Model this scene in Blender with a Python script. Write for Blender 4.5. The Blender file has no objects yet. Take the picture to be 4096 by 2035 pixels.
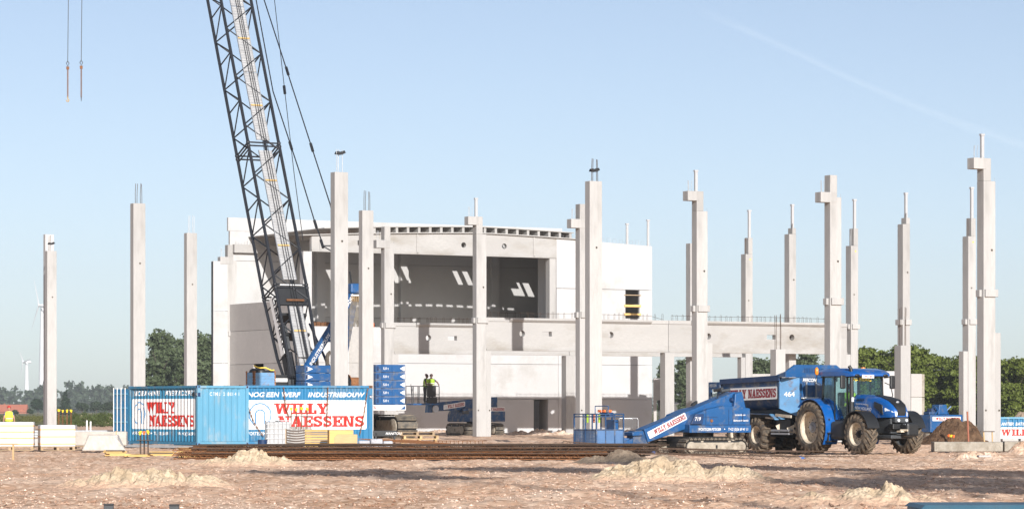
import bpy, bmesh, math, random
import numpy as np
from mathutils import Vector, Matrix, noise

rnd = random.Random(7)
R = math.radians
S = bpy.context.scene
C = S.collection

# ---------------------------------------------------------------- camera, sky, sun, exposure
F, YH, CH, CX = 12250.0, 1640.0, 1.55, 2048.0      # focal length in photo pixels, horizon row, eye height
cam_d = bpy.data.cameras.new("camera")
cam = bpy.data.objects.new("camera", cam_d)
C.objects.link(cam)
cam.location = (0, 0, CH)
cam.rotation_euler = (R(90), 0, 0)
cam_d.sensor_width = 36.0
cam_d.lens = 36.0 * F / 4096.0
cam_d.shift_y = (YH - 1017.5) / 4096.0
cam_d.clip_start = 0.5
cam_d.clip_end = 30000
S.camera = cam

SUN_EL = R(21.2)
SUN_H = Vector((0.300, -0.954, 0)).normalized()      # horizontal direction towards the sun
sun_dir = Vector((SUN_H.x * math.cos(SUN_EL), SUN_H.y * math.cos(SUN_EL), math.sin(SUN_EL)))
W = bpy.data.worlds.new("World")
S.world = W
W.use_nodes = True
wn = W.node_tree.nodes
sky = wn.new("ShaderNodeTexSky")
sky.sky_type = 'NISHITA'
sky.sun_disc = False
sky.sun_elevation = SUN_EL
sky.sun_rotation = math.atan2(SUN_H.x, SUN_H.y)
sky.altitude = 0
sky.air_density = 0.55
sky.dust_density = 0.7
sky.ozone_density = 0.2
hs = wn.new("ShaderNodeHueSaturation")
hs.inputs['Saturation'].default_value = 0.88
wn["Background"].inputs[1].default_value = 0.098
W.node_tree.links.new(sky.outputs[0], hs.inputs['Color'])
W.node_tree.links.new(hs.outputs[0], wn["Background"].inputs[0])
sd = bpy.data.lights.new("sun", 'SUN')
sd.energy = 5.0
sd.angle = R(0.53)
sd.color = (1.0, 0.972, 0.942)
sun = bpy.data.objects.new("sun", sd)
C.objects.link(sun)
sun.rotation_euler = (-sun_dir).to_track_quat('-Z', 'Y').to_euler()
sun.location = (0, -50, 80)
S.view_settings.view_transform = 'Standard'
S.view_settings.look = 'None'
S.view_settings.gamma = 1.0
S.view_settings.exposure = 0.42
S.view_settings.use_curve_mapping = False
S.render.engine = 'CYCLES'
S.cycles.max_bounces = 6
S.cycles.transparent_max_bounces = 16
S.cycles.volume_bounces = 0

# ---------------------------------------------------------------- the site grid (turned 29 degrees) and helpers
PHI = math.atan2(0.4881, 0.8727)
CA, SA = math.cos(PHI), math.sin(PHI)
GX, GY = -19.6, 211.9
def G(a, b, z=0.0):            # site grid (a to the right and away, b away and to the left) -> world
    return Vector((GX + a * CA - b * SA, GY + a * SA + b * CA, z))
def at(x, s, y=None):          # column x of the photograph at s photo pixels per metre -> world
    return Vector(((x - CX) / s, F / s, 0 if y is None else CH + (YH - y) / s))

class MB:
    def __init__(self): self.v, self.f, self.m = [], [], []
    def add(self, vs, fs, mi=0):
        o = len(self.v)
        self.v += [tuple(p) for p in vs]
        self.f += [tuple(i + o for i in q) for q in fs]
        self.m += [mi] * len(fs)
        return self
    def box(self, x0, x1, y0, y1, z0, z1, mi=0):
        return self.add([(x0,y0,z0),(x1,y0,z0),(x1,y1,z0),(x0,y1,z0),(x0,y0,z1),(x1,y0,z1),(x1,y1,z1),(x0,y1,z1)],
            [(0,3,2,1),(4,5,6,7),(0,1,5,4),(1,2,6,5),(2,3,7,6),(3,0,4,7)], mi)
    def hexa(self, p, mi=0):   # eight corners, bottom four then top four, counter-clockwise from above
        return self.add(p, [(0,3,2,1),(4,5,6,7),(0,1,5,4),(1,2,6,5),(2,3,7,6),(3,0,4,7)], mi)
    def cyl(self, p0, p1, r0, r1=None, n=8, caps=True, mi=0):
        r1 = r0 if r1 is None else r1
        p0, p1 = Vector(p0), Vector(p1)
        d = (p1 - p0).normalized()
        u = d.orthogonal().normalized(); w = d.cross(u)
        vs = []
        for p, r in ((p0, r0), (p1, r1)):
            for i in range(n):
                t = 2 * math.pi * (i + .5) / n
                vs.append(p + (u * math.cos(t) + w * math.sin(t)) * r)
        fs = [(i, (i+1) % n, n + (i+1) % n, n + i) for i in range(n)]
        if caps: fs += [tuple(range(n-1, -1, -1)), tuple(range(n, 2*n))]
        return self.add(vs, fs, mi)
    def tube(self, pts, r, n=6, mi=0):
        pts = [Vector(p) for p in pts]
        rs = r if isinstance(r, (list, tuple)) else [r] * len(pts)
        vs, fs = [], []
        ref = None
        for i, p in enumerate(pts):
            d = (pts[min(i+1, len(pts)-1)] - pts[max(i-1, 0)]).normalized()
            if ref is None: ref = d.orthogonal().normalized()
            u = (ref - d * ref.dot(d))
            u = u.normalized() if u.length > 1e-6 else d.orthogonal().normalized()
            ref = u; w = d.cross(u)
            for k in range(n):
                t = 2 * math.pi * (k + .5) / n
                vs.append(p + (u * math.cos(t) + w * math.sin(t)) * rs[i])
        for i in range(len(pts) - 1):
            for k in range(n):
                fs.append((i*n + k, i*n + (k+1) % n, (i+1)*n + (k+1) % n, (i+1)*n + k))
        m = (len(pts) - 1) * n
        fs += [tuple(range(n-1, -1, -1)), tuple(range(m, m + n))]
        return self.add(vs, fs, mi)
    def bar(self, p0, p1, w, h, up=(0,0,1), mi=0):     # rectangular bar, w across, h along up
        p0, p1 = Vector(p0), Vector(p1)
        d = (p1 - p0).normalized()
        s = d.cross(Vector(up))
        s = s.normalized() if s.length > 1e-5 else d.orthogonal().normalized()
        t = s.cross(d)
        c = [(-1,-1),(1,-1),(1,1),(-1,1)]
        vs = [p + s * (i * w / 2) + t * (j * h / 2) for p in (p0, p1) for i, j in c]
        return self.add(vs, [(3,2,1,0),(4,5,6,7),(0,1,5,4),(1,2,6,5),(2,3,7,6),(3,0,4,7)], mi)
    def prism(self, poly, axis, c0, c1, mi=0):         # 2-D outline pulled along an axis
        def P(p, c): return {'x': (c, p[0], p[1]), 'y': (p[0], c, p[1]), 'z': (p[0], p[1], c)}[axis]
        n = len(poly)
        vs = [P(p, c0) for p in poly] + [P(p, c1) for p in poly]
        fs = [tuple(range(n)), tuple(range(2*n-1, n-1, -1))] + [(i, n+i, n+(i+1) % n, (i+1) % n) for i in range(n)]
        return self.add(vs, fs, mi)
    def lathe(self, prof, axis='x', n=24, c=(0,0,0), mi=0):   # prof: (along axis, radius)
        vs, fs = [], []
        for h, r in prof:
            for k in range(n):
                t = 2 * math.pi * k / n
                a, b = r * math.cos(t), r * math.sin(t)
                p = {'x': (h, a, b), 'y': (a, h, b), 'z': (a, b, h)}[axis]
                vs.append((p[0]+c[0], p[1]+c[1], p[2]+c[2]))
        for i in range(len(prof) - 1):
            for k in range(n):
                fs.append((i*n+k, i*n+(k+1) % n, (i+1)*n+(k+1) % n, (i+1)*n+k))
        return self.add(vs, fs, mi)
    def ball(self, c, rx, ry, rz, n=12, m=8, mi=0):
        vs, fs = [], []
        for i in range(m + 1):
            th = math.pi * i / m
            for k in range(n):
                t = 2 * math.pi * k / n
                vs.append((c[0] + rx*math.sin(th)*math.cos(t), c[1] + ry*math.sin(th)*math.sin(t), c[2] + rz*math.cos(th)))
        for i in range(m):
            for k in range(n):
                fs.append((i*n+k, (i+1)*n+k, (i+1)*n+(k+1) % n, i*n+(k+1) % n))
        return self.add(vs, fs, mi)
    def plate(self, x0, x1, z0, z1, y0, y1, circles=(), rects=(), mi=0):
        # upright plate with round (x, z, r) and square (x0, x1, z0, z1) openings, sorted along x
        ops = [('c', x - r*1.15, x + r*1.15, z - r*1.15, z + r*1.15, (x, z, r)) for x, z, r in circles]
        ops += [('r', q[0], q[1], q[2], q[3], None) for q in rects]
        ops.sort(key=lambda o: o[1])
        x = x0
        for k, a, b, c, d, o in ops:
            if a > x: self.box(x, a, y0, y1, z0, z1, mi)
            if c > z0: self.box(a, b, y0, y1, z0, c, mi)
            if d < z1: self.box(a, b, y0, y1, d, z1, mi)
            if k == 'c':
                cx, cz, r = o; n = 24; R_ = r * 1.15
                vs, fs = [], []
                for i in range(n):
                    t = 2*math.pi*i/n; ct, st = math.cos(t), math.sin(t); q = R_ / max(abs(ct), abs(st))
                    vs += [(cx+ct*r, y0, cz+st*r), (cx+ct*q, y0, cz+st*q), (cx+ct*r, y1, cz+st*r), (cx+ct*q, y1, cz+st*q)]
                for i in range(n):
                    p, q = 4*i, 4*((i+1) % n)
                    fs += [(p, p+1, q+1, q), (p+2, q+2, q+3, p+3), (p, q, q+2, p+2)]
                self.add(vs, fs, mi)
            x = b
        if x1 > x: self.box(x, x1, y0, y1, z0, z1, mi)
        return self
    def mesh(self, name, mats, smooth=False):
        me = bpy.data.meshes.new(name)
        me.from_pydata(self.v, [], self.f)
        for m in (mats if isinstance(mats, (list, tuple)) else [mats]): me.materials.append(MT[m] if isinstance(m, str) else m)
        if max(self.m, default=0): me.polygons.foreach_set('material_index', self.m)
        if smooth:
            me.polygons.foreach_set('use_smooth', [True] * len(me.polygons))
            try: me.set_sharp_from_angle(angle=R(smooth if smooth > 1 else 40))
            except Exception: pass
        me.update()
        return me
    def build(self, name, mats, parent=None, smooth=False, bevel=0.0, loc=None, rot=None):
        o = bpy.data.objects.new(name, self.mesh(name, mats, smooth))
        C.objects.link(o)
        if parent is not None: o.parent = parent
        if loc is not None: o.location = loc
        if rot is not None: o.rotation_euler = rot
        if bevel:
            b = o.modifiers.new('bevel', 'BEVEL'); b.width = bevel; b.segments = 2; b.limit_method = 'ANGLE'; b.angle_limit = R(40)
        return o

def tag(o, label=None, cat=None, group=None, kind=None):
    if label: o['label'] = label
    if cat: o['category'] = cat
    if group: o['group'] = group
    if kind: o['kind'] = kind
    return o
def thing(name, label, cat, loc=(0,0,0), rz=None, group=None):
    o = bpy.data.objects.new(name, None); C.objects.link(o)
    o.location = loc; o.rotation_euler = (0, 0, PHI if rz is None else rz)
    o.empty_display_size = 0.2
    return tag(o, label, cat, group, 'thing')
def copy_obj(src, parent=None, loc=None, rot=None, name=None):
    c = src.copy()
    if name: c.name = name
    C.objects.link(c); c.parent = parent
    if loc is not None: c.location = loc
    if rot is not None: c.rotation_euler = rot
    return c
def copy_tree(src, parent=None):
    c = src.copy(); C.objects.link(c); c.parent = parent
    for ch in [k for k in bpy.data.objects if k.parent is src]: copy_tree(ch, c)
    return c

# ---------------------------------------------------------------- materials
MT = {}
def mat(name, col, rough=0.7, metal=0.0, var=0.12, scale=2.0, bump=0.0, bscale=30.0, dirt=None, damt=0.0, dscale=1.5,
        stretch=(1,1,1), objvar=0.0, spec=0.5, coat=0.0, trans=0.0, fine=0.0):
    m = bpy.data.materials.new(name); m.use_nodes = True
    nt = m.node_tree; n, l = nt.nodes, nt.links
    p = n["Principled BSDF"]
    p.inputs['Roughness'].default_value = rough; p.inputs['Metallic'].default_value = metal
    p.inputs['Specular IOR Level'].default_value = spec
    if coat: p.inputs['Coat Weight'].default_value = coat; p.inputs['Coat Roughness'].default_value = 0.12
    if trans: p.inputs['Transmission Weight'].default_value = trans
    tc = n.new('ShaderNodeTexCoord'); mp = n.new('ShaderNodeMapping'); mp.inputs['Scale'].default_value = stretch
    l.new(tc.outputs['Object'], mp.inputs['Vector'])
    def noi(sc, det=6, ro=0.6, off=0.0):
        t = n.new('ShaderNodeTexNoise'); t.inputs['Scale'].default_value = sc; t.inputs['Detail'].default_value = det; t.inputs['Roughness'].default_value = ro
        if off:
            a = n.new('ShaderNodeVectorMath'); a.operation = 'ADD'; a.inputs[1].default_value = (off, off*.7, off*1.3); l.new(mp.outputs[0], a.inputs[0]); l.new(a.outputs[0], t.inputs['Vector'])
        else: l.new(mp.outputs[0], t.inputs['Vector'])
        return t
    def mix(fac, c1, c2, mode='MIX'):
        x = n.new('ShaderNodeMix'); x.data_type = 'RGBA'; x.blend_type = mode
        for s, q in ((0, fac), (6, c1), (7, c2)):
            if hasattr(q, 'links'): l.new(q, x.inputs[s])
            elif s == 0: x.inputs[0].default_value = q
            else: x.inputs[s].default_value = (*q, 1)
        return x.outputs[2]
    def ramp(o, a, b):
        r = n.new('ShaderNodeMapRange'); r.inputs[1].default_value = a; r.inputs[2].default_value = b; l.new(o, r.inputs[0]); return r.outputs[0]
    c = mix(ramp(noi(scale).outputs[0], .3, .7), [max(0, q*(1-var)) for q in col], [min(1, q*(1+var)) for q in col])
    if fine: c = mix(ramp(noi(bscale, 3, .5, 7.0).outputs[0], .3, .7), c, [q*(1-fine) for q in col])
    if dirt: c = mix(ramp(noi(dscale, 8, .7, 3.3).outputs[0], .62 - .25*damt, .74 - .1*damt), c, dirt)
    if objvar:
        oi = n.new('ShaderNodeObjectInfo'); mr = n.new('ShaderNodeMapRange'); mr.inputs[3].default_value = 1-objvar; mr.inputs[4].default_value = 1+objvar
        l.new(oi.outputs['Random'], mr.inputs[0])
        cb = n.new('ShaderNodeCombineColor')
        for i in range(3): l.new(mr.outputs[0], cb.inputs[i])
        c = mix(1.0, c, cb.outputs[0], 'MULTIPLY')
    l.new(c, p.inputs['Base Color'])
    if bump:
        b = n.new('ShaderNodeBump'); b.inputs['Strength'].default_value = bump; b.inputs['Distance'].default_value = 0.05
        l.new(noi(bscale, 8, .65, 1.7).outputs[0], b.inputs['Height']); l.new(b.outputs[0], p.inputs['Normal'])
    MT[name] = m
    return m
mat('concrete', (.41,.40,.385), .9, var=.16, scale=.8, bump=.12, bscale=14, dirt=(.29,.28,.265), damt=.5, dscale=1.3, stretch=(1,1,.16), objvar=.07, fine=.08)
mat('concrete_white', (.468,.464,.458), .85, var=.08, scale=.5, bump=.06, bscale=10, dirt=(.375,.362,.343), damt=.4, dscale=.4, objvar=.04, fine=.05)
mat('concrete_beam', (.38,.37,.355), .9, var=.10, scale=.6, bump=.12, bscale=12, dirt=(.285,.265,.235), damt=.45, dscale=.6, stretch=(.4,1,1.2), objvar=.05, fine=.08)
mat('concrete_grey', (.44,.42,.40), .9, var=.1, scale=.5, bump=.1, bscale=9, dirt=(.36,.345,.33), damt=.3, dscale=.5, objvar=.06, fine=.1)
mat('concrete_dirty', (.34,.31,.26), .95, var=.2, scale=2, bump=.3, bscale=14, dirt=(.2,.17,.13), damt=.7, dscale=2)
mat('steel_white', (.46,.46,.46), .45, .2, var=.05)
mat('galvanised', (.42,.43,.44), .45, .6, var=.15, scale=5)
mat('steel_dark', (.011,.013,.018), .5, .1, var=.25, scale=4, dirt=(.04,.035,.03), damt=.12)
mat('steel_black', (.010,.011,.013), .55, 0, var=.2)
mat('rust', (.24,.105,.042), .85, .15, var=.5, scale=6, fine=.4, bscale=40, objvar=.3)
mat('rebar_dark', (.085,.055,.038), .8, .3, var=.4, scale=5, objvar=.3)
mat('blue', (.004,.070,.21), .42, 0, var=.1, scale=1.5, dirt=(.12,.13,.15), damt=.42, dscale=2.6, coat=.15, bump=.02, bscale=6)
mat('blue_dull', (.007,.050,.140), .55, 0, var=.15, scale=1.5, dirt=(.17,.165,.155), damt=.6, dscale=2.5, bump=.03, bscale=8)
mat('blue_dark', (.007,.032,.10), .5, 0, var=.15, dirt=(.10,.10,.11), damt=.3)
mat('blue_tractor', (.004,.085,.32), .28, 0, var=.05, scale=1.5, dirt=(.16,.17,.2), damt=.30, dscale=3, coat=.4)
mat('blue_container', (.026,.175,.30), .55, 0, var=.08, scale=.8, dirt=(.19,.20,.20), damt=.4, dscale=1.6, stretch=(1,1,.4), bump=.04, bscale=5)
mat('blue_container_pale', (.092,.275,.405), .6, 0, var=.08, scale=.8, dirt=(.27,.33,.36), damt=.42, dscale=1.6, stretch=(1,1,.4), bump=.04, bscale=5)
mat('blue_container_deep', (.007,.145,.30), .5, 0, var=.08, scale=.8, dirt=(.13,.19,.24), damt=.4, dscale=1.6, stretch=(1,1,.4), bump=.04, bscale=5)
mat('lid_blue', (.045,.115,.165), .5, 0, var=.15, scale=2, dirt=(.07,.12,.15), damt=.4)
mat('blue_crate', (.10,.245,.43), .6, 0, var=.15, scale=3, dirt=(.17,.10,.06), damt=.35, dscale=4)
mat('white_paint', (.72,.72,.71), .5, 0, var=.03, dirt=(.58,.58,.57), damt=.2, dscale=2)
mat('red_paint', (.46,.020,.012), .5, 0, var=.08)
mat('maroon_paint', (.24,.012,.018), .5, 0, var=.08)
mat('mark_blue', (.06,.22,.42), .5, 0, var=.05)
mat('grey_mark', (.42,.46,.50), .5, 0, var=.05)
mat('sign_grey', (.45,.47,.50), .5)
mat('black_paint', (.012,.012,.014), .5)
mat('rubber', (.038,.033,.028), .9, 0, var=.35, scale=4, dirt=(.15,.115,.08), damt=.8, dscale=4, bump=.15, bscale=20)
mat('rubber_lug', (.085,.066,.047), .92, 0, var=.35, scale=5, dirt=(.19,.145,.10), damt=.8, dscale=5, bump=.15, bscale=20)
mat('track_steel', (.10,.092,.08), .7, .35, var=.3, scale=6, dirt=(.26,.21,.15), damt=.9, dscale=4)
mat('track_dust', (.34,.30,.24), .9, 0, var=.2, scale=4, dirt=(.17,.14,.10), damt=.5, dscale=4)
mat('rim', (.60,.52,.40), .55, 0, var=.12, dirt=(.36,.28,.19), damt=.7, dscale=4)
mat('hub_grey', (.30,.31,.33), .5, .2, var=.15)
mat('plastic_black', (.015,.016,.017), .45, 0, var=.2)
mat('plastic_grey', (.045,.05,.055), .6, 0, var=.2)
mat('wood', (.47,.32,.16), .75, 0, var=.18, scale=3, stretch=(1,6,6), objvar=.2, fine=.15)
mat('wood_yellow', (.58,.38,.13), .7, 0, var=.15, scale=3, stretch=(1,6,6), objvar=.18)
mat('plywood_dark', (.085,.062,.045), .6, 0, var=.25, scale=3, objvar=.2)
mat('pallet_wood', (.36,.26,.16), .85, 0, var=.25, scale=4, stretch=(1,5,5), objvar=.25)
mat('film_white', (.60,.595,.585), .4, 0, var=.03, scale=3, bump=.25, bscale=5, coat=.2)
mat('film_dusty', (.42,.385,.34), .4, 0, var=.1, scale=3, bump=.4, bscale=4, dirt=(.34,.30,.25), damt=.5, coat=.2)
mat('film_grey', (.36,.37,.40), .35, 0, var=.25, scale=3, bump=.6, bscale=5, coat=.3)
mat('ibc_white', (.40,.405,.41), .4, 0, var=.1, scale=2, dirt=(.30,.30,.30), damt=.4)
mat('strap_orange', (.62,.34,.13), .6)
mat('pvc_pipe', (.45,.47,.48), .4)
mat('yellow_cap', (.85,.60,.02), .45)
mat('orange_cap', (.80,.16,.03), .45)
mat('tarp_black', (.030,.030,.031), .45, 0, var=.3, bump=.3, bscale=3)
mat('yellow_strap', (.75,.55,.06), .6)
mat('amber', (.75,.24,.02), .25)
mat('lamp_glass', (.62,.66,.70), .12, .1)
mat('hivis', (.30,.47,.03), .75, 0, var=.1, scale=6)
mat('hivis_yellow', (.72,.80,.06), .75, 0, var=.1, scale=6)
mat('reflective', (.62,.62,.58), .5)
mat('skin', (.42,.24,.16), .6, 0, var=.06)
mat('skin_dark', (.17,.095,.065), .6, 0, var=.06)
mat('trousers', (.028,.03,.038), .85)
mat('shirt_navy', (.025,.03,.055), .85)
mat('shirt_blue', (.03,.10,.34), .85)
mat('helmet_dark', (.055,.022,.018), .4)
mat('helmet_red', (.42,.03,.02), .4)
mat('helmet_white', (.55,.56,.56), .4)
mat('glove', (.06,.05,.045), .9)
mat('roof_tile', (.36,.115,.065), .85, 0, var=.15, scale=.8, stretch=(1,6,6))
mat('brick', (.31,.115,.07), .9, 0, var=.15, scale=1.5)
mat('barn_dark', (.055,.052,.055), .9)
mat('barn_roof', (.15,.135,.125), .9, 0, var=.15)
mat('turbine_white', (.70,.71,.72), .5, 0, var=.02)
mat('bark', (.10,.08,.06), .95, 0, var=.3, scale=5)
mat('interior_grey', (.42,.41,.40), .9, 0, var=.12, scale=.4, objvar=.05, fine=.08)
mat('red_rope', (.36,.12,.08), .8)
def leaf(name, c, var=.35, tr=.25):
    m = mat(name, c, .6, 0, var=var, scale=.35, spec=.25)
    n, l = m.node_tree.nodes, m.node_tree.links
    p = n["Principled BSDF"]
    t = n.new('ShaderNodeBsdfTranslucent'); t.inputs[0].default_value = (c[0]*1.3, c[1]*1.4, c[2]*.7, 1)
    x = n.new('ShaderNodeMixShader'); x.inputs[0].default_value = tr
    l.new(p.outputs[0], x.inputs[1]); l.new(t.outputs[0], x.inputs[2]); l.new(x.outputs[0], n['Material Output'].inputs[0])
leaf('leaf_hedge', (.132,.165,.032))
leaf('leaf_poplar', (.098,.128,.062))
leaf('leaf_far', (.050,.075,.042))
leaf('leaf_dark', (.022,.045,.018))
leaf('leaf_grass', (.13,.13,.04))
leaf('leaf_weed', (.075,.10,.03))
def glass(name, col, fac):
    m = bpy.data.materials.new(name); m.use_nodes = True
    n, l = m.node_tree.nodes, m.node_tree.links
    n.remove(n['Principled BSDF'])
    g = n.new('ShaderNodeBsdfGlossy'); g.inputs['Roughness'].default_value = .04; g.inputs[0].default_value = (.8,.85,.9,1)
    t = n.new('ShaderNodeBsdfTransparent'); t.inputs[0].default_value = (*col, 1)
    x = n.new('ShaderNodeMixShader'); x.inputs[0].default_value = fac
    l.new(t.outputs[0], x.inputs[1]); l.new(g.outputs[0], x.inputs[2]); l.new(x.outputs[0], n['Material Output'].inputs[0])
    MT[name] = m
glass('cab_glass', (.74,.86,.87), .06)
def mesh_mat(name, col, sc, hole, metal=.3):   # perforated sheet: round holes cut through
    m = mat(name, col, .5, metal, var=.15, scale=3)
    n, l = m.node_tree.nodes, m.node_tree.links
    tc = n.new('ShaderNodeTexCoord'); v = n.new('ShaderNodeTexVoronoi'); v.inputs['Scale'].default_value = sc; v.inputs['Randomness'].default_value = 0
    l.new(tc.outputs['Object'], v.inputs['Vector'])
    g = n.new('ShaderNodeMath'); g.operation = 'LESS_THAN'; g.inputs[1].default_value = hole; l.new(v.outputs['Distance'], g.inputs[0])
    t = n.new('ShaderNodeBsdfTransparent'); x = n.new('ShaderNodeMixShader')
    l.new(g.outputs[0], x.inputs[0]); l.new(n['Principled BSDF'].outputs[0], x.inputs[1]); l.new(t.outputs[0], x.inputs[2]); l.new(x.outputs[0], n['Material Output'].inputs[0])
mesh_mat('grating', (.42,.42,.42), 14, .30)
mesh_mat('grating_blue', (.07,.15,.30), 20, .40, 0)

# ---------------------------------------------------------------- lettering (flat print cut as thin outlines)
def _seg(p, q, w):
    p, q = Vector(p), Vector(q); d = (q - p).normalized(); s = Vector((-d.y, d.x)) * w / 2
    return [tuple(p - s), tuple(q - s), tuple(q + s), tuple(p + s)]
def _r(x0, y0, x1, y1): return [(x0,y0),(x1,y0),(x1,y1),(x0,y1)]
def _dg(x0, x1, w, y0=0.0, y1=1.0): return [(x0,y0),(x0+w,y0),(x1+w,y1),(x1,y1)]
def _arc(cx, cy, rx, ry, a0, a1, w, n=9):
    out = []
    for i in range(n):
        t0, t1 = R(a0 + (a1-a0)*i/n), R(a0 + (a1-a0)*(i+1)/n)
        out.append([(cx+(rx-w/2)*math.cos(t0), cy+(ry-w/2)*math.sin(t0)), (cx+(rx+w/2)*math.cos(t0), cy+(ry+w/2)*math.sin(t0)),
                    (cx+(rx+w/2)*math.cos(t1), cy+(ry+w/2)*math.sin(t1)), (cx+(rx-w/2)*math.cos(t1), cy+(ry-w/2)*math.sin(t1))])
    return out
def slab(w=.23, t=.13):
    g = {}
    g['I'] = (.46, [_r(.115,t,.345,1-t), _r(0,0,.46,t), _r(0,1-t,.46,1)])
    g['L'] = (.70, [_r(.10,t,.10+w,1-t), _r(0,1-t,.42,1), _r(0,0,.70,t), _r(.55,t,.70,.36)])
    g['E'] = (.74, [_r(.10,t,.10+w,1-t), _r(0,0,.74,t), _r(0,1-t,.74,1), _r(.60,t,.74,.32), _r(.60,.68,.74,1-t), _r(.10+w,.44,.58,.57), _r(.47,.36,.58,.44), _r(.47,.57,.58,.65)])
    g['N'] = (.92, [_r(.10,t,.28,1-t), _r(0,0,.36,t), _r(0,1-t,.24,1), _r(.66,0,.82,1-t), _r(.56,1-t,.92,1), [(.26,1),(.24,.84),(.58,0),(.68,0),(.68,.12),(.34,1)]])
    g['A'] = (.90, [[(.08,t),(.24,t),(.50,1),(.36,1)], [(.54,t),(.80,t),(.58,1),(.44,1)], _r(.26,.28,.60,.41), _r(0,0,.32,t), _r(.46,0,.90,t)])
    g['W'] = (1.34, [[(.10,.88),(.34,.88),(.46,0),(.30,0)], [(.46,0),(.36,.16),(.58,.88),(.70,.88)], [(.62,.88),(.86,.88),(.94,0),(.80,0)], [(.94,0),(.86,.18),(1.06,.88),(1.20,.88)], _r(0,.88,.42,1), _r(.52,.88,.92,1), _r(.98,.88,1.34,1)])
    g['Y'] = (.92, [[(.08,.88),(.34,.88),(.56,.42),(.36,.42)], [(.44,.42),(.58,.42),(.82,.88),(.66,.88)], _r(.36,t,.58,.42), _r(0,.88,.42,1), _r(.56,.88,.92,1), _r(.24,0,.70,t)])
    s = _arc(.35, .73, .235, .19, 20, 270, .17) + _arc(.35, .29, .245, .205, 90, -160, .18)
    g['S'] = (.70, s + [_r(.53,.70,.64,1), _r(.04,0,.15,.32)])
    g[' '] = (.40, [])
    return g
SLAB = slab()
def grow(p, d):
    n = len(p); ar = sum(p[i][0]*p[(i+1) % n][1] - p[(i+1) % n][0]*p[i][1] for i in range(n)); sg = 1 if ar > 0 else -1
    out = []
    for i in range(n):
        a, b, c = Vector(p[i-1]), Vector(p[i]), Vector(p[(i+1) % n])
        e1, e2 = (b-a).normalized(), (c-b).normalized(); n1, n2 = Vector((e1.y,-e1.x))*sg, Vector((e2.y,-e2.x))*sg
        m = n1 + n2; k = max(.4, 1 + n1.dot(n2)); m = m * (d / k)
        out.append((b.x + m.x, min(1.0, max(0.0, b.y + m.y))))
    return out
def slab_polys(text, h, gap=.06, squeeze=1.0):
    x, out = 0.0, []
    for ch in text:
        w, ps = SLAB[ch]
        for p in ps: out.append([((x + q[0]) * h * squeeze, q[1] * h) for q in grow(p, .024)])
        x += w + gap
    return out, (x - gap) * h * squeeze
_font_cache = {}
def font_polys(text, h, bold=0.0, shear=0.0, space=1.0, squeeze=1.0):
    key = (text, bold, shear, space)
    if key not in _font_cache:
        cu = bpy.data.curves.new('lettering', 'FONT'); cu.body = text; cu.size = 1.0; cu.offset = bold; cu.shear = shear; cu.space_character = space
        cu.resolution_u = 3
        ob = bpy.data.objects.new('lettering', cu); C.objects.link(ob)
        bpy.context.view_layer.update()
        me = bpy.data.meshes.new_from_object(ob.evaluated_get(bpy.context.evaluated_depsgraph_get()))
        _font_cache[key] = ([tuple(v.co) for v in me.vertices], [tuple(p.vertices) for p in me.polygons])
        bpy.data.objects.remove(ob); bpy.data.meshes.remove(me); bpy.data.curves.remove(cu)
    vs, fs = _font_cache[key]
    k = h / 0.70
    polys = [[(vs[i][0]*k*squeeze, vs[i][1]*k) for i in f] for f in fs]
    return polys, max([p[0] for q in polys for p in q], default=0)
def logo_polys(r, w):     # ring with an arch inside it, open at the foot
    out = _arc(0, 0, r, r, -58, 238, w, 20)
    ri = r * .42
    out += _arc(0, r*.02, ri, ri, 0, 180, w, 10)
    out += [_r(-ri - w/2, -r*.84, -ri + w/2, r*.02), _r(ri - w/2, -r*.84, ri + w/2, r*.02)]
    return out
def shift(polys, dx, dy): return [[(x+dx, y+dy) for x, y in p] for p in polys]
def print_on(name, polys, m, parent, org, ex, ez, lift=0.006, profile=None, cuts=None, step=0.0004):
    # polys in (along ex, along ez) from org; profile(x) pushes them along the face normal for corrugated sheet
    ex, ez = Vector(ex).normalized(), Vector(ez).normalized(); nn = ex.cross(ez)
    bm = bmesh.new()
    for i, p in enumerate(polys):
        vs = [bm.verts.new((x, y, 0)) for x, y in p]
        try: bm.faces.new(vs)
        except ValueError: continue
        for v in vs: v.co.z = (i % 12) * step
    if cuts:
        lo, hi = min(v.co.x for v in bm.verts), max(v.co.x for v in bm.verts)
        for c in cuts:
            if lo < c < hi: bmesh.ops.bisect_plane(bm, geom=bm.verts[:] + bm.edges[:] + bm.faces[:], plane_co=(c,0,0), plane_no=(1,0,0), dist=1e-5)
    for v in bm.verts:
        x, y, z = v.co
        d = lift + z + (profile(x) if profile else 0)
        v.co = Vector(org) + ex*x + ez*y + nn*d
    bmesh.ops.recalc_face_normals(bm, faces=bm.faces[:])
    me = bpy.data.meshes.new(name); bm.to_mesh(me); bm.free()
    me.materials.append(MT[m])
    o = bpy.data.objects.new(name, me); C.objects.link(o); o.parent = parent
    return o

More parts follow.
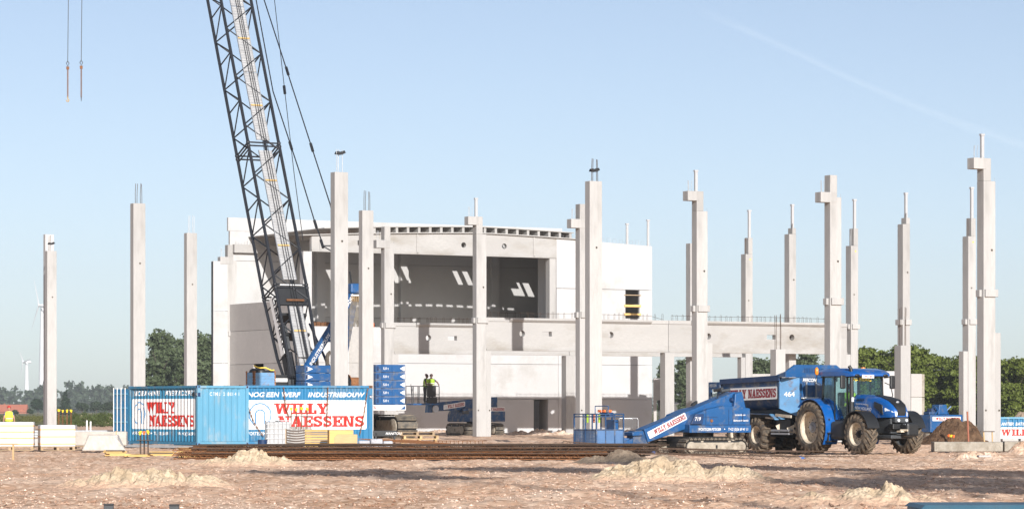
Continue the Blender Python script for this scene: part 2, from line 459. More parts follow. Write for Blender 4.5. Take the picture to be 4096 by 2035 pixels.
# ---------------------------------------------------------------- ground
_rs = np.random.RandomState(3)
_lat = _rs.rand(256, 256)
def vnoise(x, y, seed=0):
    x = np.asarray(x, float) + seed * 17.31; y = np.asarray(y, float) + seed * 41.7
    xi, yi = np.floor(x).astype(int), np.floor(y).astype(int)
    fx, fy = x - xi, y - yi
    fx, fy = fx*fx*(3-2*fx), fy*fy*(3-2*fy)
    a, b = _lat[xi % 256, yi % 256], _lat[(xi+1) % 256, yi % 256]
    c, d = _lat[xi % 256, (yi+1) % 256], _lat[(xi+1) % 256, (yi+1) % 256]
    return (a*(1-fx)+b*fx)*(1-fy) + (c*(1-fx)+d*fx)*fy - .5
def ground_h(x, y):
    h = .10*vnoise(x/3.1, y/4.3, 1) + .075*vnoise(x/1.1, y/1.5, 2) + .085*vnoise(x/.42, y/.5, 3) + .075*vnoise(x/.17, y/.2, 4)
    h = h + .07*vnoise(x/7.0, y/1.1, 5) + .05*vnoise(x/2.5, y/.6, 6)
    fade = np.clip((260 - np.asarray(y, float)) / 120, 0, 1)
    return h * fade * .85 - .045
def np_mesh(name, v, f, mats, smooth=True):
    me = bpy.data.meshes.new(name)
    v = np.asarray(v, np.float32); f = np.asarray(f, np.int32)
    k = f.shape[1]
    me.vertices.add(len(v)); me.vertices.foreach_set('co', v.ravel())
    me.loops.add(f.size); me.loops.foreach_set('vertex_index', f.ravel())
    me.polygons.add(len(f)); me.polygons.foreach_set('loop_start', np.arange(0, f.size, k, dtype=np.int32))
    try: me.polygons.foreach_set('loop_total', np.full(len(f), k, np.int32))
    except Exception: pass
    me.polygons.foreach_set('use_smooth', np.full(len(f), smooth))
    for m in mats: me.materials.append(MT[m])
    me.update(calc_edges=True); me.validate()
    return me
def ground_mat(name, c_mid, c_pale, c_dark, cell=9.0, peb=.5, bump=.5, foot=None):
    m = bpy.data.materials.new(name); m.use_nodes = True
    n, l = m.node_tree.nodes, m.node_tree.links
    p = n['Principled BSDF']; p.inputs['Roughness'].default_value = .95; p.inputs['Specular IOR Level'].default_value = .2
    tc = n.new('ShaderNodeTexCoord')
    def noi(sc, det=6, ro=.6, st=(1,1,1)):
        mp = n.new('ShaderNodeMapping'); mp.inputs['Scale'].default_value = st; l.new(tc.outputs['Object'], mp.inputs[0])
        t = n.new('ShaderNodeTexNoise'); t.inputs['Scale'].default_value = sc; t.inputs['Detail'].default_value = det; t.inputs['Roughness'].default_value = ro
        l.new(mp.outputs[0], t.inputs['Vector']); return t.outputs[0]
    def ramp(o, a, b, c=0, d=1):
        r = n.new('ShaderNodeMapRange'); r.inputs[1].default_value = a; r.inputs[2].default_value = b; r.inputs[3].default_value = c; r.inputs[4].default_value = d; l.new(o, r.inputs[0]); return r.outputs[0]
    def mix(f, a, b, mode='MIX'):
        x = n.new('ShaderNodeMix'); x.data_type = 'RGBA'; x.blend_type = mode
        if hasattr(f, 'links'): l.new(f, x.inputs[0])
        else: x.inputs[0].default_value = f
        for i, q in ((6, a), (7, b)):
            if hasattr(q, 'links'): l.new(q, x.inputs[i])
            else: x.inputs[i].default_value = (*q, 1)
        return x.outputs[2]
    c = mix(ramp(noi(.30, 6, .65, (.5,.55,1)), .40, .58), c_dark, c_mid)
    c = mix(ramp(noi(.55, 6, .65, (1,.25,1)), .45, .68), c, c_pale)
    c = mix(ramp(noi(2.6, 6, .7, (1,.5,1)), .50, .75, 0, .55), c, c_dark)
    v = n.new('ShaderNodeTexVoronoi'); v.inputs['Scale'].default_value = cell; l.new(tc.outputs['Object'], v.inputs['Vector'])
    sp = n.new('ShaderNodeSeparateColor'); l.new(v.outputs['Color'], sp.inputs[0])
    c = mix(ramp(sp.outputs[0], .55, 1.0, 0, peb), c, [min(1, q*1.35) for q in c_pale])
    c = mix(ramp(sp.outputs[1], .70, 1.0, 0, peb), c, [q*.55 for q in c_dark])
    if foot:      # spilled edge: the heap thins out into the rubble it lies on
        sz_ = n.new('ShaderNodeSeparateXYZ'); l.new(tc.outputs['Object'], sz_.inputs[0])
        ad = n.new('ShaderNodeMath'); ad.operation = 'MULTIPLY_ADD'; ad.inputs[1].default_value = .30; l.new(noi(5, 5, .7), ad.inputs[0]); l.new(sz_.outputs[2], ad.inputs[2])
        c = mix(ramp(ad.outputs[0], .14, .30), foot, c)
    l.new(c, p.inputs['Base Color'])
    b = n.new('ShaderNodeBump'); b.inputs['Strength'].default_value = bump; b.inputs['Distance'].default_value = .06
    l.new(noi(9, 8, .7), b.inputs['Height']); l.new(b.outputs[0], p.inputs['Normal'])
    MT[name] = m
ground_mat('rubble_ground', (.69,.435,.285), (.77,.565,.415), (.53,.32,.20), 9.0, .7)
ground_mat('sand', (.52,.415,.29), (.58,.48,.355), (.42,.315,.205), 7.0, .45, .9, (.60,.40,.28))
ground_mat('grey_soil_with_shade', (.29,.225,.165), (.36,.29,.22), (.21,.155,.11), 6.0, .3, .7)  # soil tone, with part of the middle heap's shade put into the colour
ground_mat('brown_soil', (.115,.066,.038), (.16,.10,.06), (.07,.04,.024), 6.0, .5, .8)
ground_mat('pink_rubble', (.56,.40,.29), (.68,.54,.43), (.42,.27,.18), 6.0, .6, .7)
ground_mat('rubble_stone', (.50,.31,.21), (.68,.54,.44), (.32,.18,.115), 7.0, .9, .3)
def make_ground():
    t = np.concatenate([np.linspace(-.6, -.2, 14)[:-1], np.linspace(-.2, .2, 760), np.linspace(.2, .6, 14)[1:]])
    ys = np.concatenate([np.linspace(30, 50, 40)[:-1], np.linspace(50, 150, 420)[:-1], np.linspace(150, 262, 140)[:-1], np.geomspace(262, 16000, 40)])
    T, Y = np.meshgrid(t, ys)
    X = T * Y
    Z = ground_h(X, Y)
    v = np.stack([X, Y, Z], -1).reshape(-1, 3)
    nx, ny = len(t), len(ys)
    i = np.arange(nx-1)[None, :] + np.arange(ny-1)[:, None]*nx
    f = np.stack([i, i+1, i+1+nx, i+nx], -1).reshape(-1, 4)
    o = len(v)                                     # the rest of the plain: beside and behind the camera
    ex = [(-16000*.6,16000,-.045),(-60000,16000,-.045),(-60000,-9000,-.045),(60000,-9000,-.045),(60000,16000,-.045),(16000*.6,16000,-.045),(18,30,-.045),(-18,30,-.045)]
    v = np.concatenate([v, np.array(ex)])
    f = np.concatenate([f, np.array([[o+1,o+2,o+7,o],[o+2,o+3,o+6,o+7],[o+3,o+4,o+5,o+6]])])
    ob = bpy.data.objects.new('ground', np_mesh('ground', v, f, ['rubble_ground'])); C.objects.link(ob)
    tag(ob, kind='structure'); ob['label'] = 'pinkish crushed rubble ground of the building site'
    # loose stones lying on it
    n = 60000
    rs = np.random.RandomState(11)
    yy = 1.0 / (1/46 + rs.rand(n) * (1/150 - 1/46)); xx = (rs.rand(n)*2-1)*.185*yy
    keep = vnoise(xx/2.2, yy/4, 8) + rs.rand(n)*.6 > .08
    xx, yy = xx[keep], yy[keep]; n = len(xx)
    sz = .007 + .026*rs.rand(n)**4
    base = np.array([(1,0,0),(0,1,0),(-1,0,0),(0,-1,0),(0,0,1),(0,0,-.6)], float)
    jit = base[None] * (0.6 + .8*rs.rand(n, 6, 1)) * sz[:, None, None] * np.array([1.2,1.0,.8])
    an = rs.rand(n)*6.28; ca, sa = np.cos(an)[:, None], np.sin(an)[:, None]
    px_, py_ = jit[..., 0]*ca - jit[..., 1]*sa, jit[..., 0]*sa + jit[..., 1]*ca
    z0 = ground_h(xx, yy)
    v = np.stack([px_ + xx[:, None], py_ + yy[:, None], jit[..., 2] + z0[:, None] + sz[:, None]*.3], -1).reshape(-1, 3)
    tri = np.array([(0,1,4),(1,2,4),(2,3,4),(3,0,4),(1,0,5),(2,1,5),(3,2,5),(0,3,5)])
    f = (tri[None] + (np.arange(n)*6)[:, None, None]).reshape(-1, 3)
    ob = bpy.data.objects.new('rubble_stones', np_mesh('rubble_stones', v, f, ['rubble_stone'], False)); C.objects.link(ob)
    tag(ob, 'loose stones and brick crumbs strewn over the rubble ground', 'rubble', kind='stuff')
make_ground()

def heap(name, label, cat, x0, x1, s, peaks, m, depth=.45, rough=.10, seed=0, n=120, kind=None, foot=0.0):
    # peaks: (photo column, top height in metres, half-width in metres)
    cx = (x0 + x1) / 2; c = at(cx, s); w = (x1 - x0) / s
    d = w * depth
    u = np.linspace(-.5, .5, n); vv = np.linspace(-.5, .5, max(40, int(n*depth)))
    U, V = np.meshgrid(u, vv)
    X, Y = U*w, V*d
    edge = np.clip(1 - (np.abs(U)*2)**2.4 - (np.abs(V)*2)**2.2, 0, 1)
    H = np.zeros_like(X)
    for pxx, ph, pw in peaks:
        dx = (pxx - cx) / s
        H = np.maximum(H, ph*np.exp(-((X-dx)/pw)**2*1.1 - (Y/(d*.33))**2*.9))
    nz = vnoise(X/.55, Y/.55, seed+20)*1.0 + np.abs(vnoise(X/.26, Y/.26, seed+21))*1.2 + vnoise(X/.13, Y/.13, seed+22)*.7 - np.abs(vnoise(X/.09, Y/.09, seed+23))*.55 + vnoise(X/.045, Y/.045, seed+24)*.35
    Z = H*np.sqrt(edge) + nz*rough*np.clip(H*3.5, .15, 1)*np.sqrt(edge) - .08 + foot
    Z = np.where(edge <= 0, -.2, Z)
    v = np.stack([X, Y, Z], -1).reshape(-1, 3)
    nx = len(u); i = np.arange(nx-1)[None, :] + np.arange(len(vv)-1)[:, None]*nx
    f = np.stack([i, i+1, i+1+nx, i+nx], -1).reshape(-1, 4)
    me = np_mesh(name, v, f, [m], False); o = bpy.data.objects.new(name, me); C.objects.link(o)
    o.location = (c.x, c.y, 0)
    return tag(o, label, cat, kind=kind)

# ---------------------------------------------------------------- the precast hall under construction
hall = thing('precast_hall', 'white precast concrete hall with an open upper storey behind the columns', 'building', G(0, 0))
def gable(a):
    t = min(1, abs(a - 13.5)/13.5); return 13.02 + .51*(1 - .5*t - .5*t*t)
J = .012
def panel(a0, a1, z0, z1, b0=-12.0, th=.2, m='concrete_white', rects=(), parent=None):
    q = MB()
    q.plate(a0+J, a1-J, z0+J, z1-J, b0, b0+th, rects=[r for r in rects])
    return q.build('wall_panel', m, parent or front)
front = MB().box(.2, 26.9, -11.9, -11.86, 7.0, 7.04).build('front_wall', 'concrete_white', hall)
# lower front wall: three courses, a doorway, an upright joint
for z0, z1 in ((0, 2.30), (2.30, 4.70), (4.70, 7.10)):
    for a0, a1 in ((.15, 6.7), (6.7, 13.4), (13.4, 19.4), (19.4, 27.0)):
        rc = [(17.45, 18.6, z0 - .1, z1)] if z0 == 0 and a0 == 13.4 else ()
        panel(a0, a1, z0, z1, rects=rc)
# the reveal and dark core behind the doorway, door leaf standing half open
MB().box(17.3, 18.75, -11.78, -9.4, 2.36, 2.5).box(17.25, 17.40, -11.78, -9.4, 0, 2.36).box(18.65, 18.8, -11.78, -9.4, 0, 2.36).box(17.25, 18.8, -9.4, -9.2, 0, 2.5).build('door_passage', 'interior_grey', hall)
MB().box(17.5, 17.98, -11.85, -11.80, .02, 2.25).build('door', 'plastic_grey', hall)
# upper front wall on the right with a window opening
q = MB(); top = lambda a: gable(a)
up = []
for a0, a1, z0, z1, rc in ((19.25, 27.0, 7.12, 9.94, [(24.8, 25.96, 7.95, 9.95)]),):
    panel(a0, a1, z0, z1, rects=rc)
q.hexa([(19.25,-12,9.96),(26.99,-12,9.96),(26.99,-11.8,9.96),(19.25,-11.8,9.96),(19.25,-12,gable(19.25)),(26.99,-12,gable(27)),(26.99,-11.8,gable(27)),(19.25,-11.8,gable(19.25))])
q.build('wall_panel', 'concrete_white', front)
for z, h, m in ((9.55,.06,'pallet_wood'),(8.75,.16,'wood_yellow'),(8.15,.16,'wood_yellow')):
    MB().box(24.7, 26.05, -12.06, -12.003, z, z+h).build('guard_board', m, hall)
# back wall with parapet, stub wall at its left end, right gable wall, left infill
back = MB().box(-.02, 26.7, .05, .25, 13.95, 14.88).build('parapet', 'concrete_white', hall)
bw = MB().box(.12, 26.68, .262, .30, 0, 13.93).build('back_wall', 'interior_grey', hall)
for a0, a1 in ((.1, 6.7), (6.7, 13.4), (13.4, 20.0), (20.0, 26.7)):
    for z0, z1 in ((0, 4.7), (4.7, 8.1), (8.1, 11.9), (11.9, 13.95)):
        panel(a0, a1, z0, z1, b0=.05, th=.2, m='concrete_white' if a0 < 1 else 'interior_grey', parent=bw)
for z0, z1 in ((0, 4.8), (4.8, 8.4), (8.4, 11.85)):
    MB().box(-1.15, -.06, .02, .30, z0+J, z1-J).build('end_panel', 'concrete_white', hall)
MB().box(-1.20, -1.155, .06, .26, 0, 11.8).build('edge_strip', 'steel_dark', hall)
gw = MB().box(26.75, 26.79, -11.0, -1, 6.9, 7.0).build('gable_wall', 'interior_grey', hall)
for z0, z1 in ((0, 4.7), (4.7, 9.0), (9.0, 12.9)):
    for b0, b1 in ((-11.75, -6), (-6, 0)):
        MB().box(26.70, 26.9, b0+J, b1-J, z0+J, z1-J).build('wall_panel', 'interior_grey', gw)
left = MB().box(.16, .2, -11.5, -.5, 8.5, 8.6).build('side_wall', 'concrete_grey', hall)
for z0, z1 in ((0, 4.70), (4.70, 6.98), (6.98, 8.87)):
    q = MB()
    if z0 == 0:
        q.box(.08, .26, -11.98, -5.6, z0, z1-J).box(.08, .26, -3.9, 0, z0, z1-J).box(.08, .26, -5.6, -3.9, z0, 3.95)
    else: q.box(.08, .26, -11.98, 0, z0+J, z1-J)
    q.build('wall_panel', 'concrete_grey', left)
# floor above the ground storey, back and corner piers
MB().box(.3, 26.6, -11.75, 0, 6.72, 7.02).build('upper_floor', 'concrete_beam', hall)
MB().box(.3, 26.6, -11.75, 0, .02, .12).build('floor', 'concrete_grey', hall)
for a in (6.6, 13.2, 20.6): MB().box(a, a+.62, -.35, .03, 7.02, 13.9).build('pier', 'interior_grey', hall)
MB().box(0, .62, -12.04, -11.5, 0, 12.0).build('corner_column', 'concrete_white', hall)
MB().box(18.72, 19.22, -11.98, -11.45, 7.03, 12.0).build('corner_column', 'concrete', hall)
MB().box(19.26, 19.46, -11.4, -9.4, 7.03, 13.2).build('cross_wall', 'interior_grey', hall)
MB().box(.3, 5.2, -.30, .02, 12.45, 13.02).build('ledger_beam', 'concrete_beam', hall)
# ridged front roof beam with portholes, its top slab, ribs and roof deck
q = MB(); ap = 13.5
cells = [0.62, 4.6, 9.6, 13.5, 14.5, 19.24]
holes = {(4.6, 9.6): [], }
def beam_piece(x0, x1, circ=(), rect=()):
    q = MB()
    zc = 12.62 if (circ or rect) else 12.3
    q.plate(x0, x1, 12.0, 13.05, -12.0, -11.7, circles=circ, rects=rect)
    q.hexa([(x0,-12,13.05),(x1,-12,13.05),(x1,-11.7,13.05),(x0,-11.7,13.05),(x0,-12,gable(x0)+.001),(x1,-12,gable(x1)+.001),(x1,-11.7,gable(x1)+.001),(x0,-11.7,gable(x0)+.001)])
    return q
rb = MB()
for x0, x1, cc, rr_ in ((.62, 2.8, [], []), (2.8, 5.0, [], [(4.0, 4.32, 12.5, 12.82)]), (5.0, 7.2, [], []), (7.2, 9.4, [], []), (9.4, 11.4, [], []), (11.4, 13.5, [(12.0, 12.72, .185)], []), (13.5, 15.6, [(15.15, 12.72, .185)], []), (15.6, 17.4, [], []), (17.4, 19.24, [], [])):
    pz = beam_piece(x0, x1, cc, rr_); rb.add(pz.v, pz.f)
rbo = rb.build('roof_beam', 'concrete_beam', hall)
for a in (1.2, 8.4, 17.4): MB().box(a, a+.12, -12.05, -11.99, 12.02, gable(a)-.02).build('stiffener', 'concrete_beam', rbo)
MB().box(.62, 19.24, -12.05, -11.99, 12.0, 12.14).build('bottom_flange', 'concrete_beam', rbo)
q = MB()
for a0, a1 in [(-.1+22.1*i/14, -.1+22.1*(i+1)/14) for i in range(14)]:
    q.hexa([(a0,-12.18,gable(a0)+.004),(a1,-12.18,gable(a1)+.004),(a1,-11.5,gable(a1)+.004),(a0,-11.5,gable(a0)+.004),(a0,-12.18,gable(a0)+.07),(a1,-12.18,gable(a1)+.07),(a1,-11.5,gable(a1)+.07),(a0,-11.5,gable(a0)+.07)])
q.build('top_flange', 'concrete_beam', rbo)
HS = [(6.2,6.75),(7.0,7.55),(11.2,11.75),(12.0,12.55),(16.3,16.85),(17.1,17.65),(21.3,21.85),(22.1,22.65)]
deck = MB()
def deck_strip(a0, a1, b0, b1):
    k = max(1, int((a1-a0)/1.6))
    for x0, x1 in [(a0+(a1-a0)*i/k, a0+(a1-a0)*(i+1)/k) for i in range(k)]:
        if x1 > x0:
            z0, z1 = (gable(x0)+.43, gable(x1)+.43) if x0 < 20.5 else (gable(x0)-.12, gable(x1)-.12)
            deck.hexa([(x0,b0,z0),(x1,b0,z1),(x1,b1,z1),(x0,b1,z0),(x0,b0,z0+.06),(x1,b0,z1+.06),(x1,b1,z1+.06),(x0,b1,z0+.06)])
deck_strip(1.5, 20.6, -12.1, -8.4); deck_strip(20.6, 26.6, -11.7, -8.4); deck_strip(1.5, 26.6, -5.8, .04)
x = 1.5
for h0, h1 in HS: deck_strip(x, h0, -8.4, -5.8); x = h1
deck_strip(x, 26.6, -8.4, -5.8)
deck_o = deck.build('roof_deck', 'concrete_beam', hall)
rib_me = MB().box(-.09, .09, -12.02, -.05, 0, .355).mesh('rib', 'concrete_beam')
a = 4.4
while a < 20.5:
    o = bpy.data.objects.new('rib', rib_me); C.objects.link(o); o.parent = deck_o; o.location = (a, 0, gable(a)+.073); a += .84
# starter loops on the wall heads, steel posts, goods on the upper floor
q = MB()
for i in range(16):
    a = 19.6 + i*.47 + rnd.uniform(-.06,.06); z = gable(a); h = .28 + rnd.uniform(-.04,.05)
    q.tube([(a,-11.9,z-.05),(a,-11.9,z+h),(a+.26,-11.9,z+h),(a+.26,-11.9,z-.05)], .008, 4)
for i in range(12):
    a = .5 + i*.22; q.cyl((a,-.1,13.0),(a,-.1,13.28+rnd.uniform(-.1,.1)), .008, n=4)
tag(q.build('starter_loops', 'galvanised', hall), kind='stuff')
for a, h in ((25.0, 1.45), (26.72, 1.85)):
    MB().box(a-.08, a+.08, -11.95, -11.87, gable(a)-.2, gable(a)+h).box(a-.12, a+.12, -11.98, -11.84, gable(a)+h-.09, gable(a)+h).build('steel_post', 'steel_white', hall)
t = thing('pallet_of_bricks', 'brown stacked goods on the upper floor edge left of the crane mast', 'pallet', G(.9, -11.6, 7.02))
for i in range(5): MB().box(i*.3, i*.3+.26, 0, .5, 0, .34+.03*(i % 2)).build('bundle', 'rust', t)
t = thing('tool_clutter', 'row of dark and orange tools standing on the hall wall head', 'tools', G(3.4, -11.55, 7.03))
for i in range(11):
    x = i*.21 + rnd.uniform(-.04,.04); h = rnd.uniform(.2,.42)
    MB().box(x, x+rnd.uniform(.05,.15), 0, .12, 0, h).cyl((x+.05,.06,h), (x+.05,.06,h+.12), .02, n=6).build('tool', ['steel_black','orange_cap','plastic_grey','galvanised'][i % 4], t)

# ---------------------------------------------------------------- precast columns
HOLE_DARK = 'black_paint'
def col_part(name, parent, x0, x1, y0, y1, z0, z1, m='concrete'):
    return MB().box(x0, x1, y0, y1, z0, z1).build(name, m, parent, bevel=.02)
def hole_mark(parent, x, z, r=.045):     # a cast-in sleeve: short dark socket with a rim
    MB().lathe([(-.004, r*1.35), (-.004, r), (.0, r*.95)], 'y', 12, (x, 0, z)).build('sleeve_rim', 'concrete_dirty', parent)
    MB().lathe([(-.003, r), (-.0028, .001)], 'y', 12, (x, 0, z)).build('sleeve', HOLE_DARK, parent)
def rebars(parent, pts, h, m='rebar_dark', r=.014):
    for x, y, z in pts:
        MB().tube([(x, y, z-.1), (x + rnd.uniform(-.01,.01), y, z+h*.5), (x + rnd.uniform(-.035,.035), y, z + h*rnd.uniform(.96,1.03))], r, 5).build('rebar', m, parent)
def frame_column(k, label, kind):          # first row of frame columns; kind: 'post' (corbel on top) or 'step' (corbel lower)
    t = thing('precast_column', label, 'column', G(-.07, -12*k), group='precast frame columns of the hall')
    col_part('shaft', t, 0, .67, 0, .5, 0, 11.92)
    col_part('base_step', t, .672, .99, .02, .48, 0, 5.06)
    col_part('upper_shaft', t, .002, .42, .004, .496, 11.92, 12.95 if kind == 'post' else 12.99)
    cz = 12.95 if kind == 'post' else 12.15
    c = col_part('corbel', t, -.56, .14 if kind == 'post' else .40, -.012, .49, cz-.50, cz)
    rebars(c, [(-.48,.1,cz), (-.36,.2,cz), (-.26,.38,cz), (-.14,.3,cz)], .58, 'galvanised', .010)
    col_part('seat_block', t, .04, .76, -.10, .47, 6.68, 7.02)
    col_part('side_block', t, -.12, .03, .15, .44, 6.68, 7.00)
    if kind == 'post':
        MB().box(.02, .17, .18, .30, 12.95, 14.05).box(-.01, .20, .16, .32, 13.98, 14.06).build('steel_post', 'steel_white', t)
    hole_mark(t, .46, 8.80, .05); hole_mark(t, .12, CH, .04); hole_mark(t, .88, CH, .04)
    MB().tube([(.66,.06,11.9),(.66,.06,12.08)], .008, 4).build('rebar', 'galvanised', t)
    return t
frame_column(0, 'concrete column with left corbel at the left end of the hall', 'step')
frame_column(2, 'concrete corbel column left of the centre, between the crane ropes and the beam', 'step')
frame_column(3, 'concrete column with steel post standing before the middle of the hall opening', 'post')
frame_column(4, 'concrete corbel column overlapping the tall plain column beside the basket', 'step')
frame_column(5, 'concrete column with steel post left of the tipping trailer', 'post')
frame_column(6, 'thick stepped concrete column directly behind the tractor cab', 'step')
frame_column(7, 'tallest concrete column with steel post at the right, on the concrete block', 'post')

def plain_column(x, s, h, label, bars=4, clamp=0, w=.68, d=.46, m='concrete', grp='plain columns with starter bars'):
    p = at(x, s)
    t = thing('plain_column', label, 'column', (p.x, p.y, 0), group=grp)
    col_part('shaft', t, -w/2, w/2, 0, d, 0, h, m)
    hole_mark(t, .03, 1.55 + (h-1.55)*.71, .045)
    if bars:
        bh = 1.05
        rebars(t, [(-.2+i*.14, .08 + .12*(i % 2), h) for i in range(bars)], bh, 'rebar_dark' if x > 1400 or x < 700 else 'galvanised', .015)
    if clamp:
        c_ = h + clamp
        MB().prism([(-.22,c_-.06),(-.16,c_+.07),(.0,c_+.03),(.17,c_+.11),(.22,c_),(.05,c_-.08)], 'y', .0, .3).build('lifting_clamp', 'steel_black', t)
    return t
plain_column(1366, 87.7, 12.4, 'tall plain concrete column rising right of the crane mast over the container', 3, .88)
plain_column(2384, 84.4, 12.4, 'tall plain concrete column with black clamp beside the blue basket', 4, .52)
plain_column(1472, 73.6, 12.4, 'plain concrete column behind the right end of the white-signed container', 4)
plain_column(768, 65.3, 12.4, 'plain concrete column before the poplars, left of the hall', 4)
plain_column(558, 76.2, 12.4, 'plain concrete column above the left end of the dark blue container', 4)
plain_column(208, 58.7, 12.4, 'leftmost concrete column before the wind turbine', 2, .5, grp='plain columns with starter bars')
p = at(202, 57.6)
t = thing('precast_column', 'pale column head showing behind the leftmost column', 'column', (p.x, p.y, 0))
col_part('shaft', t, -.38, .26, 0, .4, 0, 13.75, 'concrete_white')

# second row (right, mirrored steps), inner row, and short columns that carry the beams
def mirror_column(k, label, zoff=0.0):
    t = thing('precast_column', label, 'column', G(26.9, -12*k), group='far columns of the second row')
    col_part('shaft', t, -.02, .54, 0, .58, 0, 11.95)
    col_part('upper_shaft', t, .20, .535, .004, .5, 11.95, 13.04)
    col_part('base_step', t, -.36, -.022, .03, .5, 0, 5.08)
    col_part('seat_block', t, .05, .62, -.10, .45, 6.68, 7.0)
    col_part('side_block', t, -.16, -.022, .1, .5, 6.68, 7.0)
    MB().box(.36, .52, .2, .34, 13.04, 14.9).box(.32, .56, .18, .36, 14.80, 14.91).build('steel_post', 'steel_white', t)
    rebars(t, [(.03,.1,11.95), (.11,.2,11.95)], 1.1, 'rebar_dark' if k != 3 else 'galvanised', .016)
    hole_mark(t, .22, 8.86, .045); MB().lathe([(-.004,.05),(-.003,.001)], 'y', 10, (.33,0,11.6)).build('lifting_anchor', 'yellow_cap', t)
    return t
mirror_column(2, 'far stepped column behind the bridge beam, left of the trailer tailgate')
mirror_column(3, 'far stepped column just right of the column behind the tractor cab')
mirror_column(4, 'far stepped column just left of the tallest right-hand column')
def inner_column(X, Y, label, bare=False):
    t = thing('precast_column', label, 'column', (X, Y, 0), group='slim columns of the inner row')
    col_part('shaft', t, -.22, .30, 0, .55, 0, 12.6 if bare else 12.62)
    if not bare:
        col_part('upper_shaft', t, .02, .296, .004, .5, 12.62, 13.0)
        MB().box(.12, .27, .2, .34, 13.0, 14.5).box(.09, .30, .18, .36, 14.40, 14.51).build('steel_post', 'steel_white', t)
        rebars(t, [(.08,.1,13.0)], .28, 'rebar_dark', .02)
        hole_mark(t, .12, 9.75, .05)
    col_part('seat_block', t, -.10, .36, -.10, .4, 6.62, 6.95)
    col_part('side_block', t, -.42, -.222, .0, .5, 6.62, 6.95)
    return t
inner_column(12.0, 202.9, 'bare far column half hidden behind the corbel column left of the trailer', True)
inner_column(17.62, 192.6, 'slim far column with steel post above the bridge beam')
inner_column(23.45, 182.3, 'slim far column standing over the short stub column right of the tractor')
inner_column(29.55, 172.0, 'column just outside the right edge of which only a side block shows')
def stub(k, label, bars=False, x=13.3):
    t = thing('short_column', label, 'column', G(x, -12*k), group='short columns under the bridge beams')
    col_part('shaft', t, -.3, .36, -.05, .55, 0, 5.06)
    hole_mark(t, .1, 3.95, .04)
    if bars: rebars(t, [(-.18,.1,5.06), (-.1,.35,5.06), (.14,.1,5.06), (.26,.35,5.06)], 2.05, 'rebar_dark', .016)
    return t
stub(2, 'short column under the rear bridge beam beside the hall doorway')
stub(3, 'short column under the joint of the bridge beam')
stub(4, 'short stub column with starter bars rising behind the trailer', True)
stub(5, 'short stub column with starter bars behind the tractor front', True)

# ---------------------------------------------------------------- bridge beams with round and square openings
def bridge_beam(k, a0, a1, label, circ, rect, seed):
    t = thing('precast_beam', label, 'beam', G(0, -12*k), group='bridge beams between the columns')
    z0, z1 = 5.08, 7.03
    q = MB().plate(a0, a1, z0+.12, z1-.22, .05, .42, circles=[(x, 6.10, .19) for x in circ], rects=[(x-.33, x+.33, 5.96, 6.24) for x in rect])
    q.build('web', 'concrete_beam', t)
    L = a1 - a0
    MB().prism([(.0,z1-.22+.002),(-.0,z1),(.5,z1),(.5,z1-.22+.002)], 'x', a0, a1).build('top_flange', 'concrete_beam', t)
    MB().prism([(-.15,z1-.002),(-.15,z1-.12),(-.003,z1-.24),(-.003,z1-.002)], 'x', a0+L*.12, a1-L*.1).build('nib', 'concrete_beam', t)
    MB().box(a0, a1, .0, .46, z0, z0+.118).build('bottom_flange', 'concrete_beam', t)
    r2 = random.Random(seed); lp = MB(); a = a0 + .3
    while a < a1 - .3:
        h = r2.uniform(.28,.36)
        lp.tube([(a,.2,z1-.05),(a+r2.uniform(-.03,.03),.2,z1+h),(a+.05,.2,z1+h+.04),(a+.10,.2,z1+h),(a+.1+r2.uniform(-.03,.03),.2,z1-.05)], .009, 4)
        a += r2.choice([.3,.34,.42,.55])
    lp.tube([(a0+.3,.2,z1+.30),(a0+L*.3,.22,z1+.27),(a0+L*.5,.2,z1+.32),(a1-1.2,.2,z1+.26),(a1-.3,.2,z1+.05)], .010, 4)
    tag(lp.build('rebar_loops', 'rebar_dark', t), kind='stuff')
    return t
bridge_beam(2, .62, 13.28, 'bridge beam running left to right before the hall, behind the middle column', [3.05, 9.2], [4.75], 1)
bridge_beam(2, 13.31, 26.6, 'rear bridge beam half hidden below the front bridge beam', [16.5, 22.9], [21.3], 2)
bridge_beam(3, .62, 13.28, 'front bridge beam crossing before the white wall, with two column shadows', [3.05, 9.2], [4.75], 3)
bridge_beam(3, 13.31, 26.6, 'right-hand bridge beam with sky showing through a square opening', [16.2, 22.4], [20.85], 4)

# ---------------------------------------------------------------- fields, woodland, trees, far buildings, wind turbines, haze
ground_mat('field_grass', (.15,.145,.055), (.24,.20,.10), (.085,.10,.035), 1.2, .3, .6)
q = MB()
xs = [-9000, -400, -60, 60, 400, 9000]
q.add([(-70,318,.02),(75,300,.02),(9000,15800,.6),(-9000,15800,.6)], [(0,1,2,3)])
tag(q.build('field', 'field_grass'), 'pale grass field beyond the site', None, None, 'structure')

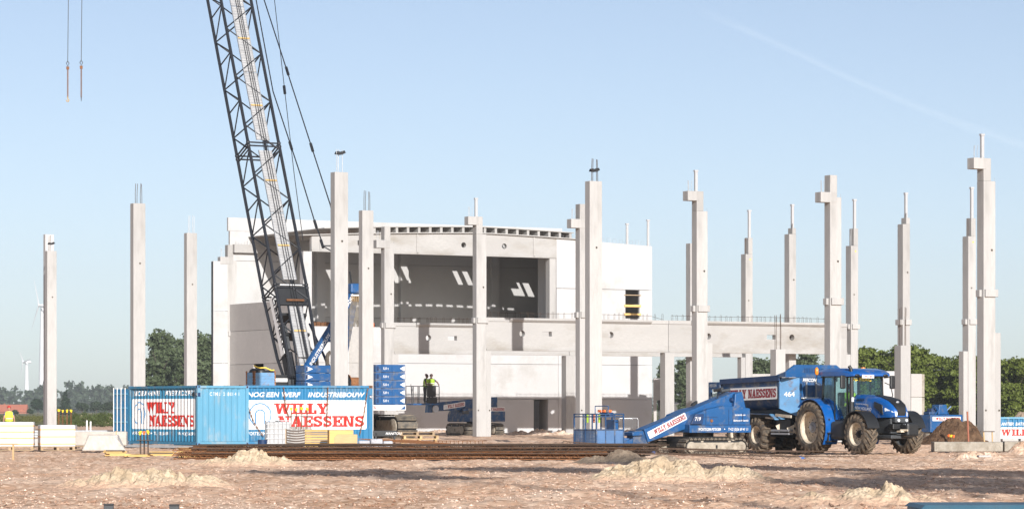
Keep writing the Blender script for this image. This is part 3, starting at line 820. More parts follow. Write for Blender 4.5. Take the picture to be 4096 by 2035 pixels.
def leaf_cloud(blobs, n, size, seed, flat=.75):
    # blobs: (x, y, z, rx, ry, rz); quads spread through the volume, denser towards the skin, grouped in clumps
    rs = np.random.RandomState(seed)
    vol = np.array([b[3]*b[4]*b[5] for b in blobs])**.67
    cnt = np.maximum(8, (n * vol / vol.sum()).astype(int))
    P, Nn = [], []
    for b, c in zip(blobs, cnt):
        nc = max(6, c // 26)
        d = rs.normal(size=(nc, 3)); d /= np.linalg.norm(d, axis=1)[:, None]
        r = (.45 + .55*rs.rand(nc)**.55)[:, None]
        ctr = d * r
        i = rs.randint(0, nc, c)
        pt = ctr[i] + rs.normal(size=(c, 3)) * .17
        P.append(pt * np.array(b[3:6]) + np.array(b[:3]))
        Nn.append(ctr[i] + rs.normal(size=(c, 3)) * .75 + np.array([0, 0, .35]))
    P, Nn = np.concatenate(P), np.concatenate(Nn)
    Nn /= np.linalg.norm(Nn, axis=1)[:, None]
    t = rs.normal(size=P.shape); t -= Nn * (t*Nn).sum(1)[:, None]; t /= np.linalg.norm(t, axis=1)[:, None]
    b2 = np.cross(Nn, t)
    s = size * (.55 + .9*rs.rand(len(P)))[:, None]
    v = np.stack([P - t*s, P + b2*s*flat, P + t*s, P - b2*s*flat], 1).reshape(-1, 3)
    f = np.arange(len(P)*4).reshape(-1, 4)
    return v, f
def crown_blobs(kind, seed):
    r = random.Random(seed); bl = []
    if kind == 'poplar':       # tall open crown on several leaders (unit height 1)
        for i in range(15):
            t = .22 + .72*i/14; w = .17*math.sin(min(1, (t-.12)/.5)*1.5)*(1.12-t*.62)
            a = r.uniform(0, 6.28); o = r.uniform(.02,.12)*(1.1-t)
            bl.append((math.cos(a)*o*1.5, math.sin(a)*o*1.5, t, w*r.uniform(.7,1.2)+.03, w+.03, .075*r.uniform(.8,1.4)))
    elif kind == 'round':
        for i in range(20):
            a = r.uniform(0, 6.28); e = r.uniform(-.6, 1.3); o = r.uniform(.12,.30)
            bl.append((math.cos(a)*o*math.cos(e), math.sin(a)*o*math.cos(e), .58 + math.sin(e)*o*.95, r.uniform(.12,.20), r.uniform(.12,.20), r.uniform(.10,.17)))
    elif kind == 'hedge':      # dense, leafy to the ground
        for i in range(38):
            t = r.uniform(.04,.90); a = r.uniform(0, 6.28); o = r.uniform(.05,.30)*(1.08-t*.6)
            bl.append((math.cos(a)*o, math.sin(a)*o, t, r.uniform(.10,.17), r.uniform(.10,.17), r.uniform(.06,.11)))
    elif kind == 'high':       # bare trunk with the crown near the top
        for i in range(12):
            a = r.uniform(0, 6.28); o = r.uniform(.0,.07)
            bl.append((math.cos(a)*o, math.sin(a)*o, r.uniform(.87,.97), r.uniform(.02,.045), r.uniform(.02,.045), r.uniform(.012,.03)))
    elif kind == 'cone':
        for i in range(14):
            t = .08 + .86*i/13; w = .26*(1.03-t)
            bl.append((r.uniform(-.03,.03), r.uniform(-.03,.03), t, w+.02, w+.02, .07))
    return bl
protos = {}
def proto(kind, seed, n, size, lm):
    key = (kind, seed)
    if key not in protos:
        v, f = leaf_cloud(crown_blobs(kind, seed), n, size, seed)
        cm = np_mesh('crown', v, f, [lm], False)
        r = random.Random(seed+5); tb = MB()
        tb.tube([(0,0,-.02),(.006,.0,.15),(-.01,.01,.4),(.01,0,.68),(0,0,.86)], [.024,.019,.014,.008,.003], 7)
        if kind == 'high': tb = MB().tube([(0,0,-.02),(.003,0,.4),(-.003,0,.7),(0,0,.95)], [.007,.006,.005,.002], 7)
        for i in range(0 if kind == 'high' else 9):
            z = r.uniform(.22,.62); a = r.uniform(0, 6.28); L = r.uniform(.12,.26)
            tb.tube([(0,0,z),(math.cos(a)*L*.5, math.sin(a)*L*.5, z+L*.45),(math.cos(a)*L, math.sin(a)*L, z+L*1.0)], [.009,.006,.002], 5)
        protos[key] = (cm, tb.mesh('trunk', 'bark', True))
    return protos[key]
def tree(label, x, s, h, kind='poplar', seed=1, n=7000, size=.02, lm='leaf_poplar', wide=1.0, group=None, cat='tree', name='tree', p=None):
    p = at(x, s) if p is None else p
    t = thing(name, label, cat, (p.x, p.y, -.1), rnd.uniform(0, 6.28), group)
    t.scale = (h*wide, h*wide, h)
    cm, tm = proto(kind, seed, n, size, lm)
    for nm, me in (('crown', cm), ('trunk', tm)):
        o = bpy.data.objects.new(nm, me); C.objects.link(o); o.parent = t
    return t
gp = 'poplars left of the hall'
tree('open grey-green poplar just right of the column over the dark container', 640, 25, 14.2, 'poplar', 1, 9000, .017, group=gp, wide=1.0)
tree('poplar between the two plain columns left of the hall', 705, 24, 13.2, 'poplar', 2, 9000, .017, group=gp)
tree('broad poplar behind the plain column nearest the hall', 778, 25.5, 13.6, 'poplar', 3, 9000, .017, group=gp, wide=1.1)
tree('poplar touching the left edge of the hall', 846, 25, 13.4, 'poplar', 1, 9000, .017, group=gp)
gp = 'poplars showing between the right columns'
tree('small poplar just right of the hall wall', 2664, 27, 8.4, 'poplar', 2, 9000, .017, group=gp)
tree('poplar between the short columns under the bridge beam', 2738, 27, 9.0, 'poplar', 3, 9000, .017, group=gp, wide=1.1)
tree('left one of the loose trees behind the trailer', 3035, 28, 8.9, 'poplar', 1, 9000, .017, group=gp, wide=1.25)
tree('loose tree behind the stub column above the trailer', 3125, 28, 9.9, 'round', 4, 9000, .02, group=gp, wide=1.0)
tree('loose tree filling the gap left of the column behind the cab', 3225, 28, 9.6, 'poplar', 2, 9000, .017, group=gp, wide=1.3)
gp = 'dense green trees of the right-hand hedgerow'
names = ['just right of the column behind the cab', 'above the tractor cab roof', 'above the tractor bonnet', 'left of the short stub column', 'behind the grey concrete panels', 'right of the grey concrete panels', 'behind the right-hand boom lift', 'left of the far stepped column', 'between the two right columns', 'behind the tallest column', 'right of the tallest column', 'above the soil heap at the right edge', 'at the far right edge']
for i, nm in enumerate(names):
    tree('dense dark green hedgerow tree ' + nm, 3395 + i*61 + rnd.uniform(-10,10), 37 + rnd.uniform(-1.2,1.2), [7.9,8.3,7.7,8.1,8.4,7.6,7.8,7.4,7.5,7.0,7.2,7.4,7.1][i]*1.03, 'hedge', 10 + i % 4, 18000, .017, 'leaf_hedge', 1.15, gp, name='hedgerow_tree')
gp = 'trees and bushes of the left field'
tree('dark pointed tree right of the leftmost column', 262, 12, 8.4, 'cone', 20, 6000, .03, 'leaf_dark', 1.0, gp)
tree('rounded dark tree left of the leftmost column', 152, 12, 5.8, 'round', 21, 6000, .035, 'leaf_dark', 1.1, gp)
for i, (x, s, h, lb) in enumerate(((330, 14, 4.2, 'low round bush right of the pointed tree'), (385, 13, 4.6, 'round bush midway between the leftmost column and the container'), (436, 14, 4.4, 'round bush touching the open container doors'), (120, 15, 2.2, 'small bush before the red roofed house'), (214, 15, 3.0, 'bush hidden by the leftmost column foot'), (60, 16, 1.9, 'small bush behind the standing worker'), (480, 14, 4.0, 'bush behind the container door bars'))):
    tree(lb, x, s, h, 'round', 22 + i % 2, 6000, .035, 'leaf_far', 1.25, gp, 'bush', 'bush')
# the far wood: one mass
rs_ = random.Random(5); bl = []
for X0, X1, Z0, hh, k in ((-420, -215, 2000, 18, 120), (-700, 800, 2300, 15, 150)):
    for i in range(k):
        X = rs_.uniform(X0, X1); Y = Z0 + rs_.uniform(-90, 120); h = hh*rs_.uniform(.72,1.08); w = rs_.uniform(3.5,6.5)
        bl.append((X, Y, h*.62, w, w, h*.40)); bl.append((X + rs_.uniform(-2,2), Y-3, h*.25, w*.9, w, h*.28))
v, f = leaf_cloud(bl, 60000, 1.15, 77)
o = bpy.data.objects.new('woodland', np_mesh('woodland', v, f, ['leaf_far'], False)); C.objects.link(o)
tag(o, 'hazy wood along the horizon at the left', 'wood', kind='stuff')
# weeds along the site edge
def tufts(name, label, pts, n, size, lm, hh):
    rs = np.random.RandomState(len(pts)+n); bl = [(p.x, p.y, hh*k*.4, 1.0*w, 1.2, hh*k*.55) for p, w, k in pts]
    v, f = leaf_cloud(bl, n, size, n, .35)
    o = bpy.data.objects.new(name, np_mesh(name, v, f, [lm], False)); C.objects.link(o)
    tag(o, label, 'weeds', kind='stuff')
rr = random.Random(9)
tufts('weeds', 'green weeds along the site edge left of the container', [(at(rr.uniform(290,520), rr.uniform(30,42)), rr.uniform(.5,1.3), rr.uniform(.5,1.2)) for i in range(90)], 16000, .10, 'leaf_weed', 1.3)
tufts('dry_grass', 'straw coloured dry grass strip at the field edge', [(at(rr.uniform(-60,500), rr.uniform(22,34)), rr.uniform(.8,2.0), rr.uniform(.5,1.2)) for i in range(130)], 14000, .11, 'leaf_grass', .9)
tufts('wall_weeds', 'small weeds beside the concrete foot right of the hall', [(at(rr.uniform(2625,2720), rr.uniform(50,58)), rr.uniform(.2,.5), rr.uniform(.4,1.0)) for i in range(14)], 1800, .05, 'leaf_weed', .5)
# red roofed house
p = at(52, 9.0)
t = thing('house', 'low brick house with orange tiled roof at the left edge', 'house', (p.x, p.y, 0), 0.0)
MB().box(-6.2, 5.4, 0, 8, -1, 1.1).build('wall', 'brick', t)
MB().box(2.6, 6.2, -2.0, 4.0, -1, .9).build('annex', 'brick', t)
MB().prism([(-.5,.9),(4,4.15),(8.5,.9)], 'x', -6.8, 5.9).build('roof', 'roof_tile', t)
MB().prism([(2.3,.8),(4.4,2.2),(6.5,.8)], 'y', -2.4, 3.0).build('annex_roof', 'roof_tile', t)
MB().box(-4.6, -4.1, 3.7, 4.3, 3.6, 4.6).build('chimney', 'brick', t)
# barns seen between the right columns
p = at(2735, 19)
t = thing('barn', 'dark gabled barn between the short columns right of the hall', 'barn', (p.x, p.y, 0), .15)
MB().prism([(-1.9,-1),(-1.9,2.3),(.6,4.1),(3.1,2.3),(3.1,-1)], 'y', 0, 6).build('wall', 'barn_dark', t)
MB().prism([(-2.2,2.15),(.6,4.2),(3.4,2.15),(3.4,2.35),(.6,4.45),(-2.2,2.35)], 'y', -.3, 6.2).build('roof', 'barn_roof', t)
p = at(2718, 26)
t = thing('shed', 'low brick shed with grey roof before the dark barn', 'shed', (p.x, p.y, 0), .1)
MB().box(-1.2, 2.2, 0, 4, -.5, 1.5).build('wall', 'brick', t)
MB().prism([(-.3,1.4),(2,2.55),(4.3,1.4)], 'x', -1.5, 2.6).build('roof', 'barn_roof', t)
MB().box(.6, 1.7, -.04, 0, -.2, 1.2).build('door', 'film_grey', t)
def turbine(label, x, y, s, L, th0, tower_w):
    p = at(x, s); hz = CH + (YH - y)/s
    t = thing('wind_turbine', label, 'turbine', (p.x, p.y, 0), 0.0, 'wind turbines on the horizon')
    hub = Vector((0, 0, hz)); fw = Vector((-.82, -.57, 0)); sd_ = Vector((.57, -.82, 0)); up = Vector((0, 0, 1))
    MB().tube([(0,0,-3),(0,0,hz*.5),(0,0,hz-1)], [tower_w*.62, tower_w*.5, tower_w*.32], 16).build('tower', 'turbine_white', t, True)
    n0, n1 = hub + fw*4.5, hub - fw*6
    MB().tube([n1, hub - fw*3, hub + fw*2, n0], [1.2, 2.0, 2.0, 1.3], 10).build('nacelle', 'turbine_white', t, True)
    MB().ball(hub + fw*5, 1.5, 1.5, 1.5).build('hub', 'turbine_white', t, True)
    for k in range(3):
        a = R(th0 + 120*k); d = sd_*math.sin(a) + up*math.cos(a); c = hub + fw*5; ch = d.cross(fw)
        q = MB(); prof = [(0,.8,.8),(.06,1.1,.9),(.2,1.9,.55),(.5,1.25,.32),(.8,.75,.2),(1,.15,.06)]
        vs = []
        for u, w, th in prof:
            c0 = c + d*(u*L); vs += [c0 - ch*w*.35 , c0 + fw*th, c0 + ch*w, c0 - fw*th]
        fs = [(i*4+j, i*4+(j+1) % 4, (i+1)*4+(j+1) % 4, (i+1)*4+j) for i in range(len(prof)-1) for j in range(4)]
        q.add(vs, fs).build('blade', 'turbine_white', t, True)
turbine('larger wind turbine half hidden by the leftmost column', 172, 1222, 3.5, 35, -24, 8.5)
turbine('smaller distant wind turbine left of the leftmost column', 107, 1447, 3.15, 22, -40, 5.6)
# contrail: a long thin cloud of ice high over the horizon
def contrail():
    m = bpy.data.materials.new('contrail'); m.use_nodes = True
    n, l = m.node_tree.nodes, m.node_tree.links; n.remove(n['Principled BSDF'])
    tc = n.new('ShaderNodeTexCoord'); sp = n.new('ShaderNodeSeparateXYZ'); l.new(tc.outputs['UV'], sp.inputs[0])
    def mth(op, a, b=None):
        x = n.new('ShaderNodeMath'); x.operation = op
        for i, q in ((0, a), (1, b)):
            if q is None: continue
            if hasattr(q, 'links'): l.new(q, x.inputs[i])
            else: x.inputs[i].default_value = q
        return x.outputs[0]
    e = mth('MULTIPLY', mth('MULTIPLY', sp.outputs[1], mth('SUBTRACT', 1.0, sp.outputs[1])), 4.0)
    ends = mth('MINIMUM', mth('MULTIPLY', sp.outputs[0], 5.0), 1.0)
    nz = n.new('ShaderNodeTexNoise'); nz.inputs['Scale'].default_value = 9.0; nz.inputs['Detail'].default_value = 5; l.new(tc.outputs['UV'], nz.inputs['Vector'])
    al = mth('MULTIPLY', mth('MULTIPLY', mth('POWER', e, 2.0), ends), mth('MULTIPLY', nz.outputs[0], .065))
    d = n.new('ShaderNodeBsdfDiffuse'); d.inputs[0].default_value = (.85,.86,.88,1)
    tr = n.new('ShaderNodeBsdfTransparent'); x = n.new('ShaderNodeMixShader')
    l.new(al, x.inputs[0]); l.new(tr.outputs[0], x.inputs[1]); l.new(d.outputs[0], x.inputs[2]); l.new(x.outputs[0], n['Material Output'].inputs[0])
    MT['contrail'] = m
    pts = [(2760,25,95),(2960,110,70),(3180,210,60),(3400,315,56),(3620,410,60),(3850,500,66),(4150,600,70)]
    s = F/11000.0; vs, fs = [], []
    for px_, py_, w in pts:
        c = at(px_, s, py_); k = w/s*.5
        vs += [c + Vector((.35*k, 0, -.9*k)), c + Vector((-.35*k, 0, .9*k))]
    fs = [(2*i, 2*i+2, 2*i+3, 2*i+1) for i in range(len(pts)-1)]
    me = bpy.data.meshes.new('contrail'); me.from_pydata(vs, [], fs); uv = me.uv_layers.new()
    for p in me.polygons:
        for li in p.loop_indices:
            vi = me.loops[li].vertex_index; uv.data[li].uv = ((vi//2)/(len(pts)-1), vi % 2)
    me.materials.append(m)
    o = bpy.data.objects.new('sky_contrail', me); C.objects.link(o)
    tag(o, 'faint white contrail slanting across the sky at upper right', kind='structure')
contrail()
# trees by the photographer, right of the frame, whose shade falls over the foreground
for i, (X, Y, h, w) in enumerate(((20.5, -1, 34, 1), (25.5, 4, 34, 1), (29.5, 9, 35, 1), (31.5, -10, 33, 1), (33, -4, 31.5, 1), (36.5, -2, 33, 1), (33.5, 3, 33.5, 1))):
    tree('tall tree beside the camera outside the frame, ' + ['first', 'second', 'third', 'fourth', 'fifth', 'sixth', 'seventh'][i] + ' from the lens', 0, 1, h, 'high', 31 + i % 3, 2600, .008, 'leaf_poplar', w, 'trees shading the foreground', p=Vector((X, Y, 0)))
# haze in the air over the plain
m = bpy.data.materials.new('haze'); m.use_nodes = True
n = m.node_tree.nodes; n.remove(n['Principled BSDF'])
pv = n.new('ShaderNodeVolumePrincipled'); pv.inputs['Color'].default_value = (.90,.95,1,1); pv.inputs['Density'].default_value = .00013; pv.inputs['Anisotropy'].default_value = 0
m.node_tree.links.new(pv.outputs[0], n['Material Output'].inputs['Volume'])
MT['haze'] = m
tag(MB().box(-2500, 2500, -300, 4100, -6, 190).build('haze', 'haze'), kind='stuff')

# ---------------------------------------------------------------- shipping containers
PER, DEP = .272, .040
def corr(L, m0=.14):
    n = int((L - 2*m0) / PER); o = (L - n*PER) / 2
    xs, ds = [0.0, o], [0.0, 0.0]
    for i in range(n):
        x = o + i*PER
        xs += [x+.048, x+.048+.088, x+.184, x+PER]; ds += [-DEP, -DEP, 0.0, 0.0]
    xs.append(L); ds.append(0.0)
    return xs, ds, (lambda x: float(np.interp(x, xs, ds)))
def corr_wall(name, parent, L, z0, z1, org, ex, m):
    xs, ds, _ = corr(L); ex = Vector(ex); nn = ex.cross(Vector((0,0,1)))
    vs, fs = [], []
    for x, d in zip(xs, ds):
        for z in (z0, z1): vs.append(Vector(org) + ex*x + nn*d + Vector((0,0,z)))
    for i in range(len(xs)-1): fs.append((2*i, 2*i+2, 2*i+3, 2*i+1))
    q = MB(); q.add(vs, fs)
    return q.build(name, m, parent)
def rrect(x0, y0, x1, y1, r):
    out = []
    for cx, cy, a in ((x1-r, y0+r, -90), (x1-r, y1-r, 0), (x0+r, y1-r, 90), (x0+r, y0+r, 180)):
        for k in range(5): out.append((cx + r*math.cos(R(a+k*22.5)), cy + r*math.sin(R(a+k*22.5))))
    return [out]
def sign(parent, L, org, ex, top1, top2, red='red_paint', bottom=True, corrugated=True, lo=.0, full=1.0, logo_m='mark_blue'):
    xs, ds, pf = corr(L); cuts = xs if corrugated else None; pf = pf if corrugated else None
    kw = dict(parent=parent, org=org, ex=ex, ez=(0,0,1), profile=pf, cuts=cuts)
    wp = rrect(.14, .66, L-.14, 1.93, .08)
    def stripes(poly):      # the panel is cut into upright strips so it can follow the sheet
        return poly
    print_on('sign_panel', wp, 'white_paint', lift=.004, **kw)
    pl, w = font_polys(top1, .20, .022, .22, 1.02); k = 2.42/w
    print_on('lettering', shift([[(x*k, y) for x, y in p] for p in pl], .22, 2.075), 'white_paint', lift=.006, step=0, **kw)
    pl, w = font_polys(top2, .20, .022, .22, 1.02); k = 2.62/w
    print_on('lettering', shift([[(x*k, y) for x, y in p] for p in pl], L-.22-2.62, 2.075), 'white_paint', lift=.006, step=0, **kw)
    print_on('emblem', shift(logo_polys(.49, .052), .80, 1.30), logo_m, lift=.010, **kw)
    p1, w1 = slab_polys('WILLY', .475, .05, 1.20)
    print_on('lettering', shift(p1, 1.45, 1.325), red, lift=.010, **kw)
    p2, w2 = slab_polys('NAESSENS', .475, .05, 1.24)
    print_on('lettering', shift(p2, 1.63, .775), red, lift=.010, **kw)
    if bottom:
        for tx, x0, ww in (('WORTEGEM-PETEGEM', .16, 1.45), ('TEL. +32(0)56/69 41 11', 2.08, 1.55), ('FAX +32(0)56/69 41 66', 4.15, 1.72)):
            pl, w = font_polys(tx, .13, .014, 0, 1.0); k = ww/w
            print_on('lettering', shift([[(x*k, y) for x, y in p] for p in pl], x0, .42), 'white_paint', lift=.006, step=0, **kw)
        for x0 in (1.83, 3.88): print_on('lettering', [[(x0+.035*math.cos(R(a)), .485+.035*math.sin(R(a))) for a in range(0, 360, 45)]], 'white_paint', lift=.006, step=0, **kw)
def container(label, loc, rz, m_side, m_end, H=2.48, Lx=2.44, Ly=6.06, front='end'):
    # end (normal -y) is Lx wide; long side (normal -x) is Ly long
    t = thing('shipping_container', label, 'container', loc, rz)
    corr_wall('long_side', t, Ly-.24, .16, H-.10, (.05, Ly-.12, 0), (0,-1,0), m_side)
    corr_wall('long_side', t, Ly-.24, .16, H-.10, (Lx-.05, .12, 0), (0,1,0), m_side)
    corr_wall('end_wall', t, Lx-.24, .16, H-.10, (.12, .05, 0), (1,0,0), m_end)
    MB().box(.03, Lx-.03, .03, Ly-.03, H-.06, H-.03).build('roof', m_side, t)
    MB().box(.05, Lx-.05, .05, Ly-.05, .06, .16).build('floor', 'steel_dark', t)
    for x in (0, Lx-.14):
        for y in (0, Ly-.14):
            p = MB().box(x, x+.14, y, y+.14, .12, H-.12).build('corner_post', m_end if y == 0 else m_side, t)
            for z in (0, H-.118):
                MB().box(x-.006, x+.146, y-.006, y+.146, z, z+.118).build('corner_casting', 'blue_crate', p)
                MB().box(x+.035, x+.105, y-.009, y-.0065, z+.03, z+.095).build('casting_slot', 'black_paint', p); MB().box(x-.009, x-.0065, y+.035, y+.105, z+.03, z+.095).build('casting_slot', 'black_paint', p)
    for z, h in ((.03, .12), (H-.11, .10)):
        MB().box(.0, .075, .142, Ly-.142, z, z+h).build('side_rail', m_side, t)
        MB().box(Lx-.075, Lx, .142, Ly-.142, z, z+h).build('side_rail', m_side, t)
        MB().box(.142, Lx-.142, 0, .075, z, z+h).build('end_rail', m_end, t)
        MB().box(.142, Lx-.142, Ly-.075, Ly, z, z+h).build('end_rail', m_side, t)
    return t
P1 = at(790, 97)
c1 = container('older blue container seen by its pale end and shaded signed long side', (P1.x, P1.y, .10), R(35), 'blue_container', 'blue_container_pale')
sign(c1, 6.06-.24, (.05, 5.94, 0), (0,-1,0), 'ENCORE UN CHANTIER', 'BATIMENTS INDUSTRIELS')
pl, w = font_polys('CTMU 218014 1', .14, .010, 0, 1.5)
_, _, pf_ = corr(2.2); xs_ = corr(2.2)[0]
print_on('lettering', shift([[(x*1.40/w, y) for x, y in p] for p in pl], .50, 2.06), 'white_paint', c1, (.12,.05,0), (1,0,0), (0,0,1), profile=pf_, cuts=xs_, step=0)
MB().box(-.012, -.002, .03, .14, 2.02, 2.18).box(.02, .13, -.012, -.002, 2.02, 2.18).build('number_plate', 'blue_dark', c1)
pl, w = font_polys('92', .10, .01)
print_on('lettering', shift(pl, .02, 2.06), 'white_paint', c1, (-.012,.13,0), (0,-1,0), (0,0,1), step=0)
MB().lathe([(-.02,.10),(-.03,.09),(-.03,.001)], 'x', 14, (.06,.42,2.12)).build('vent', 'steel_dark', c1)
# its far doors stand open: leaves seen edge-on with locking bars
for k, (x0, y0, dx, dy) in enumerate(((.02, 6.08, -.10, 1.0), (2.42, 6.08, .3, .95))):
    d = Vector((dx, dy, 0)).normalized(); nn = Vector((-d.y, d.x, 0)); o0 = Vector((x0, y0, 0))
    q = MB(); e = o0 + d*1.15
    q.bar(o0 + Vector((0,0,1.26)), e + Vector((0,0,1.26)), .05, 2.2)
    dr = q.build('door', 'blue_container_deep', c1)
    for f in (.15, .42, .68, .92):
        b = o0 + d*1.15*f + nn*.06
        MB().cyl(b + Vector((0,0,.12)), b + Vector((0,0,2.42)), .02, n=8).build('locking_bar', 'white_paint', dr)
    for z in (.35, .95, 1.55, 2.15):
        MB().bar(o0 + d*.05 + nn*.04 + Vector((0,0,z)), e - d*.05 + nn*.04 + Vector((0,0,z)), .03, .06).build('hinge_bar', 'blue_container_pale', dr)
t = thing('sleeper', 'pale grey sleeper under the long side of the dark blue container', 'sleeper', (P1.x, P1.y, 0), R(35))
MB().box(-.10, .14, .15, 6.2, -.02, .098).build('beam', 'pvc_pipe', t)
t = thing('sleeper', 'sleeper under the far side of the dark blue container', 'sleeper', (P1.x, P1.y, 0), R(35))
MB().box(2.28, 2.46, .0, 6.2, -.02, .098).build('beam', 'pvc_pipe', t)

ra = at(1490, 91); rz2 = R(22); la = ra - Vector((6.06*math.cos(rz2), 6.06*math.sin(rz2), 0))
t2 = thing('shipping_container', 'sunlit blue container with big white sign facing the camera', 'container', (la.x, la.y, .06), rz2)
L2, W2, H2 = 6.06, 2.44, 2.58
corr_wall('long_side', t2, L2-.24, .16, H2-.10, (.12, .05, 0), (1,0,0), 'blue_container_deep')
corr_wall('long_side', t2, L2-.24, .16, H2-.10, (L2-.12, W2-.05, 0), (-1,0,0), 'blue_container_deep')
corr_wall('end_wall', t2, W2-.24, .16, H2-.10, (L2-.05, .12, 0), (0,1,0), 'blue_container_deep')
corr_wall('end_wall', t2, W2-.24, .16, H2-.10, (.05, W2-.12, 0), (0,-1,0), 'blue_container_deep')
MB().box(.03, L2-.03, .03, W2-.03, H2-.06, H2-.03).build('roof', 'blue_container_deep', t2)
MB().box(.05, L2-.05, .05, W2-.05, .0, .15).build('floor', 'steel_dark', t2)
for x in (0, L2-.16):
    for y in (0, W2-.16):
        p = MB().box(x, x+.16, y, y+.16, .12, H2-.12).build('corner_post', 'blue_container_deep', t2)
        for z in (0, H2-.118):
            MB().box(x-.006, x+.166, y-.006, y+.166, z, z+.118).build('corner_casting', 'rust', p)
            MB().box(x+.045, x+.115, y-.009, y-.0065, z+.03, z+.095).build('casting_slot', 'black_paint', p)
for z, h in ((.03, .12), (H2-.11, .10)):
    MB().box(.162, L2-.162, 0, .075, z, z+h).build('side_rail', 'blue_container_deep', t2)
    MB().box(.162, L2-.162, W2-.075, W2, z, z+h).build('side_rail', 'blue_container_deep', t2)
sign(t2, L2-.24, (.12, .05, 0), (1,0,0), 'NOG EEN WERF', 'INDUSTRIEBOUW', bottom=False)
kw = dict(parent=t2, org=(.12,.05,0), ex=(1,0,0), ez=(0,0,1), profile=corr(L2-.24)[2], cuts=corr(L2-.24)[0])
pl, w = font_polys('WORTEGEM-PETEGEM', .14, .014, 0, 1.0)
print_on('lettering', shift([[(x*1.6/w, y) for x, y in p] for p in pl], .16, .42), 'white_paint', step=0, **kw)
MB().box(L2-.145, L2-.015, -.010, -.002, 2.0, 2.16).build('number_plate', 'blue_dark', t2)
pl, w = font_polys('92', .09, .01)
print_on('lettering', shift(pl, L2-.14, 2.04), 'white_paint', t2, (0,-.010,0), (1,0,0), (0,0,1), step=0)
def chain(label, pts, par_rz=None):
    t = thing('lifting_chain', label, 'chain', pts[0], 0.0, 'chains hanging on the signed container')
    o = Vector(pts[0]); ps = [Vector(p) - o for p in pts]
    k = 0
    for a, b in zip(ps, ps[1:]):
        n = max(2, int((b-a).length / .09))
        for i in range(n):
            p, q = a.lerp(b, i/n), a.lerp(b, (i+1)/n)
            MB().bar(p, q, .045 if k % 2 else .018, .018 if k % 2 else .045).build('link', 'rust', t); k += 1
    return t
def on_c2(x, z, off=-.05):   # point on the face of the signed container
    c, s = math.cos(rz2), math.sin(rz2)
    return Vector((la.x + c*x - s*off, la.y + s*x + c*off, .06 + z))
chain('rusty chain down the left part of the signed container by the arch emblem', [on_c2(.35, 1.65), on_c2(.62, .95), on_c2(1.05, .35)])
chain('rusty chain crossing the first letter of the white sign', [on_c2(1.95, 2.5), on_c2(2.05, 1.6), on_c2(2.2, 1.2)])
chain('rusty chain hanging straight down the middle of the signed container', [on_c2(3.98, 2.5), on_c2(3.95, 1.5), on_c2(3.92, .75)])
chain('rusty chain slanting from the right corner of the signed container', [on_c2(5.82, 2.45), on_c2(5.65, 1.3), on_c2(5.45, .4)])

# low container at the right edge
p = at(4003, 76)
t = thing('low_container', 'low blue container with cut off red lettering at the right edge', 'container', (p.x, p.y, 0), 0.0)
corr_wall('long_side', t, 5.0, .05, 1.10, (0, 0, 0), (1,0,0), 'blue_container_deep')
MB().box(-.05, 5.05, -.04, .05, 1.10, 1.20).build('top_rail', 'blue_container_pale', t)
MB().box(-.06, 5.05, .06, 2.2, .02, 1.14).build('body', 'blue_container_deep', t)
cx_, _, cp_ = corr(5.0)
kw = dict(parent=t, org=(0,0,0), ex=(1,0,0), ez=(0,0,1), profile=cp_, cuts=cx_)
pl, w = font_polys('ANTIER  BATIMENTS', .16, .02, .2)
print_on('lettering', shift([[(x*1.75/w, y) for x, y in p] for p in pl], .03, .76), 'white_paint', step=0, **kw)
print_on('sign_panel', rrect(.0, -.05, 4.9, .66, .05), 'white_paint', lift=.004, **kw)
p1_, w_ = slab_polys('WILLY', .34, .05, 1.2)
print_on('lettering', shift(p1_, .02, .22), 'red_paint', lift=.010, **kw)

# ---------------------------------------------------------------- goods lying about the site
def pallet(parent_name, label, loc, rz, group=None, w=1.2, d=.8, mt='pallet_wood'):
    t = thing(parent_name, label, 'pallet', loc, rz, group)
    build_pallet(t, w, d, mt); return t
_pal = {}
def build_pallet(t, w=1.2, d=.8, mt='pallet_wood', z=0.0):
    key = (w, d, mt)
    if key not in _pal:
        _pal[key] = (MB().box(-w/2, w/2, -.05, .05, 0, .022).mesh('board', mt), MB().box(-.05, .05, -.05, .05, 0, .08).mesh('block', mt), MB().box(-.05, .05, -d/2, d/2, 0, .022).mesh('stringer', mt))
    b, k, s = _pal[key]
    def put(n, me, x, y, zz):
        o = bpy.data.objects.new(n, me); C.objects.link(o); o.parent = t; o.location = (x, y, zz + z)
    for y in (-d/2+.05, 0, d/2-.05): put('board', b, 0, y, 0)
    for x in (-w/2+.05, 0, w/2-.05):
        for y in (-d/2+.05, 0, d/2-.05): put('block', k, x, y, .023)
        put('stringer', s, x, 0, .104)
    for i in range(5): put('board', b, 0, -d/2+.05 + i*(d-.1)/4, .127)
def pack(label, x, s, w, d, h, rz, straps=3):
    p = at(x, s); t = thing('insulation_pack', label, 'pack', (p.x, p.y, 0), rz, 'white wrapped insulation packs')
    build_pallet(t, w, d, 'pallet_wood')
    MB().box(-w/2-.01, w/2+.01, -d/2-.01, d/2+.01, .152, h).build('wrapped_block', 'film_white', t, bevel=.03)
    n = straps
    for i in range(n):
        z = .152 + (h-.152)*(i+.28)/n
        MB().box(-w/2-.016, w/2+.016, -d/2-.016, d/2+.016, z, z+.05).build('strap', 'strap_orange', t)
    return t
pack('white wrapped insulation pack on a pallet cut by the left edge', 42, 103, 1.80, 1.0, 1.10, R(6), 4)
pack('white wrapped insulation pack on a pallet before the leftmost column', 226, 103, 1.32, 1.1, .98, R(14), 3)
p = at(395, 101); t = thing('wrapped_pallet', 'dusty film wrapped pallet left of the dark blue container', 'pallet', (p.x, p.y, 0), R(4))
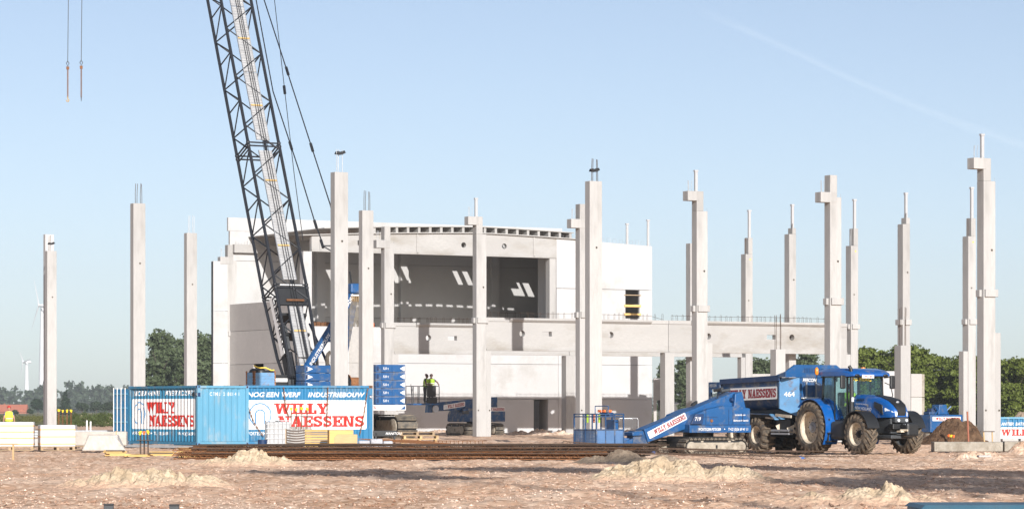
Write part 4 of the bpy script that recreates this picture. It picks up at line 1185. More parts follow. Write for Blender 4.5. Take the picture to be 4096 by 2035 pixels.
build_pallet(t, 2.0, .9); MB().box(-.98, 1.12, -.44, .46, .152, .72).build('wrapped_block', 'film_dusty', t, bevel=.05)
MB().box(.70, .73, -.452, .47, .152, .728).build('strap', 'strap_orange', t)
p = at(410, 105); t = thing('covered_stack', 'low stack under clear plastic sheet before the wrapped pallet', 'stack', (p.x, p.y, 0), R(2))
MB().box(-.5, .6, -.2, .3, .0, .62).build('stack', 'concrete_grey', t, bevel=.04)
MB().hexa([(-.78,-.3,0),(.95,-.3,0),(.8,.36,0),(-.7,.36,0),(-.52,-.22,.635),(.45,-.22,.635),(.62,.33,.60),(-.5,.33,.635)]).build('sheet', 'film_dusty', t, bevel=.06)
p = at(200, 92); t = thing('pipe_stack', 'stack of grey pipes lying behind the white packs', 'pipes', (p.x, p.y, 0), R(8))
for i in range(11):
    MB().cyl((-1.2, .12*(i % 4), .09+.11*(i//4)*1.0), (3.1+rnd.uniform(-.3,.3), .12*(i % 4), .09+.11*(i//4)), .055, n=10).build('pipe', 'pvc_pipe', t, True)
MB().box(-.9, -.8, -.1, .5, 0, .04).box(2.0, 2.1, -.1, .5, 0, .04).build('bearer', 'wood', t)
t.location.z = .32; MB().box(-1.2, 2.8, -.05, .45, -.32, -.002).build('support', 'concrete_grey', t)
for x, y0, lb in ((347, 1680, 'left white plastic pipe standing behind the wrapped pallet'), (362, 1684, 'right white plastic pipe standing behind the wrapped pallet')):
    p = at(x, 96); MB_ = MB().tube([(0,0,-.1),(0,0,.6),(.005,0,CH+(YH-y0)/96)], .036, 10).build('standing_pipe', 'white_paint', None, True, loc=(p.x, p.y, 0)); tag(MB_, lb, 'pipe', 'white pipes standing upright')
def starters(label, x, s, n, h, spread, cap, plate=None, rz=0.0, lean=.02, z0=0.0):
    p = at(x, s); t = thing('starter_bars', label, 'rebar', (p.x, p.y, z0), rz, 'capped starter bars')
    for i in range(n):
        bx = spread*((i % (n//2))/(n//2-1) - .5); by = .25*(i//(n//2)); hh = h*rnd.uniform(.94,1.05); dx = rnd.uniform(-lean, lean)
        b = MB().tube([(bx,by,-.1),(bx+dx*.5,by,hh*.5),(bx+dx,by,hh)], .013, 6).build('rebar', 'rebar_dark' if s > 100 else 'rust', t)
        MB().lathe([(hh-.05,.022),(hh-.05,.034),(hh+.015,.034),(hh+.015,.052),(hh+.05,.052),(hh+.055,.001)], 'z', 10, (bx+dx,by,0)).build('safety_cap', cap[i % len(cap)], b, True)
    if plate: MB().box(-spread*plate[0], spread*plate[0], -.12, .42, plate[1], plate[1]+.022).build('template_board', 'plywood_dark', t)
    return t
starters('yellow capped starter bars beside the leftmost column', 258, 88, 8, .66, .58, ['yellow_cap'], None, z0=.88)
p = at(258, 87); t = thing('foundation_block', 'hidden concrete footing carrying the starter bars by the leftmost column', 'footing', (p.x, p.y, 0), 0.0)
MB().box(-.5, .5, -.1, .6, -.1, .87).build('block', 'concrete_grey', t, bevel=.03)
starters('capped starter bars with template before the dark blue container', 576, 117, 6, .80, .26, ['yellow_cap', 'orange_cap', 'yellow_cap'], (.95, .52))
starters('yellow capped starter bars with tilted board before the white sign', 1195, 97, 8, .72, .66, ['yellow_cap'], (.78, .42), z0=.88)
p = at(1195, 96.5); t = thing('foundation_block', 'concrete footing hidden behind the formwork stack', 'footing', (p.x, p.y, 0), 0.0)
MB().box(-.5, .5, -.15, .5, -.1, .87).build('block', 'concrete_grey', t, bevel=.03)
starters('orange capped starter bars at the foot of the brown soil heap', 3806, 93, 6, .46, .22, ['orange_cap', 'yellow_cap', 'orange_cap'], (1.5, .18))
p = at(53, 127); t = thing('batter_board', 'wooden stake with cross board at the left edge', 'stake', (p.x, p.y, 0), .1)
MB().box(-.03, .03, -.03, .03, -.1, .5).build('stake', 'wood', t); MB().box(-.55, .14, -.055, -.032, .47, .515).build('board', 'wood', t)
def planks(label, x, s, w, rows, cols, mt='wood_yellow', rz=.05, th=.032, bw=.14, z0=0.0, over=.12):
    p = at(x, s); t = thing('plank_stack', label, 'planks', (p.x, p.y, z0), rz, 'stacks of formwork boards')
    for r_ in range(rows):
        for c in range(cols):
            o = rnd.uniform(-over, over)
            MB().box(-w/2+o, w/2+o+rnd.uniform(-.05,.05), c*bw, c*bw+bw-.01, r_*(th+.008)+.02, r_*(th+.008)+th+.02).build('plank', mt if rnd.random() < .85 else 'plywood_dark', t)
    return t
planks('small plank stack left of the capped starter bars', 465, 119, .66, 5, 3)
planks('thin pair of planks beside the small plank stack', 545, 121, .62, 2, 3)
planks('low plank stack right of the capped starter bars', 648, 119, .78, 4, 3, rz=-.04)
planks('ragged plank stack at the left end of the rebar pile', 760, 122, .55, 8, 3, over=.22, rz=.12)
planks('loose planks leaning at the foot of the pale container end', 935, 107, .95, 3, 2, 'pallet_wood', rz=-.15, z0=.12)
p = at(905, 108); t = thing('sack_pile', 'two pale sacks below the planks by the container end', 'sacks', (p.x, p.y, 0), 0)
MB().ball((0,0,.08), .30, .2, .10).build('sack', 'film_dusty', t, True); MB().ball((.5,.05,.07), .28, .2, .09).build('sack', 'film_dusty', t, True)
# IBC tank in its cage
p = at(1112, 99); t = thing('ibc_tank', 'white plastic liquid tank in a wire cage before the signed container', 'tank', (p.x, p.y, 0), R(6))
build_pallet(t, 1.0, 1.2, 'plastic_grey')
MB().box(-.47, .47, -.57, .57, .16, 1.10).build('bottle', 'ibc_white', t, bevel=.06)
MB().lathe([(1.10,.11),(1.15,.11),(1.15,.001)], 'z', 14, (0,0,0)).build('lid', 'black_paint', t)
for z in (.22, .42, .62, .82, 1.00, 1.14): MB().tube([(-.5,-.6,z),(.5,-.6,z),(.5,.6,z),(-.5,.6,z),(-.5,-.6,z)], .010, 6).build('cage_ring', 'galvanised', t)
for i in range(7): MB().cyl((-.5+i/6,-.605,.16),(-.5+i/6,-.605,1.14), .010, n=6).build('cage_bar', 'galvanised', t)
for i in range(7): MB().cyl((-.505,-.6+1.2*i/6,.16),(-.505,-.6+1.2*i/6,1.14), .010, n=6).build('cage_bar', 'galvanised', t)
p = at(1050, 101); o = MB().lathe([(0,.15),(0,.17),(.36,.19),(.36,.20),(.39,.20),(.39,.001)], 'z', 18).build('navy_tub', 'blue_dark', None, True, loc=(p.x, p.y, 0)); tag(o, 'dark navy tub between the pale container and the liquid tank', 'tub')
# formwork sheets: sagging dark stack, yellow stack, timber crates
p = at(1182, 103); t = thing('formwork_stack', 'stack of sagging dark formwork sheets beside the liquid tank', 'formwork', (p.x, p.y, 0), R(3))
for i in range(8):
    z = .08 + i*.098; q = MB()
    for k in range(8):
        x0, x1 = -.38+k*.098, -.38+(k+1)*.098; s0, s1 = -.05*math.sin(math.pi*k/8), -.05*math.sin(math.pi*(k+1)/8)
        q.hexa([(x0,-.5,z+s0),(x1,-.5,z+s1),(x1,.5,z+s1),(x0,.5,z+s0),(x0,-.5,z+s0+.05),(x1,-.5,z+s1+.05),(x1,.5,z+s1+.05),(x0,.5,z+s0+.05)])
    q.build('sheet', 'plywood_dark', t)
for x in (-.38, .37): MB().box(x, x+.03, -.52, .5, 0, .83).build('end_batten', 'wood', t)
p = at(1268, 103); t = thing('formwork_stack', 'stack of yellow timber formwork panels right of the sagging sheets', 'formwork', (p.x, p.y, 0), R(3))
for i in range(8): MB().box(-.46+rnd.uniform(-.01,.01), .46+rnd.uniform(-.02,.02), -.5, .5, 0.02+i*.1, .02+i*.1+.08).build('panel', 'wood_yellow' if i % 3 else 'wood', t, bevel=.006)
p = at(1350, 105); t = thing('plywood_crate', 'plain plywood crate beside the yellow formwork stack', 'crate', (p.x, p.y, 0), R(8))
MB().box(-.32, .60, -.1, .8, .06, .80).build('box', 'wood_yellow', t, bevel=.01); MB().box(-.32, .6, -.08, .78, 0, .06).build('base', 'pallet_wood', t)
p = at(1382, 108); t = thing('plywood_crate', 'front plywood crate with slanted left corner', 'crate', (p.x, p.y, 0), R(3))
MB().prism([(-.42,.05),(.44,.05),(.44,.66),(-.30,.66),(-.42,.54)], 'y', -.1, .5).build('box', 'wood', t, bevel=.01); MB().box(-.4, .42, -.08, .48, 0, .05).build('base', 'pallet_wood', t)
p = at(1500, 106); t = thing('wrapped_goods', 'grey film wrapped goods left of the pallet stack', 'goods', (p.x, p.y, 0), R(5))
for x0, x1, h in ((-.62,-.2,.42), (-.18,.28,.48), (.3,.66,.40)): MB().box(x0, x1, -.3, .3, .05, h).build('wrapped_block', 'film_grey', t, bevel=.05)
MB().box(-.65, .68, -.3, .3, 0, .05).build('base', 'pallet_wood', t)
gp = 'euro pallets in the stack right of the crane track'
for i, lb in enumerate(('lowest pallet in the stack right of the crane track', 'second pallet from the ground right of the crane track', 'third pallet from the ground right of the crane track', 'topmost weathered pallet of the stack right of the crane track')):
    p = at(1672 + (-8 if i == 3 else 4*i), 93); pallet('euro_pallet', lb, (p.x, p.y, i*.152 + .02), R(5 + i*2), gp, 1.5, .8, 'wood' if i in (0, 1, 2) else 'pallet_wood')
p = at(1540, 95); t = thing('fork_carriage', 'black fork carriage with white lettering before the crane track', 'machine part', (p.x, p.y, 0), R(4))
MB().box(-.5, .5, 0, .12, .45, .70).build('carriage', 'steel_black', t, bevel=.02)
for x in (-.42, .36): MB().prism([(0,.0),(.12,.0),(.12,.6),(.0,.6)], 'x', x, x+.08).build('fork', 'steel_black', t)
pl, w = font_polys('MANITOU', .10, .012, .2); print_on('lettering', shift(pl, .02, .53), 'white_paint', t, (0,0,0), (1,0,0), (0,0,1), step=0)

# ---------------------------------------------------------------- rebar: girder pile, cages, loose bars
def girder_mesh(L, seed):
    r = random.Random(seed); q = MB(); h, w = .17, .11
    for (y, z) in ((-w/2, 0), (w/2, 0), (0, h)):
        q.tube([(L*i/6, y + r.uniform(-.012,.012), z + r.uniform(-.012,.012)) for i in range(7)], .013 if z == 0 else .016, 5)
    n = int(L/.19)
    for side in (-1, 1):
        pts = []
        for i in range(n+1): pts.append((i*.19*.999, (side*w/2 if i % 2 == 0 else 0), (0 if i % 2 == 0 else h)))
        q.tube(pts, .0065, 4)
    return q
gms = [(girder_mesh(14.6, 1).mesh('lattice_girder', 'rust')), (girder_mesh(14.6, 2).mesh('lattice_girder', 'rebar_dark')), (girder_mesh(13.4, 3).mesh('lattice_girder', 'rust'))]
LG = 'rusty lattice rebar girder lying in the long pile across the site'
LAY = ['bottom', 'second', 'third', 'top']; ROW = ['front', 'second', 'third', 'fourth', 'fifth', 'rearmost']
p0_ = at(735, 126)
k = 0
for lay in range(4):
    for c in range(6):
        o = bpy.data.objects.new('lattice_girder', gms[(lay*2 + c) % 3 if lay < 3 else 1]); C.objects.link(o)
        o.location = (p0_.x + rnd.uniform(-.35,.5) + (.6 if lay > 2 else 0), p0_.y + c*.16 - .45 + rnd.uniform(-.03,.03), .01 + lay*.092 + (.02 if c % 2 else 0))
        o.rotation_euler = (R(rnd.uniform(-8,8)) + (math.pi if (lay + c) % 3 == 1 else 0), 0, R(rnd.uniform(-.25,.25)))
        if (lay + c) % 3 == 1: o.location.z += .14
        tag(o, LAY[lay] + ' layer lattice rebar girder of the long pile, ' + ROW[c] + ' in its layer', 'rebar girder', 'lattice girders in the long pile', 'thing'); k += 1
gm4 = girder_mesh(7.5, 7).mesh('lattice_girder', 'rebar_dark')
for i, (x, s, rz, ry, lb) in enumerate(((2250, 124, -2.0, 1.4, 'dark girder sticking out to the right beneath the basket arm'), (2330, 120, -4.5, .7, 'upper girder running from the pile to the lift tracks'), (2560, 116, -7.0, .2, 'thin girder end lying on the ground before the tractor'))):
    p = at(x, s); o = bpy.data.objects.new('lattice_girder', gm4); C.objects.link(o); o.location = (p.x, p.y, .38 - i*.16); o.rotation_euler = (0, R(ry + (2.2 if i == 0 else 1.0 if i == 1 else .5)), R(rz)); tag(o, lb, 'rebar girder', 'girder ends right of the pile', 'thing')
    for j in (.12, 7.3): pass
def cage(label, x, s, L, h, w, rz, tilt=0.0, step=.16, m='rust'):
    p = at(x, s); t = thing('rebar_cage', label, 'rebar cage', (p.x, p.y, 0), rz, 'tied rebar cages')
    for (y, z) in ((0,.04),(w,.04),(0,h),(w,h),(w/2,h),(0,h/2)):
        MB().tube([(L*i/4, y, z + tilt*(1-i/4) + rnd.uniform(-.01,.01)) for i in range(5)], .012, 5).build('bar', m, t)
    n = int(L/step); q = MB().tube([(0,0,.03),(0,0,h+.01),(0,w,h+.01),(0,w,.03)], .008, 4).mesh('stirrup', m)
    for i in range(n+1):
        o = bpy.data.objects.new('stirrup', q); C.objects.link(o); o.parent = t; o.location = (i*step, 0, tilt*(1-i*step/L)); o.rotation_euler = (0, rnd.uniform(-.06,.06), 0)
    return t
cage('long flat rebar cage behind the pile, right end with bent stirrups', 1690, 101, 2.55, .34, .5, R(3))
cage('slanted rebar cage leaning over the wrapped goods', 1440, 104, 3.6, .14, .4, R(3), .22, .3)
for i in range(7):
    p = at(1430 + i*14, 105 - i*.4); o = MB().tube([(0,0,.42-i*.02),(2.2,.05,.36-i*.03),(4.6+i*.15,.1,.12-i*.006)], .012, 5).build('rebar', 'rust', None, loc=(p.x, p.y, .05)); tag(o, ['leftmost', 'second', 'third', 'fourth', 'fifth', 'sixth', 'rightmost'][i] + ' loose rusty bar sloping down across the rebar cages', 'rebar', 'loose bars over the cages', 'thing')
for i, (x, y, s) in enumerate(((2485, 1787, 122), (2604, 1803, 120), (2615, 1808, 120), (3210, 1837, 125))):
    p = at(x, s); o = MB().box(-.04, .05, -.02, .02, 0, .06).tube([(-.04,0,.03),(-.10,0,.08),(.1,0,.02)], .008, 5).build('blue_tag', 'blue_tractor', None, loc=(p.x, p.y, max(.0, CH + (YH-y)/s - .03))); tag(o, ['blue tag on the dark girder below the basket arm', 'left one of two blue tags by the lift track', 'right one of two blue tags by the lift track', 'blue tag at the tip of the thin girder'][i], 'tag', 'blue marking tags', 'thing')

# ---------------------------------------------------------------- crawler crane
# crane frame: x across (site a), y forward (site b, away from the camera), origin under the slewing centre
CR = at(1345, 70)
def cr(x, y, z): return Vector((x, y, z))
crane = thing('crawler_crane', 'big crawler crane with dark lattice boom and blue counterweights', 'crane', (CR.x, CR.y, 0))
def to_cr(x, y, s):      # photo pixel at scale s -> crane frame
    p = at(x, s, y); dx, dy = p.x - CR.x, p.y - CR.y
    return Vector((dx*CA + dy*SA, -dx*SA + dy*CA, p.z))
# undercarriage: two crawler tracks
def track(parent, x0, x1, y0, y1, h, pads=True, axis='y', pad_m='track_steel', side_m='track_dust', n_pad=22):
    w, L, r = x1-x0, y1-y0, h/2
    t = MB(); prof = []
    for k in range(9): a = R(90 + 180*k/8); prof.append((y0 + r + (r-.05)*math.cos(a), r + (r-.05)*math.sin(a)))
    for k in range(9): a = R(-90 + 180*k/8); prof.append((y1 - r + (r-.05)*math.cos(a), r + (r-.05)*math.sin(a)))
    def PR(m, c0, c1, pr, nm, mt, par): 
        q = MB(); q.prism(pr if axis == 'y' else pr, 'x' if axis == 'y' else 'y', c0, c1); return q.build(nm, mt, par)
    belt = PR(t, x0+.03, x1-.03, prof, 'track_belt', 'steel_black', parent)
    per = 2*(L - 2*r) + 2*math.pi*r
    pw = per/n_pad*.80
    pm = MB().box(-w/2, w/2, -pw/2, pw/2, -.02, .035).box(-w/2, w/2, -pw*.15, pw*.15, .034, .062).mesh('track_pad', pad_m) if axis == 'y' else MB().box(-pw/2, pw/2, -w/2, w/2, -.02, .035).box(-pw*.15, pw*.15, -w/2, w/2, .034, .062).mesh('track_pad', pad_m)
    for i in range(n_pad):
        d = per*i/n_pad
        if d < L-2*r: y, z, a = y0+r+d, h, 0
        elif d < L-2*r+math.pi*r: b = (d-(L-2*r))/r; y, z, a = y1-r+r*math.sin(b), r+r*math.cos(b), -b
        elif d < 2*(L-2*r)+math.pi*r: y, z, a = y1-r-(d-(L-2*r)-math.pi*r), 0, math.pi
        else: b = (d-2*(L-2*r)-math.pi*r)/r; y, z, a = y0+r-r*math.sin(b), r-r*math.cos(b), math.pi-b
        o = bpy.data.objects.new('track_pad', pm); C.objects.link(o); o.parent = belt
        if axis == 'y': o.location = ((x0+x1)/2, y, z + (.062 if abs(a-math.pi) < .01 else 0)); o.rotation_euler = (a, 0, 0)
        else: o.location = (y, (x0+x1)/2, z + (.062 if abs(a-math.pi) < .01 else 0)); o.rotation_euler = (0, -a, 0)
    def bx(c0, c1, d0, d1, z0, z1, nm, mt):
        q = MB()
        if axis == 'y': q.box(c0, c1, d0, d1, z0, z1)
        else: q.box(d0, d1, c0, c1, z0, z1)
        return q.build(nm, mt, parent, bevel=.02)
    bx(x0-.015, x1+.015, y0+r*.9, y1-r*.9, h*.22, h*.80, 'track_frame', side_m)
    m_ = (y0+y1)/2
    bx(x0-.022, x0-.016, m_-.04, m_+.04, h*.38, h*.62, 'frame_hole', 'black_paint')
    for k in (-.22, .22): bx(x0+.02, x0+.14, m_+L*k-.06, m_+L*k+.06, h*.80, h*.92, 'top_roller', side_m)
    for y in (y0+r, y1-r):
        q = MB(); q.lathe([(x0-.05,.001),(x0-.05,r*.55),(x0-.02,r*.72),(x1+.02,r*.72),(x1+.05,r*.55),(x1+.05,.001)], 'x', 20)
        if axis == 'y': q.v = [(a, b+y, c+r) for a, b, c in q.v]
        else: q.v = [(b+y, a, c+r) for a, b, c in q.v]
        q.build('idler', side_m, parent, True)
    return belt
for x0 in (-3.1, 1.75): track(crane, x0, x0+1.25, -4.3, 3.9, 1.25, n_pad=40)
MB().box(-1.9, 1.9, -1.6, 1.6, .6, 1.35).lathe([(1.3,1.25),(1.62,1.25)], 'z', 24).build('carbody', 'steel_dark', crane, bevel=.03)
MB().box(-1.6, 1.6, -4.3, 3.2, 1.62, 2.3).build('upper_frame', 'blue_dark', crane, bevel=.03)
# counterweight slabs, stacked left and right of the winches
def slabs(x0, x1, y0, y1, z0, n, hh, side):
    for i in range(n):
        z = z0 + i*hh
        s = MB().box(x0, x1, y0, y1, z+.012, z+hh-.012).build('counterweight', 'blue', crane, bevel=.025)
        if side > 0: print_on('arrow_mark', [[(x1-.34, z+hh*.5), (x1-.05, z+.08), (x1-.05, z+hh-.08)]], 'white_paint', s, (0, y0, 0), (1,0,0), (0,0,1), step=0)
        else: print_on('arrow_mark', [[(x0+.10, z+.07), (x0+.50, z+hh*.5), (x0+.10, z+hh-.07)]], 'white_paint', s, (0, y0, 0), (1,0,0), (0,0,1), step=0)
        if side > 0:
            pl, w = font_polys('5,0 t', .13, .014)
            print_on('lettering', shift(pl, x0+.45, z+hh*.5-.06), 'white_paint', s, (0, y0, 0), (1,0,0), (0,0,1), step=0)
            [MB().box(x0+q_, x0+q_+.03, y0-.03, y0-.001, z+.03, z+hh-.03).build('rib', 'blue', s) for q_ in (.36, 1.0)]
        MB().box(x0+.05, x0+.16, y0-.05, y0-.001, z+.12, z+hh-.1).build('lug', 'blue_dark', s)
rc = to_cr(1500, 1640, 72.5); 
xr, yr = rc.x, rc.y
slabs(xr+.05, xr+1.88, yr, yr+1.2, 1.86, 5, .445, 1)
lc = to_cr(1213, 1640, 71.5)
slabs(lc.x+.1, lc.x+2.1, lc.y, lc.y+1.2, 1.86, 5, .445, -1)
MB().box(lc.x, xr+1.9, yr-.05, yr+1.25, 1.55, 1.85).build('counterweight_base', 'white_paint', crane, bevel=.02)
pl, w = slab_polys('NAESSENS', .17, .05, 1.0); print_on('lettering', shift(pl, xr - w + .02, 1.62), 'red_paint', crane, (0, yr-.05, 0), (1,0,0), (0,0,1))
print_on('lettering', [[(xr+1.55,1.60),(xr+1.85,1.60),(xr+1.85,1.82)]], 'blue', crane, (0, yr-.05, 0), (1,0,0), (0,0,1), step=0)
# winch drums with rope, ladder rail, exhaust stack, cabin side
wd = to_cr(1412, 1510, 70)
q = MB(); q.lathe([(wd.x-.35,.5),(wd.x-.30,.5),(wd.x-.30,.34),(wd.x+.55,.34),(wd.x+.55,.5),(wd.x+.60,.5),(wd.x+.60,.001)], 'x', 22); q.v = [(a, b+wd.y, c+3.1) for a, b, c in q.v]
q.build('winch_drum', 'rust', crane, True)
MB().lathe([(0,.001),(0,.42),(.1,.42),(.1,.001)], 'x', 20, (wd.x-.5, wd.y-.2, 3.0)).build('winch_flange', 'steel_dark', crane, True)
e0 = to_cr(1309, 1540, 70); 
MB().tube([(e0.x,e0.y,2.3),(e0.x,e0.y,4.55),(e0.x+.05,e0.y,4.75),(e0.x+.2,e0.y,4.88)], .11, 12).build('exhaust_stack', 'rim', crane, True)
rl = to_cr(1152, 1540, 71)
for i in range(5): MB().cyl((rl.x+.27*i,rl.y,2.2),(rl.x+.27*i,rl.y,4.05), .025, n=6).build('rail_post', 'steel_dark', crane)
for z in (4.05, 3.5, 3.0): MB().cyl((rl.x-.02,rl.y,z),(rl.x+1.1,rl.y,z), .022, n=6).build('rail', 'steel_dark', crane)
MB().box(rl.x, rl.x+1.2, rl.y+.2, rl.y+1.6, 1.6, 3.3).build('power_pack', 'plastic_grey', crane, bevel=.04)
MB().box(rl.x-.9, rl.x+.05, rl.y+.1, rl.y+.9, 2.6, 3.55).build('battery_box', 'steel_black', crane, bevel=.02)
MB().box(rl.x-.92, rl.x+.05, rl.y+.05, rl.y+.098, 3.15, 3.35).build('reflector_board', 'white_paint', crane)
lm = MB().lathe([(0,.07),(.12,.07),(.14,.001)], 'z', 10, (rl.x-.75, rl.y+.2, 3.55)).build('beacon', 'amber', crane, True)
# boom: four chords, lacings, walkway; runs up, left and away from the camera
BH = .445                                             # forward lean per metre of height
foot = to_cr(1219, 1500, 70.2); foot.z = 2.4
bd = Vector((0, BH, 1)).normalized(); bs = Vector((1, 0, 0)); bt = bd.cross(bs).normalized()     # along, across, thickness
if bt.y > 0: bt = -bt                               # bt points back to the camera side
BW, BT = 1.98, 1.72
def bp(u, x, t): return foot + bd*u + bs*x + bt*t
boom = MB().tube([bp(0,-.30,0), bp(0,.30,0)], .16, 10).build('boom', 'steel_dark', crane)
U1, U2, U3 = 6.4, 15.6, 33.0
def half(u): return (.50 + .50*min(1, u/5.2))
for sx in (-1, 1):
    for st in (-1, 1):
        w0, t0 = BW/2*half(0)*1.25, BT/2*.35
        MB().tube([bp(0, sx*BW*.40, st*.22), bp(2.6, sx*BW*.47, st*BT*.40), bp(U1, sx*BW/2, st*BT/2), bp(U2, sx*BW/2, st*BT/2), bp(U3, sx*BW/2, st*BT/2)], .092, 8).build('chord', 'steel_dark', boom, True)
def cw(u): return BW*(.40 + (.10)*min(1, u/U1))
def ct(u): return (.22 + (BT/2-.22)*min(1, u/4.5))
du = 1.62
n = int((U3-.8)/du)
for st in (-1, 1):                                   # zigzags on the wide faces
    for i in range(n):
        u0, u1 = .8 + i*du, .8 + (i+1)*du; s0 = 1 if i % 2 else -1
        MB().cyl(bp(u0, s0*cw(u0), st*ct(u0)), bp(u1, -s0*cw(u1), st*ct(u1)), .043, n=6).build('lacing', 'steel_dark', boom)
for sx in (-1, 1):                                   # zigzags and struts on the narrow faces
    for i in range(n):
        u0, u1 = .8 + i*du, .8 + (i+1)*du; s0 = 1 if i % 2 else -1
        MB().cyl(bp(u0, sx*cw(u0), s0*ct(u0)), bp(u1, sx*cw(u1), -s0*ct(u1)), .040, n=6).build('lacing', 'steel_dark', boom)
        if i % 2: MB().cyl(bp(u0, sx*cw(u0), -ct(u0)), bp(u0, sx*cw(u0), ct(u0)), .042, n=6).build('strut', 'steel_dark', boom)
for u in (U1, U1+.2, U2, U2+.22):                    # section joints
    for a, b in (((-1,-1),(1,-1)), ((-1,1),(1,1)), ((-1,-1),(-1,1)), ((1,-1),(1,1))):
        MB().cyl(bp(u, a[0]*BW/2, a[1]*BT/2), bp(u, b[0]*BW/2, b[1]*BT/2), .05, n=6).build('strut', 'steel_dark', boom)
    for sx in (-1, 1):
        for st in (-1, 1): MB().ball(bp(u, sx*BW/2, st*BT/2), .13, .13, .13, 8, 6).build('joint_lug', 'steel_dark', boom, True)
def slab_on_boom(u0, u1, x0, x1, t, th, name, m, par=None):
    c = [bp(u0,x0,t), bp(u0,x1,t), bp(u0,x1,t-th), bp(u0,x0,t-th), bp(u1,x0,t), bp(u1,x1,t), bp(u1,x1,t-th), bp(u1,x0,t-th)]
    return MB().hexa(c).build(name, m, par or boom)
for u0, u1 in ((.9, 1.9), (2.0, 5.2), (6.9, 11.2), (11.25, 15.3), (16.0, 20.5), (20.55, 25.0), (25.05, 29.5), (29.55, 33.0)):
    wk = slab_on_boom(u0, u1, -.40, .40, BT/2+.02, .04, 'walkway', 'grating')
    for x in (-.42, .39): slab_on_boom(u0, u1, x, x+.03, BT/2+.06, .09, 'toe_board', 'galvanised', wk)
    slab_on_boom((u0+u1)/2, (u0+u1)/2+.08, -.36, .36, BT/2+.08, .05, 'roller', 'wood_yellow', wk)
slab_on_boom(U1-1.1, U1+.1, -BW/2+.1, BW/2-.1, BT/2-.02, .12, 'head_plate', 'steel_black')
slab_on_boom(U1+.12, U1+.18, -.7, .7, BT/2+.05, .1, 'head_strip', 'white_paint')
MB().cyl(bp(U1-.85,-.5,BT/2+.1), bp(U1-.85,.6,BT/2+.1), .07, n=10).build('guide_roller', 'rust', boom, True)
for x in (-.55, .15): MB().tube([bp(.3,x,.5), bp(2.0,x,.9), bp(5.2,x*.8,.9)], .06, 8).build('brace', 'steel_dark', boom)
MB().lathe([(0,.001),(0,.55),(.14,.55),(.14,.001)], 'x', 20, (foot.x+.1, foot.y-.5, foot.z+1.4)).build('drum_flange', 'steel_dark', boom, True)
for u0, u1, x0, x1, t_, th, m_ in ((.2, 3.4, -.86, -.74, .2, .5, 'steel_black'), (.2, 3.4, .74, .86, .2, .5, 'steel_black'), (.6, 2.6, -.70, -.42, .3, .5, 'steel_dark'), (.6, 4.6, .46, .74, .35, .45, 'steel_black'), (2.8, 4.4, -.72, -.44, .25, .4, 'plastic_grey'), (.0, .9, -.7, .7, .45, .7, 'steel_black'), (3.6, 3.75, -.85, .85, .4, .8, 'steel_black'), (4.8, 4.95, -.85, .85, .5, 1.0, 'steel_black')):
    slab_on_boom(u0, u1, x0, x1, t_, th, 'foot_plate', m_)
# name board on the left face of the foot section
nb = MB(); o0, o1 = bp(2.4, -BW*.52, ct(2.4)*.9), bp(6.0, -BW*.56, ct(5)*.6)
dv = (o1-o0).normalized(); wv = bt*.50; nv = dv.cross(wv).normalized()
nb.hexa([o0, o0 - wv, o0 - wv + Vector((.03,0,0)), o0 + Vector((.03,0,0)), o1, o1 - wv, o1 - wv + Vector((.03,0,0)), o1 + Vector((.03,0,0))])
nbo = nb.build('name_board', 'white_paint', boom)
pl, w = font_polys('LIEBHERR', .36, .035, 0, 1.12)
kx = 3.3/w
print_on('lettering', [[(x*kx, y) for x, y in p] for p in pl], 'black_paint', nbo, o1 - dv*.10 - wv*.16 + Vector((-.012,0,0)), -dv, wv, lift=.004, step=0)
# blue mast (A-frame) with lettering, its head and reeving
hd = to_cr(1412, 1152, 69.5)
m0 = to_cr(1228, 1470, 70.5)
mast = MB().bar(m0, hd - Vector((0,0,.3)), .28, .42).build('mast', 'blue', crane, bevel=.02)
m1 = to_cr(1318, 1500, 68.5); MB().bar(m1 + Vector((.9,.6,-.6)), hd + Vector((.25,.2,-.35)), .28, .36).build('mast_leg', 'blue', mast, bevel=.02)
a_, b_ = Vector(m0), Vector(hd - Vector((0,0,.3))); md = (b_-a_).normalized()
fn = Vector((-.02,-1,0)); ez_ = (md.cross(fn)); ez_ = ez_.normalized() if ez_.z > 0 else -ez_.normalized()
for tx, u0, h in (('INDUSTRIEBOUW', .15, .20), ('AGRO', 2.62, .20), ('ZWEMBADEN', 3.62, .20)):
    pl, w = font_polys(tx, h, .012)
    nn_ = md.cross(ez_); org = a_ + md*u0 - ez_*.09 + nn_*(.23 if nn_.y < 0 else -.23)
    print_on('lettering', pl, 'white_paint', mast, org, md, ez_, lift=.012, step=0)
hb = to_cr(1288, 1357, 70); MB().bar(hb, hb + Vector((1.2,.3,0)), .2, .28).build('mast_strut', 'blue', mast); MB().bar(hb + Vector((.1,-.12,.08)), hb + Vector((1.1,.2,.08)), .02, .12).build('strut_plate', 'white_paint', mast)
MB().box(hd.x-.30, hd.x+.42, hd.y-.35, hd.y+.35, hd.z-.32, hd.z+.26).build('mast_head', 'blue', mast, bevel=.10)
MB().box(hd.x-.32, hd.x+.45, hd.y-.4, hd.y-.36, hd.z-.46, hd.z-.38).build('head_bar', 'white_paint', mast)
for i in range(5):
    q = MB().lathe([(0,.10),(.02,.20),(.05,.20),(.07,.10)], 'x', 14, (hd.x-.25+i*.13, hd.y-.2, hd.z-.62)); q.build('sheave', 'wood', mast, True)
for i in range(12):
    MB().cyl((hd.x-.28+i*.062, hd.y-.2, hd.z-.6), (wd.x-.25+i*.075, wd.y, 3.3), .014, n=5).build('rope', 'track_dust', mast)
